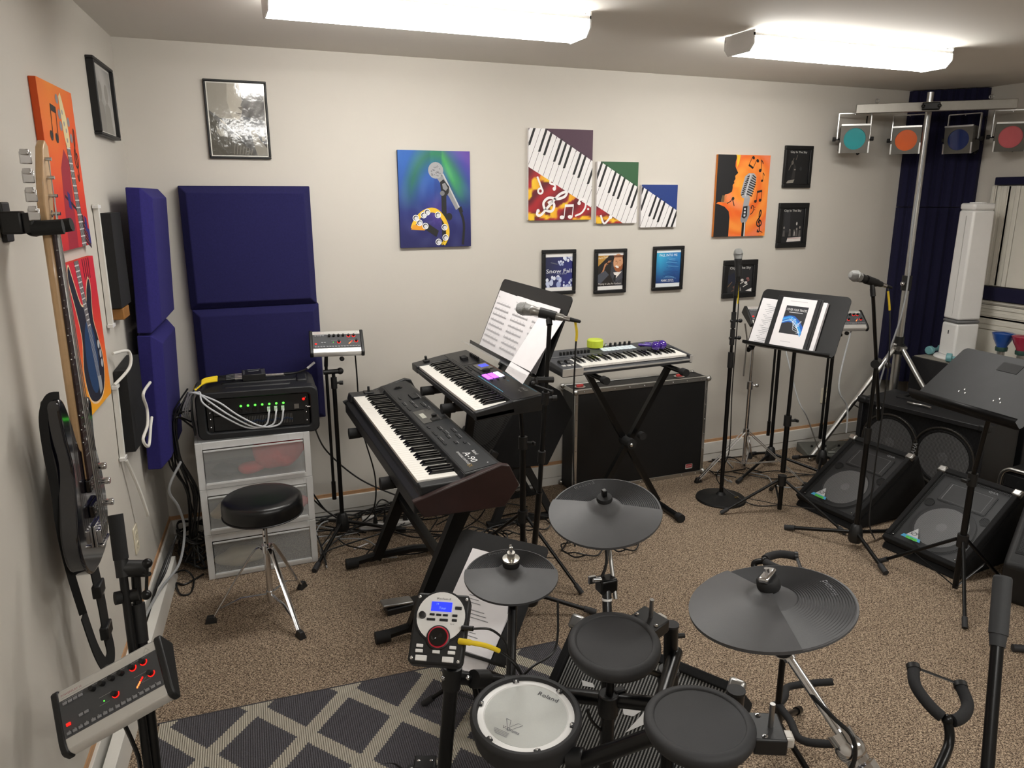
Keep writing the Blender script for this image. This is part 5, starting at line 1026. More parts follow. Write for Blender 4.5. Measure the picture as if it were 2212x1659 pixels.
clef(p,.135,.135,.022,'EAF2FA',-.4); note(p,.105,.155,.014,'EAF2FA'); note(p,.085,.165,.012,'EAF2FA',0,1)
p.line([(.05,.262),(.15,.262)],.003,'C8C4C8'); p.line([(.06,.03),(.12,.03)],.003,'C8C4C8'); p.build('cover_print',PRINT,o,smooth=False)
# -- empty stand in front of the wedges
t=thing('music_stand','empty black music stand with a scratched flat tilted desk','music stand',(3.41,-1.93,0))
TD3=FR(V((3.125,-2.04,.93)),(-.05,-1,0),V((.27,-.01,.205))); SCR=mat('scratched_black','0E0E0F',.45,0,.35,18,.04,120,spec=.16); desk(t,TD3,.50,.345,.05,.02,m=SCR)
MB(TD3).bb((-.04,.26,.002),(.05,.31,.0035)).build('tape_patch',BLKM,t)
stand_post(t,(3.41,-1.93),TD3@V((.0,.2,-.03)),.56,knob=(-1,0,0)); tripod_up(t,(3.41,-1.93),[(3.162,-2.171),(3.31,-1.59),(3.70,-1.955)],.26,.03)
# -- lyric board by the drums
C0=D(1020,1285,2.45); TL_=FR(C0,V((.65,-.75,0)),V((.57,.52,.62))); t=thing('music_stand','low black lyric desk leaning toward the drum kit','music stand',(C0.x+.05,C0.y+.1,0))
MB(TL_).prism(rrect(-.135,-.19,.2,.22,.02),-.003,.0).build('desk',BLKM,t); MB().cyl(TL_@V((.0,-.1,-.02)),V((C0.x+.05,C0.y+.1,.03)),.0105).build('post',BLK,t); tripod_up(t,(C0.x+.05,C0.y+.1),tri((C0.x+.05,C0.y+.1),.2,30),.16,.05)
MB(TL_).bb((-.13,-.19,0),(.2,-.186,.03)).build('ledge',BLKM,t)
for k,(dx,rot,lb) in enumerate(((-.075,-3,'white lyric page lying lower on the low lyric desk'),(-.07,-1,'white typed lyric page on top of the low lyric desk'))):
    Tp=TL_@M.Translation((dx,-.175+.05*k-.05,.002+.002*k))@M.Rotation(radians(rot),4,'Z'); o=thing('lyric_page',lb,'paper',Tp); MB(Tp).bb((0,0,0),(.216,.33,.001)).build('page',PAPER,o)
    if k:
        p=PR(Tp@M.Translation((0,0,.001)),.0002)
        for r in range(24):
            if r%5!=4: p.line([(.05+.01*(r%2),.30-r*.0115),(.10+.012*((r*7)%6),.30-r*.0115)],.0022,'8E8E92')
        p.build('text_print',PRINT,o,smooth=False)
# ================================================================ MICROPHONE STANDS
CAY=YEL
# silver microphone by the centre music stand
base=V((1.505,-1.335,0)); top=D(1187,702,2.83); t=thing('microphone_stand','slim black microphone stand beside the centre music stand','stand',base)
micstand_base(t,base,[F(1285,1328)[:2],(1.36,-1.02),(1.28,-1.55)]); q1=D(1165,1062,2.98); q2=D(1178,860,2.9)
MB().cyl(base+Z*.1,q1,.0125).build('lower_tube',BLK,t); MB().cyl(q1,q2,.0095).build('middle_tube',BLK,t); MB().cyl(q2,top,.0085).build('upper_tube',BLK,t); ax=(top-base).normalized(); clutch(t,q1*.62+q2*.38,ax,.0155,.05); clutch(t,q2,ax,.015,.05,(1,-.3,0))
MB().cyl(D(1160,820,2.86),D(1195,820,2.88),.012).cyl(D(1150,830,2.84),D(1192,845,2.85),.004,n=8).sph(D(1152,828,2.84),.009,10,8).sph(D(1192,846,2.85),.008,10,8).build('boom_joint',BLKP,t)
mp=D(1130,667,2.86); md=D(1232,690,2.83)-mp; micclip(t,mp,md,top); mic('silver handheld microphone in front of the sheet music',mp,md,top,mat('silver_mic','A9A7A3',.3,.8,.05,30))
mdn=md.normalized(); e=mp+mdn*.185
o=thing('microphone_cable','black cable with yellow sleeve hanging from the silver microphone','cable',e); P=[e,D(1243,692,2.86),D(1246,720,2.87),D(1243,760,2.88),D(1238,900,2.92),D(1240,1080,2.95),D(1242,1180,2.95)]
MB().cyl(mp+mdn*.185,mp+mdn*.225,.0085,.006,n=10).build('plug',BLKP,o); P[0]=mp+mdn*.225; S_=spline(P,8); MB().tube(S_,.0035,8).build('lead',CAB,o); MB().tube(S_[9:22],.005,8).build('yellow_sleeve',YEL,o)
# round base stand
base=V((3.085,-.61,0)); tp=BK(1594,600,-.61); t=thing('microphone_stand','straight black microphone stand on a round iron base','stand',base)
MB().lathe([(0,0),(.148,0),(.15,.006),(.146,.014),(.06,.026),(.03,.034),(.018,.05),(.0,.05)],base,n=48).build('round_base',mat('cast_black','151516',.5,.3,.1,40,.05,300),t); MB().lathe([(.012,0),(.012,.003)],base+V((.07,-.06,.0235)),n=14).build('gold_sticker',mat('gold_foil','B99A4A',.3,.8),t)
MB().cyl(base+Z*.05,base+Z*.86,.0125).build('lower_tube',BLK,t); clutch(t,base+Z*.87,Z,.0175,.09); MB().cyl(base+Z*.9,V((base.x,base.y,tp.z-.1)),.0085).build('upper_tube',BLK,t)
for z in (1.10,1.0): k_=MB().cyl(base+V((-.02,0,z)),base+V((.035,-.01,z)),.008,n=10).cyl(base+V((0,0,z-.04)),base+V((0,0,z+.05)),.014).build('rod_clamp',BLKP,t); MB().sph(base+V((.04,-.012,z)),.012,10,8).build('clamp_knob',BLK,k_)
mp=V((base.x,base.y,BK(1598,547,-.61).z)); micclip(t,mp,(.02,-.12,-1),V((base.x,base.y,tp.z-.1))); mic('grey topped microphone pointing straight up on the round base stand',mp,(0,-.08,-1),tp,cab=False)
MB().tube([base+V((.012,-.012,1.2)),base+V((.014,-.012,1.28)),base+V((.012,-.012,1.36))],.004,8).build('yellow_sleeve',YEL,t); cable([base+V((.012,-.014,1.36)),base+V((.016,-.016,1.1)),base+V((.014,-.016,.7)),base+V((.02,-.02,.3)),base+V((-.02,.02,.12)),base+V((.1,-.15,.012)),base+V((.25,-.22,.008))],.0032,CAB,'thin black cable running down the round base stand')
# boom stand by the wedges
base=V((3.33,-1.41,0)); t=thing('microphone_stand','black tripod boom stand in front of the monitor wedges','stand',base); micstand_base(t,base,[(3.15,-1.10),(3.24,-1.69),(3.66,-1.36)],.085,.0105)
jt=BK(1912,782,-1.41); jt=V((3.33,-1.41,jt.z)); MB().cyl(base+Z*.1,V((3.33,-1.41,.62)),.0135).build('lower_tube',BLK,t); clutch(t,V((3.33,-1.41,.62)),Z,.0175,.08); MB().cyl(V((3.33,-1.41,.62)),jt,.0095).build('upper_tube',BLK,t)
b_hi=D(1886,640,3.42); b_lo=jt+(jt-b_hi).normalized()*.42; MB().cyl(b_lo,b_hi,.0085).cyl(b_lo,b_lo+(b_hi-b_lo).normalized()*.09,.0125).build('boom',BLK,t); MB().cyl(jt+V((-.03,-.02,0)),jt+V((.03,.02,0)),.021,n=16).sph(jt+V((.045,-.03,-.01)),.015,10,8).build('boom_joint',BLKP,t)
mp=D(1847,596,3.38); md=D(1912,617,3.44)-mp; micclip(t,mp,md,b_hi); mic('black handheld microphone with silver grille on the tripod boom stand',mp,md,b_hi); mdn=md.normalized()
o=thing('microphone_cable','black cable with yellow sleeve on the tripod boom stand','cable',mp+mdn*.185); P=[mp+mdn*.2,D(1918,625,3.45),D(1922,680,3.46),D(1920,780,3.5),D(1905,900,3.55),D(1885,1050,3.6),D(1878,1130,3.6),D(1890,1165,3.6)]
MB().cyl(mp+mdn*.185,mp+mdn*.22,.0085,.006,n=10).build('plug',BLKP,o); S_=spline(P,8); MB().tube(S_,.0035,8).build('lead',CAB,o); MB().tube(S_[9:16],.005,8).build('yellow_sleeve',YEL,o)
# chrome hardware stand between them
base=V((3.50,-.30,0)); t=thing('hardware_stand','chrome double braced drum hardware stand by the wall','stand',base)
MB().cyl(base+Z*.06,base+Z*.62,.0125).build('lower_tube',CHR,t); MB().cyl(base+Z*.6,base+Z*1.02,.009).build('upper_tube',CHR,t); k_=MB().cyl(base+Z*.58,base+Z*.63,.02).build('collar',CHR,t); MB().sph(base+V((.04,-.02,.605)),.014,10,8).cyl(base+Z*.605,base+V((.04,-.02,.605)),.005).build('wing_bolt',CHR,k_)
MB().cyl(base+V((-.03,-.02,.86)),base+V((.02,.01,.9)),.02).cyl(base+V((-.06,-.03,.85)),base+V((-.02,-.01,.86)),.016).build('multi_clamp',BLK,t); MB().tube([base+V((-.08,-.03,.68)),base+V((-.075,-.03,.92)),base+V((-.10,-.03,1.02))],.0055,8).build('accessory_rod',STEEL,t)
MB().sph(base+V((.02,-.01,.97)),.018,10,8).sph(base+Z*1.02,.014,10,8).build('tilter',CHR,t); MB().cyl(base+Z*.04,base+Z*.09,.016).cyl(base+Z*.27,base+Z*.31,.021).build('leg_collar',CHR,t)
for fx,fy in ((3.12,-.33),(3.70,-.66),(3.74,-.08)):
    f=V((fx,fy,0)); d=(f-base).normalized(); sd=d.cross(Z)*.012
    for s_ in (-1,1): MB().tube([base+d*.02+Z*.29+sd*s_,f+Z*.02+sd*s_*.6],.004,6,flat=(.002,.006,d)).build('leg',CHR,t); MB().tube([base+d*.015+Z*.07+sd*s_,(base*.45+f*.55)+Z*.135+sd*s_],.003,6,flat=(.002,.005,Z)).build('leg_brace',CHR,t)
    MB().box(f+Z*.018,(.05,.03,.034),M.Rotation(math.atan2(d.y,d.x),3,'Z'),taper=.6).build('rubber_foot',BLKP,t,bev=.004)
# floor cables around the chrome stand
rn=random.Random(5)
for i in range(9):
    x,y=3.35+.25*rn.random(),-.12-.3*rn.random(); a=rn.random()*6; P=[]
    for k in range(6): P.append((x,y,.006+.015*rn.random())); a+=1.4*(rn.random()-.5); x=min(4.0,max(3.3,x+.17*cos(a))); y=min(-.05,max(-.66,y+.12*sin(a)))
    cable(P,.0036,CAB if i%3 else CAG,'thin cable on the carpet around the chrome hardware stand','cables around the chrome hardware stand')
cable([TM3@V((.1,-.02,-.01)),D(1720,850,4.5),D(1745,905,4.5),F(1775,985,.05),F(1800,1000,.01)],.004,CAG,'grey cable slanting down the wall behind the binder stand')
cable([TM4@V((.05,-.03,-.02)),D(1812,830,4.3),D(1830,880,4.3),D(1828,935,4.3)],.005,CAG,'grey cable hanging from the mixer by the monitor wedge')
# ================================================================ ELECTRONIC DRUM KIT
def tilt(c,deg,az=0):       # near-horizontal normal leaning toward the viewer by deg
    h=(CAMP-V(c)); h.z=0; h.normalize(); h=M.Rotation(radians(az),3,'Z')@h; return (Z*cos(radians(deg))+h*sin(radians(deg))).normalized()
def cympad(name,label,c,R,n,paddir,rings,edge=True,pdeg=200):
    c=V(c); t=thing(name,label,'cymbal pad',c); n=V(n); T=FRN(c,n,(1,0,0))
    prof=[(R,-.004),(R,.0)]; m=rings
    for i in range(m):
        r0=R-.004-(R*.66)*i/m; z=.020*((R-r0)/R)**1.0
        prof+=[(r0,z),(r0-(R*.66)/m*.5,z+.0028),(r0-(R*.66)/m*.7,z+.0002)]
    prof+=[(R*.30,.017),(R*.27,.020),(R*.2,.030),(R*.1,.036),(.014,.037)]
    MB(T).lathe(prof+[(.0,.037)],n=64).build('grooved_disc',RUB,t,sharp=30)
    # smooth striking half
    pd=V(paddir); pl=T.inverted().to_3x3()@pd; a0=math.atan2(pl.y,pl.x); K=28; vs=[];fs=[]; radii=[(R+.0015,-.003),(R+.0015,.004),(R*.8,.0105),(R*.55,.0168),(R*.34,.022),(R*.27,.026),(R*.2,.035),(R*.12,.0395)]
    for k in range(K+1):
        a=a0-radians(pdeg/2)+radians(pdeg)*k/K
        for r,z in radii: vs.append((r*cos(a),r*sin(a),z))
    q=len(radii)
    for k in range(K):
        for j in range(q-1): fs.append((k*q+j,(k+1)*q+j,(k+1)*q+j+1,k*q+j+1))
    MB(T).add(vs,fs).build('striking_pad',RUB,t,sharp=60)
    return t,T
KB=mat('rack_tube','101012',.28,.2,.06,30)
# hi-hat
hc=D(1104,1243,2.26); hn=tilt(hc,7); t,T=cympad('hi_hat_pad','small grey rubber hi-hat pad beside the lyric desk',hc,.141,hn,CAMP-hc,16)
MB(T).lathe([(.024,.034),(.026,.038),(.026,.052),(.024,.056)],n=24).build('felt',BLKM,t); MB(T).lathe([(.026,.056),(.026,.062),(.012,.064),(.012,.082),(.0,.082)],n=20).build('clutch',mat('nickel','C9C6BE',.25,.9,.05,30),t); MB(T).box((0,.004,.09),(.006,.006,.03)).lathe([(.005,.08),(.005,.1),(0,.102)],n=10).build('wing_nut',CHR,t)
p=PR(T@M.Translation((0,0,.0045))); p.text('Roland',-.03,.115,.012,'1E1E20',.06); p.build('lettering',PRINT,t,smooth=False)
# crash
cc=D(1307,1105,2.03); cn=(tilt(cc,14,0)-RT*.06).normalized(); t,T=cympad('crash_pad','medium grey rubber cymbal pad above the small tom pad',cc,.152,cn,(CAMP-cc)+V((-.4,0,0)),18)
MB(T).lathe([(.02,.036),(.022,.042),(.02,.05),(.009,.052)],n=20).build('felt',BLKM,t); MB(T).box((0,0,.062),(.012,.014,.02)).build('wing_nut',BLK,t,bev=.002); MB(T).cyl((0,0,.03),(0,0,.07),.004,n=8).build('rod_tip',CHR,t)
p=PR(T@M.Translation((0,0,.0045))); p.text('Roland',-.03,.122,.013,'232325',.062); p.build('lettering',PRINT,t,smooth=False)
# ride
rc=D(1666,1307,1.49); rr=.160; t,T=cympad('ride_pad','largest grey rubber ride cymbal pad on the chrome boom',rc,rr,(tilt(rc,-1)-RT*.2).normalized(),(-1,.25,0),20,pdeg=165)
MB(T).lathe([(.02,.036),(.023,.042),(.023,.056),(.02,.06)],n=20).build('felt',BLKM,t); MB(T).box((0,0,.066),(.05,.02,.012),M.Rotation(.5,3,'Z')).build('wing_nut',CHR,t,bev=.004); MB(T).cyl((0,0,.04),(0,0,.082),.005,n=10).build('rod_tip',CHR,t)
p=PR(T@M.Translation((0,0,.005))); p.text('Roland',.13*cos(-.5),.13*sin(-.5)-.0,.014,'8A8A8E',.06,pi/2-.4); p.build('lettering',PRINT,t,smooth=False)
# toms
def tompad(label,c,n,R=.111):
    t=thing('tom_pad',label,'drum pad',c,'black rubber tom pads'); T=FRN(c,n,(1,0,0))
    MB(T).lathe([(R*.8,-.036),(R*.95,-.03),(R,-.018),(R,-.006),(R-.004,0),(R-.016,.003),(R-.02,.0015),(R-.021,.0),(0,.0015)],n=56).build('rubber_pad',RUBD,t,sharp=50)
    MB(T).lathe([(0,-.05),(R*.45,-.05),(R*.5,-.034)],n=28).build('pad_base',BLKP,t); return t,T
c1=D(1327,1385,1.79); n1=tilt(c1,8); tm1,T1=tompad('round black tom pad below the medium cymbal pad',c1,n1)
c2=D(1511,1555,1.51); n2=tilt(c2,2); tm2,T2=tompad('round black tom pad nearest the ride cymbal pad',c2,n2)
def bracket(T,t,ang,R=.111):
    Tb=T@M.Rotation(radians(ang),4,'Z'); MB(Tb).bb((R-.01,-.04,-.045),(R+.055,.04,-.008)).build('mount_block',BLKP,t,bev=.004)
    for y in (-.03,.03): MB(Tb).sph((R+.012,y,-.007),.006,8,5,(1,1,.5)).build('mount_screw',CHR,t)
    MB(Tb).cyl((R+.03,.0,-.06),(R+.03,.0,.045),.0055,n=12).build('l_rod',STEEL,t); MB(Tb).bb((R+.052,-.02,-.045),(R+.075,.008,-.02)).build('clear_wing',mat('pale_wing_nut','C9C4BC',.25,.1),t,bev=.005)
bracket(T1,tm1,math.degrees(math.atan2(*(T1.inverted()@D(1390,1325,1.85)).yx))); bracket(T2,tm2,math.degrees(math.atan2(*(T2.inverted()@D(1640,1555,1.5)).yx)))
# snare
sc=D(1136,1545,1.80); sn=tilt(sc,5); t=thing('snare_pad','white mesh snare pad with black hoop','drum pad',sc); T=FRN(sc,sn,(1,0,0)); R=.135
MB(T).lathe([(R*.86,-.06),(R-.01,-.056),(R-.004,-.02),(R,-.006),(R,.004),(R-.006,.010),(R-.014,.009),(R-.018,.0),(R-.018,-.01)],n=64).build('hoop',RUBD,t,sharp=50)
MB(T).lathe([(R-.018,-.003),(R-.018,.001),(R-.032,.0018),(R-.034,.0)],n=64).build('white_rim',WHT,t); MB(T).lathe([(R-.034,-.002),(R-.035,.0008),(0,.0012)],n=64).build('mesh_head',mat('mesh_head','C4C6C2',.55,0,.05,400,.2,1500),t)
for k in range(6):
    a=radians(20+60*k); MB(T@M.Rotation(a,4,'Z')).box((R-.019,0,.003),(.012,.016,.006)).build('hoop_notch',RUBD,t,bev=.002); MB(T@M.Rotation(a,4,'Z')).sph((R-.022,0,.004),.005,8,5).build('tension_screw',CHR,t)
xl=T.inverted()@D(1160,1492,1.86); xr=T.inverted()@D(1200,1520,1.84); an=math.atan2(xr.y-xl.y,xr.x-xl.x)
p=PR(T@M.Translation((0,0,.0016)),.0002); p.text('Roland',xl.x,xl.y,.013,'26242E',.056,an); q=T.inverted()@D(1085,1560,1.77); p.text('V-Drums',q.x-.005,q.y-.01,.009,'4A4856',.045,an); ca,sa=cos(an),sin(an)
def rl(a,b): return (q.x+a*ca-b*sa,q.y+a*sa+b*ca)
p.line([rl(0,.02),rl(.012,.02),rl(.02,0),rl(.032,.02),rl(.045,.02),rl(.022,-.012),rl(0,.02)],.0012,'4A4856'); 
for k in range(4): p.line([rl(-.012+.003*k,-.018-.004*k),rl(.03,-.018-.004*k)],.0012,'8A8890')
p.build('lettering',PRINT,t,smooth=False)
# module
TLc,TRc,BRc,BLc=D(902,1278,1.88),D(1020,1286,1.87),D(1000,1440,1.78),D(877,1432,1.79); mc=(TLc+TRc+BRc+BLc)/4; mx_=((TRc-TLc)+(BRc-BLc)).normalized(); my_=((TLc-BLc)+(TRc-BRc)).normalized(); TM=FR(mc,mx_,my_); w=((TRc-TLc).length+(BRc-BLc).length)/4; h=((TLc-BLc).length+(TRc-BRc).length)/4
t=thing('drum_module','black drum sound module with round white face and blue screen','drum module',TM); 
MB(TM).prism([(-w,-h*.9),(-w*.9,-h),(w*.8,-h),(w*.92,-h*.9),(w,h*.8),(w*.92,h),(-w*.92,h),(-w,h*.85)],-.04,0).build('case',BLKP,t,bev=.006)
for x,y in ((-.85,.86),(.86,.86),(-.86,-.85),(.78,-.88)): MB(TM).sph((x*w,y*h,.0),.0045,10,6,(1,1,.6)).build('corner_screw',CHR,t)
MB(TM).lathe([(w*.94,0),(w*.94,.003),(w*.88,.004)],(0,h*.32,0),(0,0,1),40).build('dark_bezel',BLKM,t); fc=MB(TM).lathe([(w*.87,.002),(w*.87,.0045),(0,.0045)],(0,h*.32,0),(0,0,1),40).build('white_face',WHT,t)
sx=.001; MB(TM).bb((-w*.38,h*.46,.0045),(w*.36,h*.73,.0058)).build('screen',glow('lcd_blue','2434E0',1.0),t); 
dl=MB(TM).lathe([(w*.42,.002),(w*.42,.007),(w*.36,.009)],(0,-h*.27,0),(0,0,1),32).build('dial_ring',BLKP,t); MB(TM).torus((0,-h*.27,.008),(TM.to_3x3()@Z) if False else (0,0,1),w*.34,.0022,32,8).build('red_ring',mat('red_trim','C02438',.3),dl); MB(TM).lathe([(w*.32,.006),(w*.31,.013),(w*.2,.013),(0,.011)],(0,-h*.27,0),(0,0,1),32).build('dial',BLKG,dl); MB(TM).lathe([(w*.09,.0135),(w*.07,.0142),(0,.0142)],(-w*.15,-h*.30,0),(0,0,1),16).build('finger_dimple',BLKG,dl)
for x,y,a,b,m_ in [(-.32,.36,.09,.03,0),(-.08,.36,.09,.03,0),(.16,.36,.09,.03,0),(.5,.36,.09,.035,0),(.5,.23,.09,.035,0),(-.34,.22,.15,.035,0),(.12,.22,.15,.035,0),(.6,.58,.12,.045,0),(-.62,-.52,.12,.045,1),(.55,-.52,.12,.045,1),(-.62,-.66,.13,.045,1),(-.02,-.66,.13,.045,1),(.52,-.66,.13,.045,1),(-.52,-.85,.2,.075,1),(.42,-.85,.2,.075,1)]:
    MB(TM).bb(((x-a)*w,(y-b)*h,.0),((x+a)*w,(y+b)*h,.0075 if m_==0 else .006)).build('pad_button' if m_ else 'push_button',WHT if m_ else BLKP,t,bev=.001)
MB(TM).lathe([(w*.13,.004),(w*.11,.016),(0,.017)],(-w*.66,h*.32,0),(0,0,1),18).build('volume_knob',BLKP,t)
p=PR(TM@M.Translation((0,0,.0047)),.0002); p.text('Roland',-w*.22,h*.80,h*.055,'3A3A3E',w*.5); p.text('TD-4',w*.35,h*.1,h*.04,'8A8A8A'); p.z=.0013; p.text('19',-w*.22,h*.64,h*.06,'A8D8FF'); p.text('Tour',-w*.1,h*.52,h*.07,'C8ECFF'); p.build('lettering',PRINT,t,smooth=False)
# rack
t=thing('drum_rack','black tubular drum rack carrying the pads','drum rack',(1.0,-2.5,0))
def tb(a,b,r=.019,nm='tube',m=KB): return MB().cyl(a,b,r,n=20).build(nm,m,t)
pl=D(978,1440,1.94); plb=D(956,1700,2.02); plf=plb+(plb-pl).normalized()*((plb.z-.02)/((pl-plb).normalized().z)); 
tb(pl,plf,.019,'left_post'); MB().cyl(pl+Z*.0,pl-(pl-plf).normalized()*.06,.025,n=18).build('post_collar',BLKP,t); MB().sph(D(957,1465,1.9),.006,8,6).sph(D(1011,1464,1.9),.006,8,6).build('collar_bolt',CHR,t)
MB().cyl(mc-TM.to_3x3()@Z*.04,pl,.014).box(mc-TM.to_3x3()@Z*.05,(.05,.05,.02)).build('module_mount',BLKP,t)
hp0=D(1108,1290,2.2); hp1=D(1103,1475,2.06); tb(hp0,hp1,.0135,'hi_hat_arm'); tb(hc-hn*.02,hp0,.006,'hi_hat_rod',STEEL)
MB().cyl(hc-hn*.02+V((-.0,0,0)),D(1100,1325,2.16),.005).build('hi_hat_tip',CHR,t)
tb(pl-Z*.03,hp1,.018,'cross_tube'); MB().cyl(D(1050,1466,2.0),D(1022,1467,1.96),.024).build('clamp',BLKP,t); MB().cyl(D(1085,1478,2.04),D(1120,1478,2.06),.024).build('clamp',BLKP,t)
br0=D(1235,1502,1.93); br1=D(1425,1522,1.80); tb(br0,br1,.0185,'cross_tube'); tb(hp1,br0,.0185,'cross_tube')
pc0=D(1450,1352,1.98); pc1=D(1462,1500,1.88); pcd=(pc1-pc0).normalized(); pcf=pc0+V((.02,.0,-(pc0.z-.02))); tb(pc0-V((0,0,.0)),pcf,.019,'centre_post'); MB().cyl(pc0,pc0-(pc0-pcf).normalized()*-.0+Z*.006,.0205,n=20).build('post_cap',RUBD,t)
MB().cyl(pc0-Z*.13,pc0-Z*.19,.027,n=18).build('post_clamp',BLKP,t); MB().box(pc0-Z*.16+(CAMP-pc0).normalized()*.03,(.05,.03,.04)).build('clamp_block',BLKP,t,bev=.006); MB().cyl(pc0+V((.02,0,-.035)),pc0+V((.04,-.005,-.035)),.007).build('clamp_knob',BLKP,t)
tb(br1,pcf+Z*(br1.z-.02)+V((-.0,0,0)),.018,'cross_tube'); tb(pc0-Z*.16,c1-n1*.05,.008,'tom_arm',BLK)
tp0=c1-n1*.045; tp1=D(1314,1520,1.86); tb(tp0,tp1,.010,'tom_post',BLK); MB().cyl(tp1-Z*.03,tp1+Z*.03,.026).box(tp1+V((.03,0,.02)),(.03,.02,.03)).build('tom_clamp',BLKP,t,bev=.004)
lp=V((tp1.x,tp1.y,.02)); tb(tp1,lp,.017,'middle_post')
pr0=D(1590,1495,1.66); prf=V((pr0.x+.02,pr0.y+.03,.02)); tb(pr0,prf,.019,'right_post'); MB().cyl(pr0,pr0+Z*.006,.0205,n=20).build('post_cap',RUBD,t)
lt0=D(1236,1652,1.74); lt1=D(1425,1585,1.62); tb(lt0,lt1,.019,'cross_tube'); tb(lt1,V((pr0.x,pr0.y,lt1.z)),.019,'cross_tube'); MB().cyl(D(1225,1640,1.74),D(1262,1640,1.73),.026).build('clamp',BLKP,t); tb(c2-n2*.045,D(1500,1600,1.60),.01,'tom_post',BLK)
tb(sc-sn*.06,D(1205,1650,1.76),.012,'snare_arm',BLK)
for a,b in ((plf,lp),(pcf,prf)): MB().cyl(V((a.x,a.y,.018)),V((a.x-.22,a.y+.02,.016)),.016).build('floor_leg',KB,t); MB().cyl(V((a.x,a.y,.018)),V((a.x+.18,a.y-.02,.016)),.016).build('floor_leg',KB,t)
# crash arm
ca0=D(1310,1262,1.98); tb(D(1312,1330,1.95),ca0,.0125,'crash_post'); MB().cyl(D(1311,1297,1.96),D(1311,1293,1.96),.0135).build('white_band',WHT,t); MB().box(ca0,(.05,.04,.04)).build('rod_clamp',BLK,t,bev=.006); MB().cyl(D(1297,1252,1.96),D(1280,1252,1.95),.007).box(D(1279,1252,1.95),(.02,.008,.02)).build('wing_bolt',CHR,t)
MB().cyl(cc-cn*.01,D(1330,1294,1.97),.0055,n=12).build('crash_rod',STEEL,t); tb(D(1312,1330,1.95),V((ca0.x+.01,ca0.y,.3)),.0125,'crash_stem')
cable([cc-cn*.01+V((-.01,0,0)),D(1310,1195,2.0),D(1308,1225,1.99),D(1298,1250,1.98)],.004,CAB,'short black trigger cable below the medium cymbal pad')
# ride boom stand
rb0=D(1690,1398,1.47); rb1=D(1818,1590,1.40); rb2=D(1880,1680,1.36)
t=thing('cymbal_boom_stand','chrome cymbal boom stand under the ride pad','stand',V((rb2.x+.05,rb2.y,0)))
nn=(CAMP-rb0).normalized(); MB().cyl(rb0-nn*.012,rb0+nn*.014,.0225,n=24).build('tilter',CHR,t); MB().cyl(rb0+nn*.0145,rb0+nn*.017,.021,n=24).build('tilter_washer',RUBD,t); MB().cyl(rb0+nn*.017,rb0+nn*.021,.009,n=16).build('tilter_bolt',STEEL,t)
MB().cyl(rb0,rb0*.85+rb1*.15,.014,.012).cyl(rb0*.85+rb1*.15,rb1,.0085).build('boom_tube',CHR,t); MB().cyl(rb0,rc,.006).build('ride_rod',CHR,t)
hd=(rb1-rb0).normalized(); MB().cyl(rb1-hd*.01,rb1+hd*.05,.024,.022,n=20).sph(rb1+hd*.025,.028,16,10).build('boom_clamp',CHR,t); MB().cyl(rb1+hd*.055,rb1+hd*.085,.027,n=8).build('memory_lock',CHR,t); MB().cyl(rb1+hd*.04+V((.02,-.02,0)),rb1+V((.05,-.02,-.14)),.006).build('boom_tail',STEEL,t)
fl=V((rb1.x+.01,rb1.y-.02,0)); MB().cyl(rb1+hd*.05,fl+Z*.25,.0125).build('post',CHR,t)
for f in tri((fl.x,fl.y),.3,10): MB().tube([fl+Z*.27,V((f[0],f[1],.015))],.005,8,flat=(.004,.011,Z)).build('leg',CHR,t); MB().box(V((f[0],f[1],.014)),(.03,.03,.028)).build('rubber_foot',BLKP,t,bev=.004)
cable([rc-Z*.02,D(1705,1420,1.50),D(1745,1490,1.44),D(1800,1550,1.38),D(1840,1590,1.35),D(1846,1640,1.35),D(1820,1690,1.36)],.004,CAB,'black trigger cable following the chrome ride boom')
# module and kit cables
e1=D(1005,1358,1.80); o=thing('trigger_cable','thin black cable leaving the drum module side','cable',e1); MB().cyl(D(998,1356,1.82),D(1022,1358,1.81),.006).build('plug',BLKP,o); MB().tube(spline([D(1022,1358,1.81),D(1060,1360,1.82),D(1090,1385,1.88),D(1100,1420,1.95),D(1130,1460,1.98),D(1150,1480,2.0)],8),.003,8).build('lead',CAB,o)
o=thing('trigger_cable','thick yellow ended cable leaving the drum module side','cable',D(995,1385,1.8)); MB().tube(spline([D(992,1385,1.81),D(1015,1388,1.80),D(1050,1395,1.82),D(1078,1406,1.84)],8),[.0075]*9+[.006]*16,10).build('yellow_sleeve',YEL,o); MB().tube(spline([D(1078,1406,1.84),D(1110,1430,1.88),D(1125,1455,1.95),D(1128,1500,2.0)],8),.0035,8).build('lead',CAB,o)
cable([D(1205,1300,2.15),D(1200,1400,2.12),D(1150,1440,2.05),D(1120,1470,2.05)],.0035,CAB,'black cable hanging from the hi-hat pad edge')
cable([D(1268,1530,1.85),D(1280,1560,1.86),D(1320,1600,1.9),D(1325,1640,1.92),D(1290,1650,1.9),D(1262,1630,1.86)],.004,CAB,'black cable loop hanging below the rack cross tube')
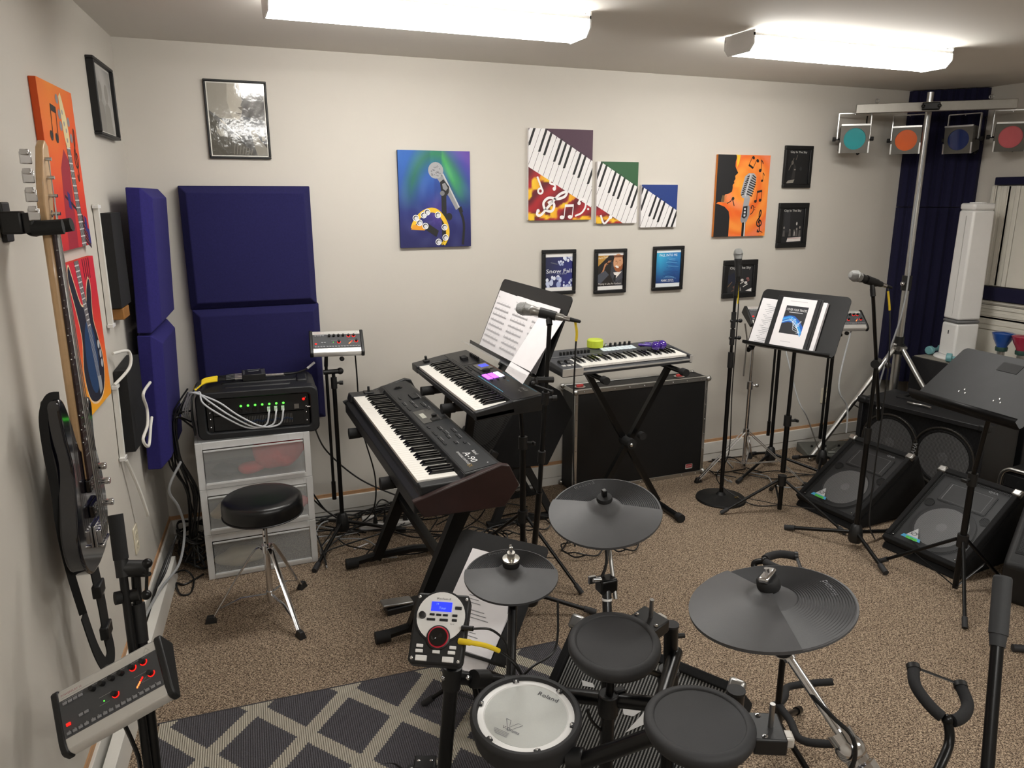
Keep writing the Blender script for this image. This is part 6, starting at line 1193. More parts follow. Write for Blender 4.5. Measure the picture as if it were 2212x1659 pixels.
# hi-hat pedal
bp=F(915,1665,.05); TPd=FR(V((bp.x,bp.y,0)),V((.93,-.36,0)),V((.36,.93,0))); t=thing('hi_hat_pedal','black and white hi-hat pedal on the rug','pedal',TPd)
MB(TPd).bb((-.06,-.2,0),(.06,.07,.012)).build('base_plate',BLKP,t,bev=.003); MB(TPd).bb((-.035,.01,.012),(.035,.07,.05)).build('heel_block',BLKP,t,bev=.005)
MB(TPd@M.Rotation(radians(6),4,'X')).bb((-.03,-.2,.03),(.03,.02,.04)).build('foot_plate',BLKP,t,bev=.003)
for x in (-.052,.038): MB(TPd).prism([(x,-.2),(x+.014,-.2),(x+.014 if x<0 else x+.006,.04),(x+.006 if x<0 else x,.04)],.012,.03).build('white_rail',WHT,t,bev=.002)
for k in range(5): MB(TPd@M.Rotation(radians(6),4,'X')).bb((-.022,-.02-.02*k,.04),(.022,-.012-.02*k,.0415)).build('tread_bar',WHT,t)
for x in (-.02,.02): MB(TPd).sph((x,.045,.05),.006,8,5,(1,1,.5)).build('heel_bolt',CHR,t)
cable([TPd@V((-.06,.03,.02)),F(850,1650,.008),F(800,1656,.006),F(740,1665,.006)],.003,CAB,'thin black cable trailing left from the pedal over the rug')
# ---- striped floor amplifier leaning back under the kit
a_=F(1243,1338,.42); b_=F(1597,1482,.42); xd=(b_-a_).normalized(); W=(b_-a_).length; nrm=V((xd.y,-xd.x,0)); nrm=nrm if nrm.x<0 else -nrm
TAm=FR(a_+nrm*.40-Z*.39,xd,-nrm*.40+Z*.39); H=.56; t=thing('floor_amplifier','wide black amplifier with striped grille leaning back under the drums','amplifier',TAm)
def stripes():
    m=mat('striped_grille','9A9A98',.6,.2,0); nt,b,l=nodes(m); uv=nt.nodes.new('ShaderNodeUVMap'); sp=nt.nodes.new('ShaderNodeSeparateXYZ'); l.new(uv.outputs[0],sp.inputs[0])
    f=math_(nt,'FRACT',math_(nt,'DIVIDE',sp.outputs[0],.0098)); s=math_(nt,'GREATER_THAN',f,.55); f2=math_(nt,'GREATER_THAN',math_(nt,'FRACT',math_(nt,'DIVIDE',sp.outputs[1],.006)),.2)
    mx=nt.nodes.new('ShaderNodeMix'); mx.data_type='RGBA'; mx.inputs['A'].default_value=(*lin('0B0B0C'),1); mx.inputs['B'].default_value=(*lin('9C9C9A'),1); l.new(math_(nt,'MULTIPLY',s,math_(nt,'ADD',math_(nt,'MULTIPLY',f2,.4),.6)),mx.inputs['Factor']); l.new(mx.outputs['Result'],b.inputs['Base Color']); return m
MB(TAm).bb((0,0,-.2),(W,H,-.012)).build('cabinet',CARPETB,t,bev=.008)
e=.028
for lo,hi in (((0,0,-.02),(W,e,.006)),((0,H-e,-.02),(W,H,.006)),((0,e,-.02),(e,H-e,.006)),((W-e,e,-.02),(W,H-e,.006))): MB(TAm).bb(lo,hi).build('grille_frame',CARPETB,t,bev=.004)
gm=MB(TAm).add([(e,e,-.004),(W-e,e,-.004),(W-e,H-e,-.004),(e,H-e,-.004)],[(0,1,2,3)]); gm.uv=[(0,0),(W-2*e,0),(W-2*e,H-2*e),(0,H-2*e)]; gm.build('striped_grille_cloth',stripes(),t)
for x in (0,W):
    for y in (0,H): MB(TAm).box((x+(.008 if x==0 else -.008),y+(.008 if y==0 else -.008),-.004),(.05,.05,.03)).build('corner_guard',STEEL,t,bev=.01)
o0=TAm.inverted()@D(1330,1540,2.05); p=PR(TAm@M.Translation((W*.38,H*.60,-.003)))
p.poly([(.0,.05),(.045,.06),(.06,.045),(.03,.03),(.0,.035)],'EDEDED'); p.poly([(.05,.03),(.085,.04),(.075,.055),(.11,.05),(.09,.022),(.06,.015)],'EDEDED'); p.poly([(.12,.06),(.165,.05),(.085,-.03),(.11,.03)],'F2F2F2'); p.poly([(-.11,.055),(-.07,.06),(-.06,.05),(-.1,.04)],'E8E8E8'); p.build('logo',PRINT,t,smooth=False,kind='stuff')
# ================================================================ RUG
def rugmat():
    m=mat('lattice_rug','4A484C',.95,0,0); nt,b,l=nodes(m); tc=nt.nodes.new('ShaderNodeTexCoord'); sp=nt.nodes.new('ShaderNodeSeparateXYZ'); l.new(tc.outputs['Object'],sp.inputs[0]); X,Y=sp.outputs[0],sp.outputs[1]
    nz=nt.nodes.new('ShaderNodeTexNoise'); nz.inputs['Scale'].default_value=90; l.new(tc.outputs['Object'],nz.inputs['Vector'])
    # edges of the lines step with the tufted rows
    rows=math_(nt,'DIVIDE',X,.0075); stp=math_(nt,'MULTIPLY',math_(nt,'FLOOR',rows),.0075)
    jig=math_(nt,'MULTIPLY',math_(nt,'SUBTRACT',nz.outputs['Fac'],.5),.012)
    xs=math_(nt,'ADD',math_(nt,'DIVIDE',stp,RGX),.5+10); ys=math_(nt,'DIVIDE',math_(nt,'ADD',math_(nt,'ADD',Y,jig),.033),RGY); u=math_(nt,'ADD',xs,ys); v=math_(nt,'SUBTRACT',xs,ys)
    def band(q): return math_(nt,'LESS_THAN',math_(nt,'ABSOLUTE',math_(nt,'SUBTRACT',math_(nt,'FRACT',q),.5)),.105)
    ln=math_(nt,'MAXIMUM',band(u),band(v))
    rib=math_(nt,'SINE',math_(nt,'MULTIPLY',rows,2*pi)); n2=nt.nodes.new('ShaderNodeTexNoise'); n2.inputs['Scale'].default_value=260; l.new(tc.outputs['Object'],n2.inputs['Vector'])
    dk=nt.nodes.new('ShaderNodeMix'); dk.data_type='RGBA'; dk.inputs['A'].default_value=(*lin('504E52'),1); dk.inputs['B'].default_value=(*lin('86838A'),1); l.new(n2.outputs['Fac'],dk.inputs['Factor'])
    mx=nt.nodes.new('ShaderNodeMix'); mx.data_type='RGBA'; l.new(ln,mx.inputs['Factor']); l.new(dk.outputs['Result'],mx.inputs['A']); mx.inputs['B'].default_value=(*lin('EFE6D2'),1); l.new(mx.outputs['Result'],b.inputs['Base Color'])
    bp=nt.nodes.new('ShaderNodeBump'); bp.inputs['Strength'].default_value=1; bp.inputs['Distance'].default_value=.006; l.new(math_(nt,'ADD',math_(nt,'ADD',rib,math_(nt,'MULTIPLY',n2.outputs['Fac'],1.2)),math_(nt,'MULTIPLY',ln,1.5)),bp.inputs['Height']); l.new(bp.outputs[0],b.inputs['Normal']); return m
RGX,RGY=.32,.39
ra=F(345,1568); rb_=F(1190,1392); xd=(rb_-ra).normalized(); TRg=FR(V((ra.x,ra.y,0)),xd,V((-xd.y,xd.x,0)))
t=thing('area_rug','dark grey ribbed rug with cream diamond lattice','rug',TRg)
o=MB(TRg).bb((0,-2.1,0),(1.50,0,.009)).build('pile',rugmat(),t,bev=.003)
MB(TRg).bb((-.006,-.0,0),(1.506,.006,.008)).build('edge_binding',mat('rug_binding','3E3C40',.9),t)
# ================================================================ GUITAR STANDS AND FRONT POLE
FOAMT=mat('foam_tube','1A1A1C',.8,0,.15,200,.2,600)
def gstand(label,c,yoke,ydir,head,cradle=True,roll=0):
    # c: floor centre, yoke: neck cradle centre
    c=V((c[0],c[1],0)); t=thing('guitar_stand',label,'guitar stand',c); yoke=V(yoke); yd=V(ydir).normalized(); sd=(yd.cross(Z).normalized()-Z*roll).normalized()
    MB().tube(spline([c+Z*.08,c+Z*.3,V((c.x,c.y,yoke.z-.12)),yoke-yd*.06-Z*.03,yoke-yd*.03],8),.0105,12).build('upright',BLK,t)
    arms=[yoke+sd*.055+yd*.075,yoke+sd*.06+yd*.03,yoke+sd*.035-yd*.01,yoke-yd*.03,yoke-sd*.035-yd*.01,yoke-sd*.06+yd*.03,yoke-sd*.055+yd*.075]
    S_=spline(arms,6); MB().tube(S_[:17],.0135,12).build('neck_arm',FOAMT,t); MB().tube(S_[20:],.0135,12).build('neck_arm',FOAMT,t); MB().sph(yoke-yd*.03,.013,12,8).build('yoke_joint',BLK,t)
    MB().tube([arms[0]+yd*.004,arms[-1]+yd*.004],.004,6,flat=(.002,.006,Z)).build('strap_bar',BLKP,t)
    for a in (arms[0],arms[-1]): MB().cyl(a-yd*.004,a+yd*.008,.0155,n=14).build('arm_cap',BLKP,t)
    if cradle:
        for s_ in (-1,1):
            MB().tube(spline([c+Z*.16,c+yd*.03+sd*.06*s_+Z*.15,c+yd*.05+sd*.13*s_+Z*.14,c+yd*.12+sd*.15*s_+Z*.15,c+yd*.2+sd*.15*s_+Z*.17],6),.0125,10).build('body_arm',FOAMT,t)
    for f in tri((c.x,c.y),.22,math.degrees(math.atan2(yd.y,yd.x))+60): MB().cyl(c+Z*.1,V((f[0],f[1],.014)),.010,n=12).cyl(V((f[0],f[1],.014))*.85+(c+Z*.1)*.15,V((f[0],f[1],.014)),.014,n=12).build('leg',BLK,t)
    MB().cyl(c+Z*.06,c+Z*.16,.019,n=16).build('hub',BLKP,t); return t
gstand('black tubular guitar stand with foam neck cradle behind the ride pad',(1.93,-2.42),F(1672,1213,.62),(.75,-.5,0),0)
gstand('black tubular guitar stand with open neck yoke on the bare carpet',(1.66,-3.16),F(2040,1528,.66),(.5,.72,.42),0,True,.3)
# pole with foam grip in front
g0=D(2166,1250,1.62); g1=D(2133,1659,1.50); gd=(g1-g0).normalized(); gl=(g0.z-.1)/(-gd.z); gb=g0+gd*gl; t=thing('microphone_stand','black straight pole with thick grey foam grip on the near carpet','stand',V((gb.x,gb.y,0)))
MB().cyl(g0,g0+gd*.12,.0185,n=20).lathe([(.0185,0),(.017,.004),(0,.005)],g0,-gd,20).build('foam_grip',mat('grip_grey','2E2F31',.7,0,.1,80),t); MB().cyl(g0+gd*.115,g0+gd*.145,.0175,.0145,n=20).build('grip_end',mat('grip_grey','2E2F31'),t); MB().cyl(g0+gd*.14,gb,.0125,n=18).build('pole',BLK,t)
micstand_base(t,V((gb.x,gb.y,0)),tri((gb.x,gb.y),.28,200))
o=thing('stand_foot_end','black rubber stand foot resting on the carpet near the wedge','stand foot',F(2200,1398)); fq=F(2200,1400,.016); MB().cyl(fq+V((-.02,.01,0)),fq+V((.05,-.03,.0)),.0155,.014,n=16).build('rubber_cap',RUBD,o); MB().cyl(fq+V((.05,-.03,.0)),fq+V((.34,-.2,.06)),.0105,n=12).build('leg_tube',BLK,o)
# ================================================================ SPEAKERS ON THE RIGHT
GRM=perf('wedge_grille_perf','3A3B3C',.0068,.42,.4,.6,False,True); GRY=perf('cabinet_grille_perf','141415',.008,.40,.5,.4,False,True)
def grille(T,x0,y0,x1,y1,z,m,t,nm='grille'):
    g_=MB(T).add([(x0,y0,z),(x1,y0,z),(x1,y1,z),(x0,y1,z)],[(0,1,2,3)]); g_.uv=[(0,0),(x1-x0,0),(x1-x0,y1-y0),(0,y1-y0)]; return g_.build(nm,m,t)
CONE=mat('speaker_cone','7C7C7D',.6,0,.1,40); CAPM=mat('dust_cap_grey','8E8E90',.5,0,.08,30); BAF=mat('baffle_black','29292B',.6,0,.1,40)
def cone(T,x,y,r,t,z=-.012,cap=True):
    MB(T).lathe([(r*1.16,z-.012),(r*1.13,z+.006),(r*1.04,z+.008),(r*.99,z+.012),(r*.92,z+.006)],(x,y,0),(0,0,1),40).build('surround',RUBD,t)
    c=MB(T).lathe([(r*.93,z+.007),(r*.7,z-.002),(r*.4,z-.0095),(0,z-.0095)],(x,y,0),(0,0,1),36).build('woofer',CONE,t)
    MB(T).lathe([(r*.42,z-.009),(r*.4,z-.002),(r*.3,z+.004),(r*.15,z+.008),(0,z+.009)],(x,y,0),(0,0,1),24).build('dust_cap',CAPM,c); return c
def wedge(c0,xd,label):
    c0=V((c0[0],c0[1],0)); xd=V((xd[0],xd[1],0)).normalized(); bk=V((-xd.y,xd.x,0)); bk=bk if bk.x>0 else -bk     # direction away from the grille
    W=.41; T0=FR(c0,bk,Z)   # local x depth, y up, z = bk x Z
    sgn=1 if (T0.to_3x3()@Z).dot(xd)>0 else -1
    t=thing('monitor_wedge',label,'speaker',c0,'floor monitor wedges')
    pf=[(0,0),(0,.045),(.02,.075),(.455,.375),(.49,.375),(.64,.07),(.62,0)]
    MB(T0).prism([(a,b) for a,b in [(0.01,0),(.025,.025),(.465,.337),(.49,.365),(.64,.07),(.62,0)]],0,sgn*W).build('cabinet',CARPETB,t,bev=.008)
    d=V((.44,.312)); L=math.hypot(.44,.312); TG=FR(c0+bk*.01+Z*.058,xd,bk*(.44/L)+Z*(.312/L))
    e=.026; H=.535
    for lo,hi in (((0,0,-.03),(W,e,.012)),((0,H-e,-.03),(W,H,.012)),((0,e,-.03),(e,H-e,.012)),((W-e,e,-.03),(W,H-e,.012))): MB(TG).bb(lo,hi).build('rim',CARPETB,t,bev=.005)
    MB(TG).bb((e,e,-.03),(W-e,H-e,-.024)).build('baffle',BAF,t); cone(TG,W*.5,.19,.135,t,-.0145); 
    MB(TG).bb((.08,H-.19,-.024),(W-.08,H-.06,-.012)).build('horn_plate',BAF,t,bev=.006); MB(TG).add([(.1,H-.18,-.0115),(W-.1,H-.18,-.0115),(W-.1,H-.07,-.0115),(.1,H-.07,-.0115),(.17,H-.14,-.0225),(W-.17,H-.14,-.0225),(W-.17,H-.11,-.0225),(.17,H-.11,-.0225)],[(0,1,5,4),(1,2,6,5),(2,3,7,6),(3,0,4,7),(4,5,6,7)]).build('horn',CONE,t)
    for x in (.06,W-.06): MB(TG).lathe([(.026,-.022),(.024,-.014),(.02,-.022)],(x,H-.22,0),(0,0,1),18).build('port',BLKM,t)
    grille(TG,e,e,W-e,H-e,.004,GRM,t)
    for x in (.012,W-.012): MB(TG).box((x,H-.012,.004),(.045,.04,.03)).build('corner_cap',STEEL if sgn else STEEL,t,bev=.008)
    for x,y in ((.04,.04),(W-.04,.04),(.1,H-.02),(W-.1,H-.02)): MB(TG).sph((x,y,.008),.004,8,5).build('grille_screw',CHR,t)
    p=PR(TG@M.Translation((.075,.05,.007))); p.poly([(.02,.018),(.085,.018),(.052,.075)],'B9BABC'); p.poly([(0,.0),(.105,.0),(.098,.018),(.007,.018)],'3F9CCB'); p.poly([(.028,-.001),(.09,-.001),(.085,.013),(.024,.013)],'4FC24A'); p.text('ST SERIES',.03,.002,.008,'1A3A1A',.05); p.disc(.052,.038,.016,'3A3B3D',.011); p.disc(.052,.038,.012,'B9BABC',.008); p.line([(.03,.03),(.075,.046)],.003,'3A3B3D'); p.build('badge',PRINT,t,smooth=False)
    p=PR(TG@M.Translation((W-.13,H-.06,.006))); p.text('QSA',0,0,.012,'8E9092',.05); p.build('lettering',PRINT,t,smooth=False)
    return t
wedge((3.435,-.85),(.07,-1),'carpeted monitor wedge beside the binder stand')
wedge((3.455,-1.46),(.10,-1),'carpeted monitor wedge between the boom stand and the empty music stand')
# third wedge cut by the frame edge
c0=V((3.50,-2.07,0)); xd=V((.42,-.9,0)).normalized(); bk=V((.9,.42,0)).normalized(); T0=FR(c0,bk,Z); t=thing('stage_speaker','black plastic stage speaker with sloping mesh grille near the empty stand','speaker',c0)
sgn=1 if (T0.to_3x3()@Z).dot(xd)>0 else -1; PL=mat('speaker_plastic','121315',.5,0,.1,60,.15,500)
MB(T0).prism([(0.03,0),(-.01,.2),(.02,.225),(.42,.43),(.5,.40),(.52,0)],0,sgn*.62).build('cabinet',PL,t,bev=.02,seg=3)
L=math.hypot(.4,.205); TG=FR(c0+bk*.02+Z*.225,xd,bk*(.4/L)+Z*(.205/L)); MB(TG).bb((.03,.03,-.004),(.59,.43,.002)).build('grille_recess',BLKM,t); grille(TG,.04,.04,.58,.42,.008,perf('coarse_mesh_perf','3A3B3D',.010,.36,.4,.6),t)
# Yamaha cabinet lying on its side behind the wedges
a_=V((4.23,-.515,0)); b_=V((4.37,-1.305,0)); xd=(b_-a_).normalized(); W=(b_-a_).length; bk=V((-xd.y,xd.x,0)); H=.505; TY=FR(a_,xd,Z)
t=thing('speaker_cabinet','large black two woofer speaker cabinet lying on its side','speaker',TY); VIN=mat('scuffed_black_vinyl','17171A',.5,0,.35,22,.25,350)
MB(TY).bb((0,0,-.40),(W,H,-.03)).build('cabinet',VIN,t,bev=.006)
e=.03
for lo,hi in (((0,0,-.04),(W,e,0)),((0,H-e,-.04),(W,H,0)),((0,e,-.04),(e,H-e,0)),((W-e,e,-.04),(W,H-e,0))): MB(TY).bb(lo,hi).build('front_rail',VIN,t,bev=.004)
for x in (.23,W-.23): MB(TY).torus((x,H*.5,-.012),(0,0,1),.185,.007,40,8).build('woofer_ring',mat('woofer_frame','3B3732',.5,.3,.2,60),t); cone(TY,x,H*.5,.165,t,-.025)
grille(TY,e,e,W-e,H-e,-.006,GRY,t)
p=PR(TY@M.Translation((W*.5-.012,H*.5-.1,-.004))@M.Rotation(radians(82),4,'Z')); p.text('YAMAHA',0,-.01,.026,'A9AAAC',.15); p.build('lettering',PRINT,t,smooth=False)
for x in (0,W):
    for y in (0,H): MB(TY).box((x+(.018 if x==0 else -.018),y+(.012 if y==0 else -.012),-.02),(.06,.045,.06)).build('corner_guard',PL,t,bev=.012)
MB(TY@FR((.12,H,-.2),(1,0,0),(0,0,-1))).prism(rrect(0,0,.26,.12,.02),0,.005).build('handle_plate',BLKM,t); MB(TY).tube([V((.16,H+.006,-.26)),V((.2,H+.03,-.26)),V((.3,H+.03,-.26)),V((.34,H+.006,-.26))],.01,8).build('handle_bar',BLKP,t)
o=MB().tube(spline([TY@V((.27,H+.012,-.1)),TY@V((.31,H+.014,-.09)),TY@V((.36,H+.012,-.11)),TY@V((.42,H+.012,-.1))],6),[.008]*19,10).build('grey_jack_plug',STEEL); tag(o,'short grey plug lying on top of the large speaker cabinet','plug')
# small amplifier rack beside it
q=XP(2165,1008,4.28); TQ=FR(V((4.28,q.y,0)),V((.12,-.99,0)),Z); HT=q.z; t=thing('amplifier_rack','rack amplifier with rounded silver frame beside the large cabinet','amplifier',TQ); Wq=.5
MB(TQ).bb((.01,.0,-.36),(Wq,HT-.01,-.01)).build('rack_body',BLKP,t,bev=.006)
MB(TQ).tube(spline([(.0,.01,0),(.0,HT*.5,0),(.002,HT-.05,0),(.03,HT-.008,0),(.08,HT,0),(.3,HT,0),(Wq,HT,0)],6),.012,10).build('silver_frame',ALU,t)
for k,(y0,y1,nm) in enumerate(((HT-.1,HT-.03,'blank_unit'),(HT-.17,HT-.105,'processor_unit'),(HT-.24,HT-.175,'power_unit'),(HT-.40,HT-.25,'vented_unit'))):
    u=MB(TQ).bb((.02,y0,-.01),(Wq,y1,.004)).build(nm,BLKP,t,bev=.002)
    if k==1: MB(TQ).bb((.03,y0+.02,.004),(.065,y1-.01,.006)).build('red_badge',mat('red_badge','A82A30',.4),u); MB(TQ).bb((.03,y0+.012,.004),(.065,y0+.017,.006)).build('white_line',WHT,u)
    if k==2:
        MB(TQ).bb((.08,y0+.03,.004),(.14,y0+.036,.006)).build('teal_line',mat('teal_line','2F7F8A',.4),u); p=PR(TQ@M.Translation((.16,y0+.02,.004))); p.line([(0,.04),(.02,.05),(.03,.035),(.06,.03),(.05,.015)],.006,'C8CACC',4); p.build('logo',PRINT,u,smooth=False)
    if k==3:
        for j in range(7): MB(TQ).bb((.03,y0+.012+j*.018,.004),(Wq-.02,y0+.02+j*.018,.009)).build('vent_fin',STEEL,u)
# big black plinth box in the corner with the tower on top
t=thing('subwoofer_box','tall black painted box standing against the right wall','speaker',(5.03,-.80,0)); HX=.715
MB().bb((4.80,-1.25,0),(5.262,-.40,HX)).build('cabinet',VIN,t,bev=.005); MB().bb((4.81,-1.24,HX),(5.255,-.41,HX+.004)).build('worn_top',mat('worn_grey_top','8F8A80',.7,0,.3,15),t)
# tower heater
TT=FRZ((5.005,-.575,HX+.004),radians(-14)); t=thing('tower_fan','tall white square tower fan standing on the black box','fan',TT)
MB(TT).lathe([(0,0),(.135,0),(.138,.006),(.13,.018),(.1,.022),(0,.022)],n=40).build('round_base',WHT,t)
def tap(x,y,z): k=1-.10*z; return (x*k,y*k,z)
def towerpart(z0,z1,nm,m,w=.085,d=.075,bev=.014):
    return MB(TT).add([tap(a*w,b*d,z) for z in (z0,z1) for a,b in ((-1,-1),(1,-1),(1,1),(-1,1))],[(3,2,1,0),(4,5,6,7),(0,1,5,4),(1,2,6,5),(2,3,7,6),(3,0,4,7)]).build(nm,m,t,bev=bev,seg=3)
towerpart(.02,.245,'lower_body',WHT); towerpart(.247,.268,'grey_band',mat('tower_band','6E6E70',.3),.0855,.0755); towerpart(.27,.985,'upper_body',WHT); towerpart(.986,1.03,'top_cap',WHT)
MB(TT).bb((-.086,-.004,.17),(-.083,.002,.195)).build('status_slot',BLKG,t); MB(TT).bb((-.083,-.012,.29),(-.0805,-.010,.95)).build('front_seam',mat('seam_grey','B4B2AE',.5),t); MB(TT).lathe([(.05,1.03),(.05,1.036),(0,1.037)],(-.0,.0,0),n=28).build('top_disc',WHT,t)
# dumbbells
TEAL=mat('teal_vinyl','6FA3A8',.45,0,.06,30)
def dumbbell(p,d,label):
    p=V(p); d=V(d).normalized(); t=thing('dumbbell',label,'dumbbell',p,'small teal dumbbells'); MB().cyl(p-d*.05,p+d*.05,.012,n=14).build('grip',TEAL,t)
    for s_ in (-1,1): MB().cyl(p+d*s_*.05,p+d*s_*.085,.031,n=8).build('weight',TEAL,t,bev=.006)
dumbbell((4.86,-.72,HX+.037),(.5,-.86,0),'teal dumbbell lying in front of the white tower fan'); dumbbell((4.99,-.43,HX+.037),(1,.1,0),'teal dumbbell lying behind the white tower fan')
# reflector lamps
GRN=mat('green_socket','1E4038',.5,0,.1,30)
def parlamp(p,label,col,nm):
    p=V(p); t=thing('spot_lamp',label,'lamp',p,'coloured reflector lamps'); MB().lathe([(0,0),(.036,0),(.03,.02),(.012,.04),(.014,.06),(.0,.06)],p,n=24).build('spike_base',GRN,t); MB().lathe([(.02,.06),(.022,.07),(.022,.108),(.02,.11)],p,n=24).build('metal_band',STEEL,t); MB().lathe([(.02,.108),(.034,.112),(.036,.13),(.034,.138)],p,n=24).build('socket',GRN,t)
    MB().lathe([(.03,.136),(.034,.15),(.052,.185),(.064,.22),(.066,.226),(.05,.232),(0,.236)],p,n=32).build('bulb',mat(nm,col,.12,0,.03,20,coat=.5),t)
pl1=XP(2160,772,4.98); parlamp((4.98,pl1.y,HX+.004),'blue reflector lamp standing on the black box','1F4E9C','blue_glass'); parlamp((4.98,pl1.y-.13,HX+.004),'red reflector lamp standing on the black box','A32A44','red_glass')
# grey floor effects pedal
a_=F(1727,978); TQ=FRZ((a_.x,a_.y,0),radians(-18)); t=thing('effects_pedalboard','grey floor effects pedalboard at the foot of the back wall','pedalboard',TQ); GP=mat('pedal_grey','5C5D58',.5,0,.08,40)
MB(TQ@FR((0,0,0),(0,1,0),(0,0,1))).prism([(-.14,0),(.06,0),(.06,.065),(-.14,.03)],0,.46).build('case',GP,t,bev=.006); sl=radians(9.9); TQp=TQ@FR((0,-.14,.03),(1,0,0),(0,.2,.035))
for i in range(4):
    x=.05+i*.1; MB(TQp).bb((x,.015,0),(x+.05,.03,.012)).build('foot_switch',mat('switch_grey','8C8D88',.45),t,bev=.003); MB(TQp).cyl((x+.025,.12,0),(x+.025,.12,.012),.008,n=12).build('knob',BLKP,t)
p=PR(TQp); p.line([(.2,.07),(.27,.11),(.34,.08)],.005,'B8B8B4'); p.text('KORG',.08,.08,.02,'BEBEBA',.09); p.build('printed_labels',PRINT,t,smooth=False)
# ================================================================ LIGHT BAR ON ITS TRIPOD
pc=V((4.715,-.355,0)); t=thing('lighting_stand','silver tripod lighting stand with a horizontal crossbar','lighting stand',pc)
MB().cyl(pc+Z*.06,pc+Z*.82,.028).build('lower_tube',ALU,t); MB().cyl(pc+Z*.75,pc+Z*1.22,.0235).build('middle_tube',ALU,t); MB().cyl(pc+Z*1.2,pc+Z*2.44,.0195).build('upper_tube',ALU,t)
for z in (1.22,.80): k_=MB().cyl(pc+Z*(z-.05),pc+Z*(z+.05),.032).build('collar',BLKP,t); MB().cyl(pc+Z*z,pc+V((-.06,-.02,z)),.008).sph(pc+V((-.062,-.02,z)),.014,10,8).build('collar_knob',CHR,k_)
hub=pc+Z*.77; MB().cyl(pc+Z*.73,pc+Z*.80,.04).build('hub',BLKP,t)
for f in ((4.084,-.285),(4.76,-1.0+.02),(5.0,-.12)):
    f=V((f[0],f[1],.015)); 
    if f.y<-.9: f=V((4.74,-.88,.3)); f=V((4.752,-1.03,.02))
    d=(f-hub); d.z=0; d.normalize(); MB().cyl(hub+d*.03,f,.0175).build('leg',ALU,t); MB().cyl(hub+d*.03+d.cross(Z)*.03,hub+d*.03-d.cross(Z)*.03,.018).build('leg_pivot',STEEL,t); m_=(hub+d*.03)*.5+f*.5; MB().tube([pc+Z*.2,m_],.004,4,flat=(.003,.01,Z)).build('leg_brace',STEEL,t)
bl0=F(1849,236,2.335); br0=F(2197,224,2.335); bx_=(br0-bl0).normalized(); cp=F(2013,228,2.335); TB_=FR(bl0,bx_,Z); BL=(br0-bl0).length
MB(TB_).bb((0,-.028,-.02),(BL,.028,.02)).build('crossbar',mat('dull_bar','8F8B84',.45,.6,.12,25),t,bev=.003); k=BL*.475; MB(TB_).box((k,0,.03),(.10,.045,.03)).build('bar_clamp',BLK,t,bev=.006); MB(TB_).sph((k-.045,0,.045),.012,10,8).sph((k+.045,0,.045),.012,10,8).build('clamp_bolt',BLK,t)
for x in (.12,BL-.14): MB(TB_).torus((x,.045,0),(0,0,1),.012,.003,16,6).build('eye_bolt',STEEL,t)
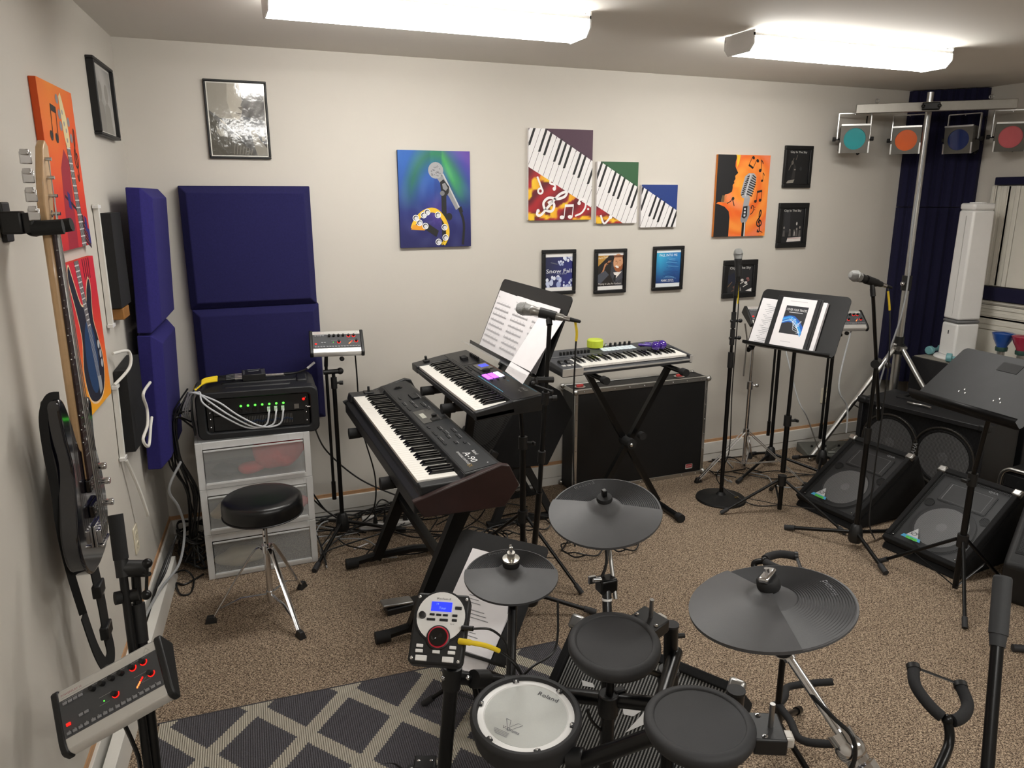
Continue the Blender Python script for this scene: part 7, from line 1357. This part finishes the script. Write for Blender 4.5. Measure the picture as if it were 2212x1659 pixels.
# par cans
pix=[((1846,300),'teal'),((1957,303),'orange'),((2070,302),'blue'),((2183,296),'pink')]
COLS={'teal':'0E8C92','orange':'E2601A','blue':'14285E','pink':'C0525A'}
for i,((px,py),cn) in enumerate(pix):
    kx=[.07,.30,.56,.79][i]*BL/.875*1.0; hang=TB_@V((kx,-.028,.0)); 
    zc=2.155; c=F(px,py,zc+.0); face=(CAMP-c); face=V((face.x,face.y,-.25-.12*i)).normalized(); face=(M.Rotation(radians([10,-8,-22,8][i]),3,'Z')@face); up=V((0,0,1)); rx=up.cross(face).normalized(); T=FR(c,rx,face.cross(rx))
    t=thing('par_light','par can with %s gel hanging from the light bar'%{'teal':'a teal','orange':'an orange','blue':'a dark blue','pink':'a pink'}[cn],'stage light',T,'par lights on the light bar'); h=.088
    MB(T).add([(-h,-h,.0),(h,-h,.0),(h,h,.0),(-h,h,.0),(-h*.8,-h*.8,-.16),(h*.8,-h*.8,-.16),(h*.8,h*.8,-.16),(-h*.8,h*.8,-.16)],[(0,1,5,4),(1,2,6,5),(2,3,7,6),(3,0,4,7),(7,6,5,4)]).build('can',mat('dull_steel','5C5953',.5,.7,.2,20),t)
    a32=[2*pi*k/32 for k in range(32)]; sq_=[(h*max(-1,min(1,1.45*cos(a))),h*max(-1,min(1,1.45*sin(a)))) for a in a32]; ringprism(MB(T),sq_,[(h*.76*cos(a),h*.76*sin(a)) for a in a32],-.004,.004).build('gel_frame',mat('dull_steel','8E8C86'),t)
    MB(T).lathe([(h*.78,-.003),(h*.5,-.006),(h*.2,-.012),(0,-.012)],n=32).build('gel',mat('gel_'+cn,COLS[cn],.16,0,.1,12,.15,25,coat=.6),t); MB(T).lathe([(h*.26,-.008),(h*.2,-.004),(0,-.003)],n=20).build('lamp_core',mat('gelcore_'+cn,{'teal':'3FB0B0','orange':'F08A40','blue':'2A4A8C','pink':'E07A6A'}[cn],.1,0,.25,40),t)
    for x0,y0,x1,y1 in ((-h,h*.92,h,h*1.04),(-h*1.03,-h,-h*.93,-h*.25),(h*.93,-h,h*1.03,-h*.2)): MB(T).bb((x0,y0,.002),(x1,y1,.012)).build('gel_clip',ALU,t)
    yk=[T@V((-h*1.12,0,-.06)),T@V((-h*1.12,0,-.06))+Z*.16,T@V((h*1.12,0,-.06))+Z*.16,T@V((h*1.12,0,-.06))]; 
    for a,b in zip(yk[:-1],yk[1:]): MB().tube([a,b],.004,4,flat=(.003,.009,(0,0,1) if abs((b-a).z)<.05 else T.to_3x3()@V((1,0,0)))).build('yoke_bar',ALU,t)
    MB().cyl((yk[1]+yk[2])/2,V((((yk[1]+yk[2])/2).x,((yk[1]+yk[2])/2).y,2.31)),.004).build('hanger_bolt',CHR,t)
    for sx_ in (-1,1): MB(T).cyl((sx_*h*.8,0,-.06),(sx_*h*1.3,0,-.06),.006,n=8).cyl((sx_*h*1.2,0,-.06),(sx_*h*1.42,0,-.06),.014,n=8).build('yoke_knob',BLKP,t)
    q=T@V((h*.5,-h*.5,-.16)); cable([q,q+V((.05,.03,-.05)),q+V((.10,.02,.04)),q+V((.09,.02,.16)),V((q.x+.07,q.y+.0,2.31))],.005,CAB,'black lead looping from the %s par can up to the bar'%cn)
cable([pc+V((-.03,-.03,2.3)),pc+V((-.035,-.03,1.9)),pc+V((-.05,-.03,1.6)),pc+V((-.03,-.035,1.25)),pc+V((-.06,-.04,1.0)),pc+V((-.12,-.02,.7)),pc+V((-.16,.02,.3)),pc+V((-.17,.03,.03))],.006,CAG,'grey cable running down the lighting stand pole')
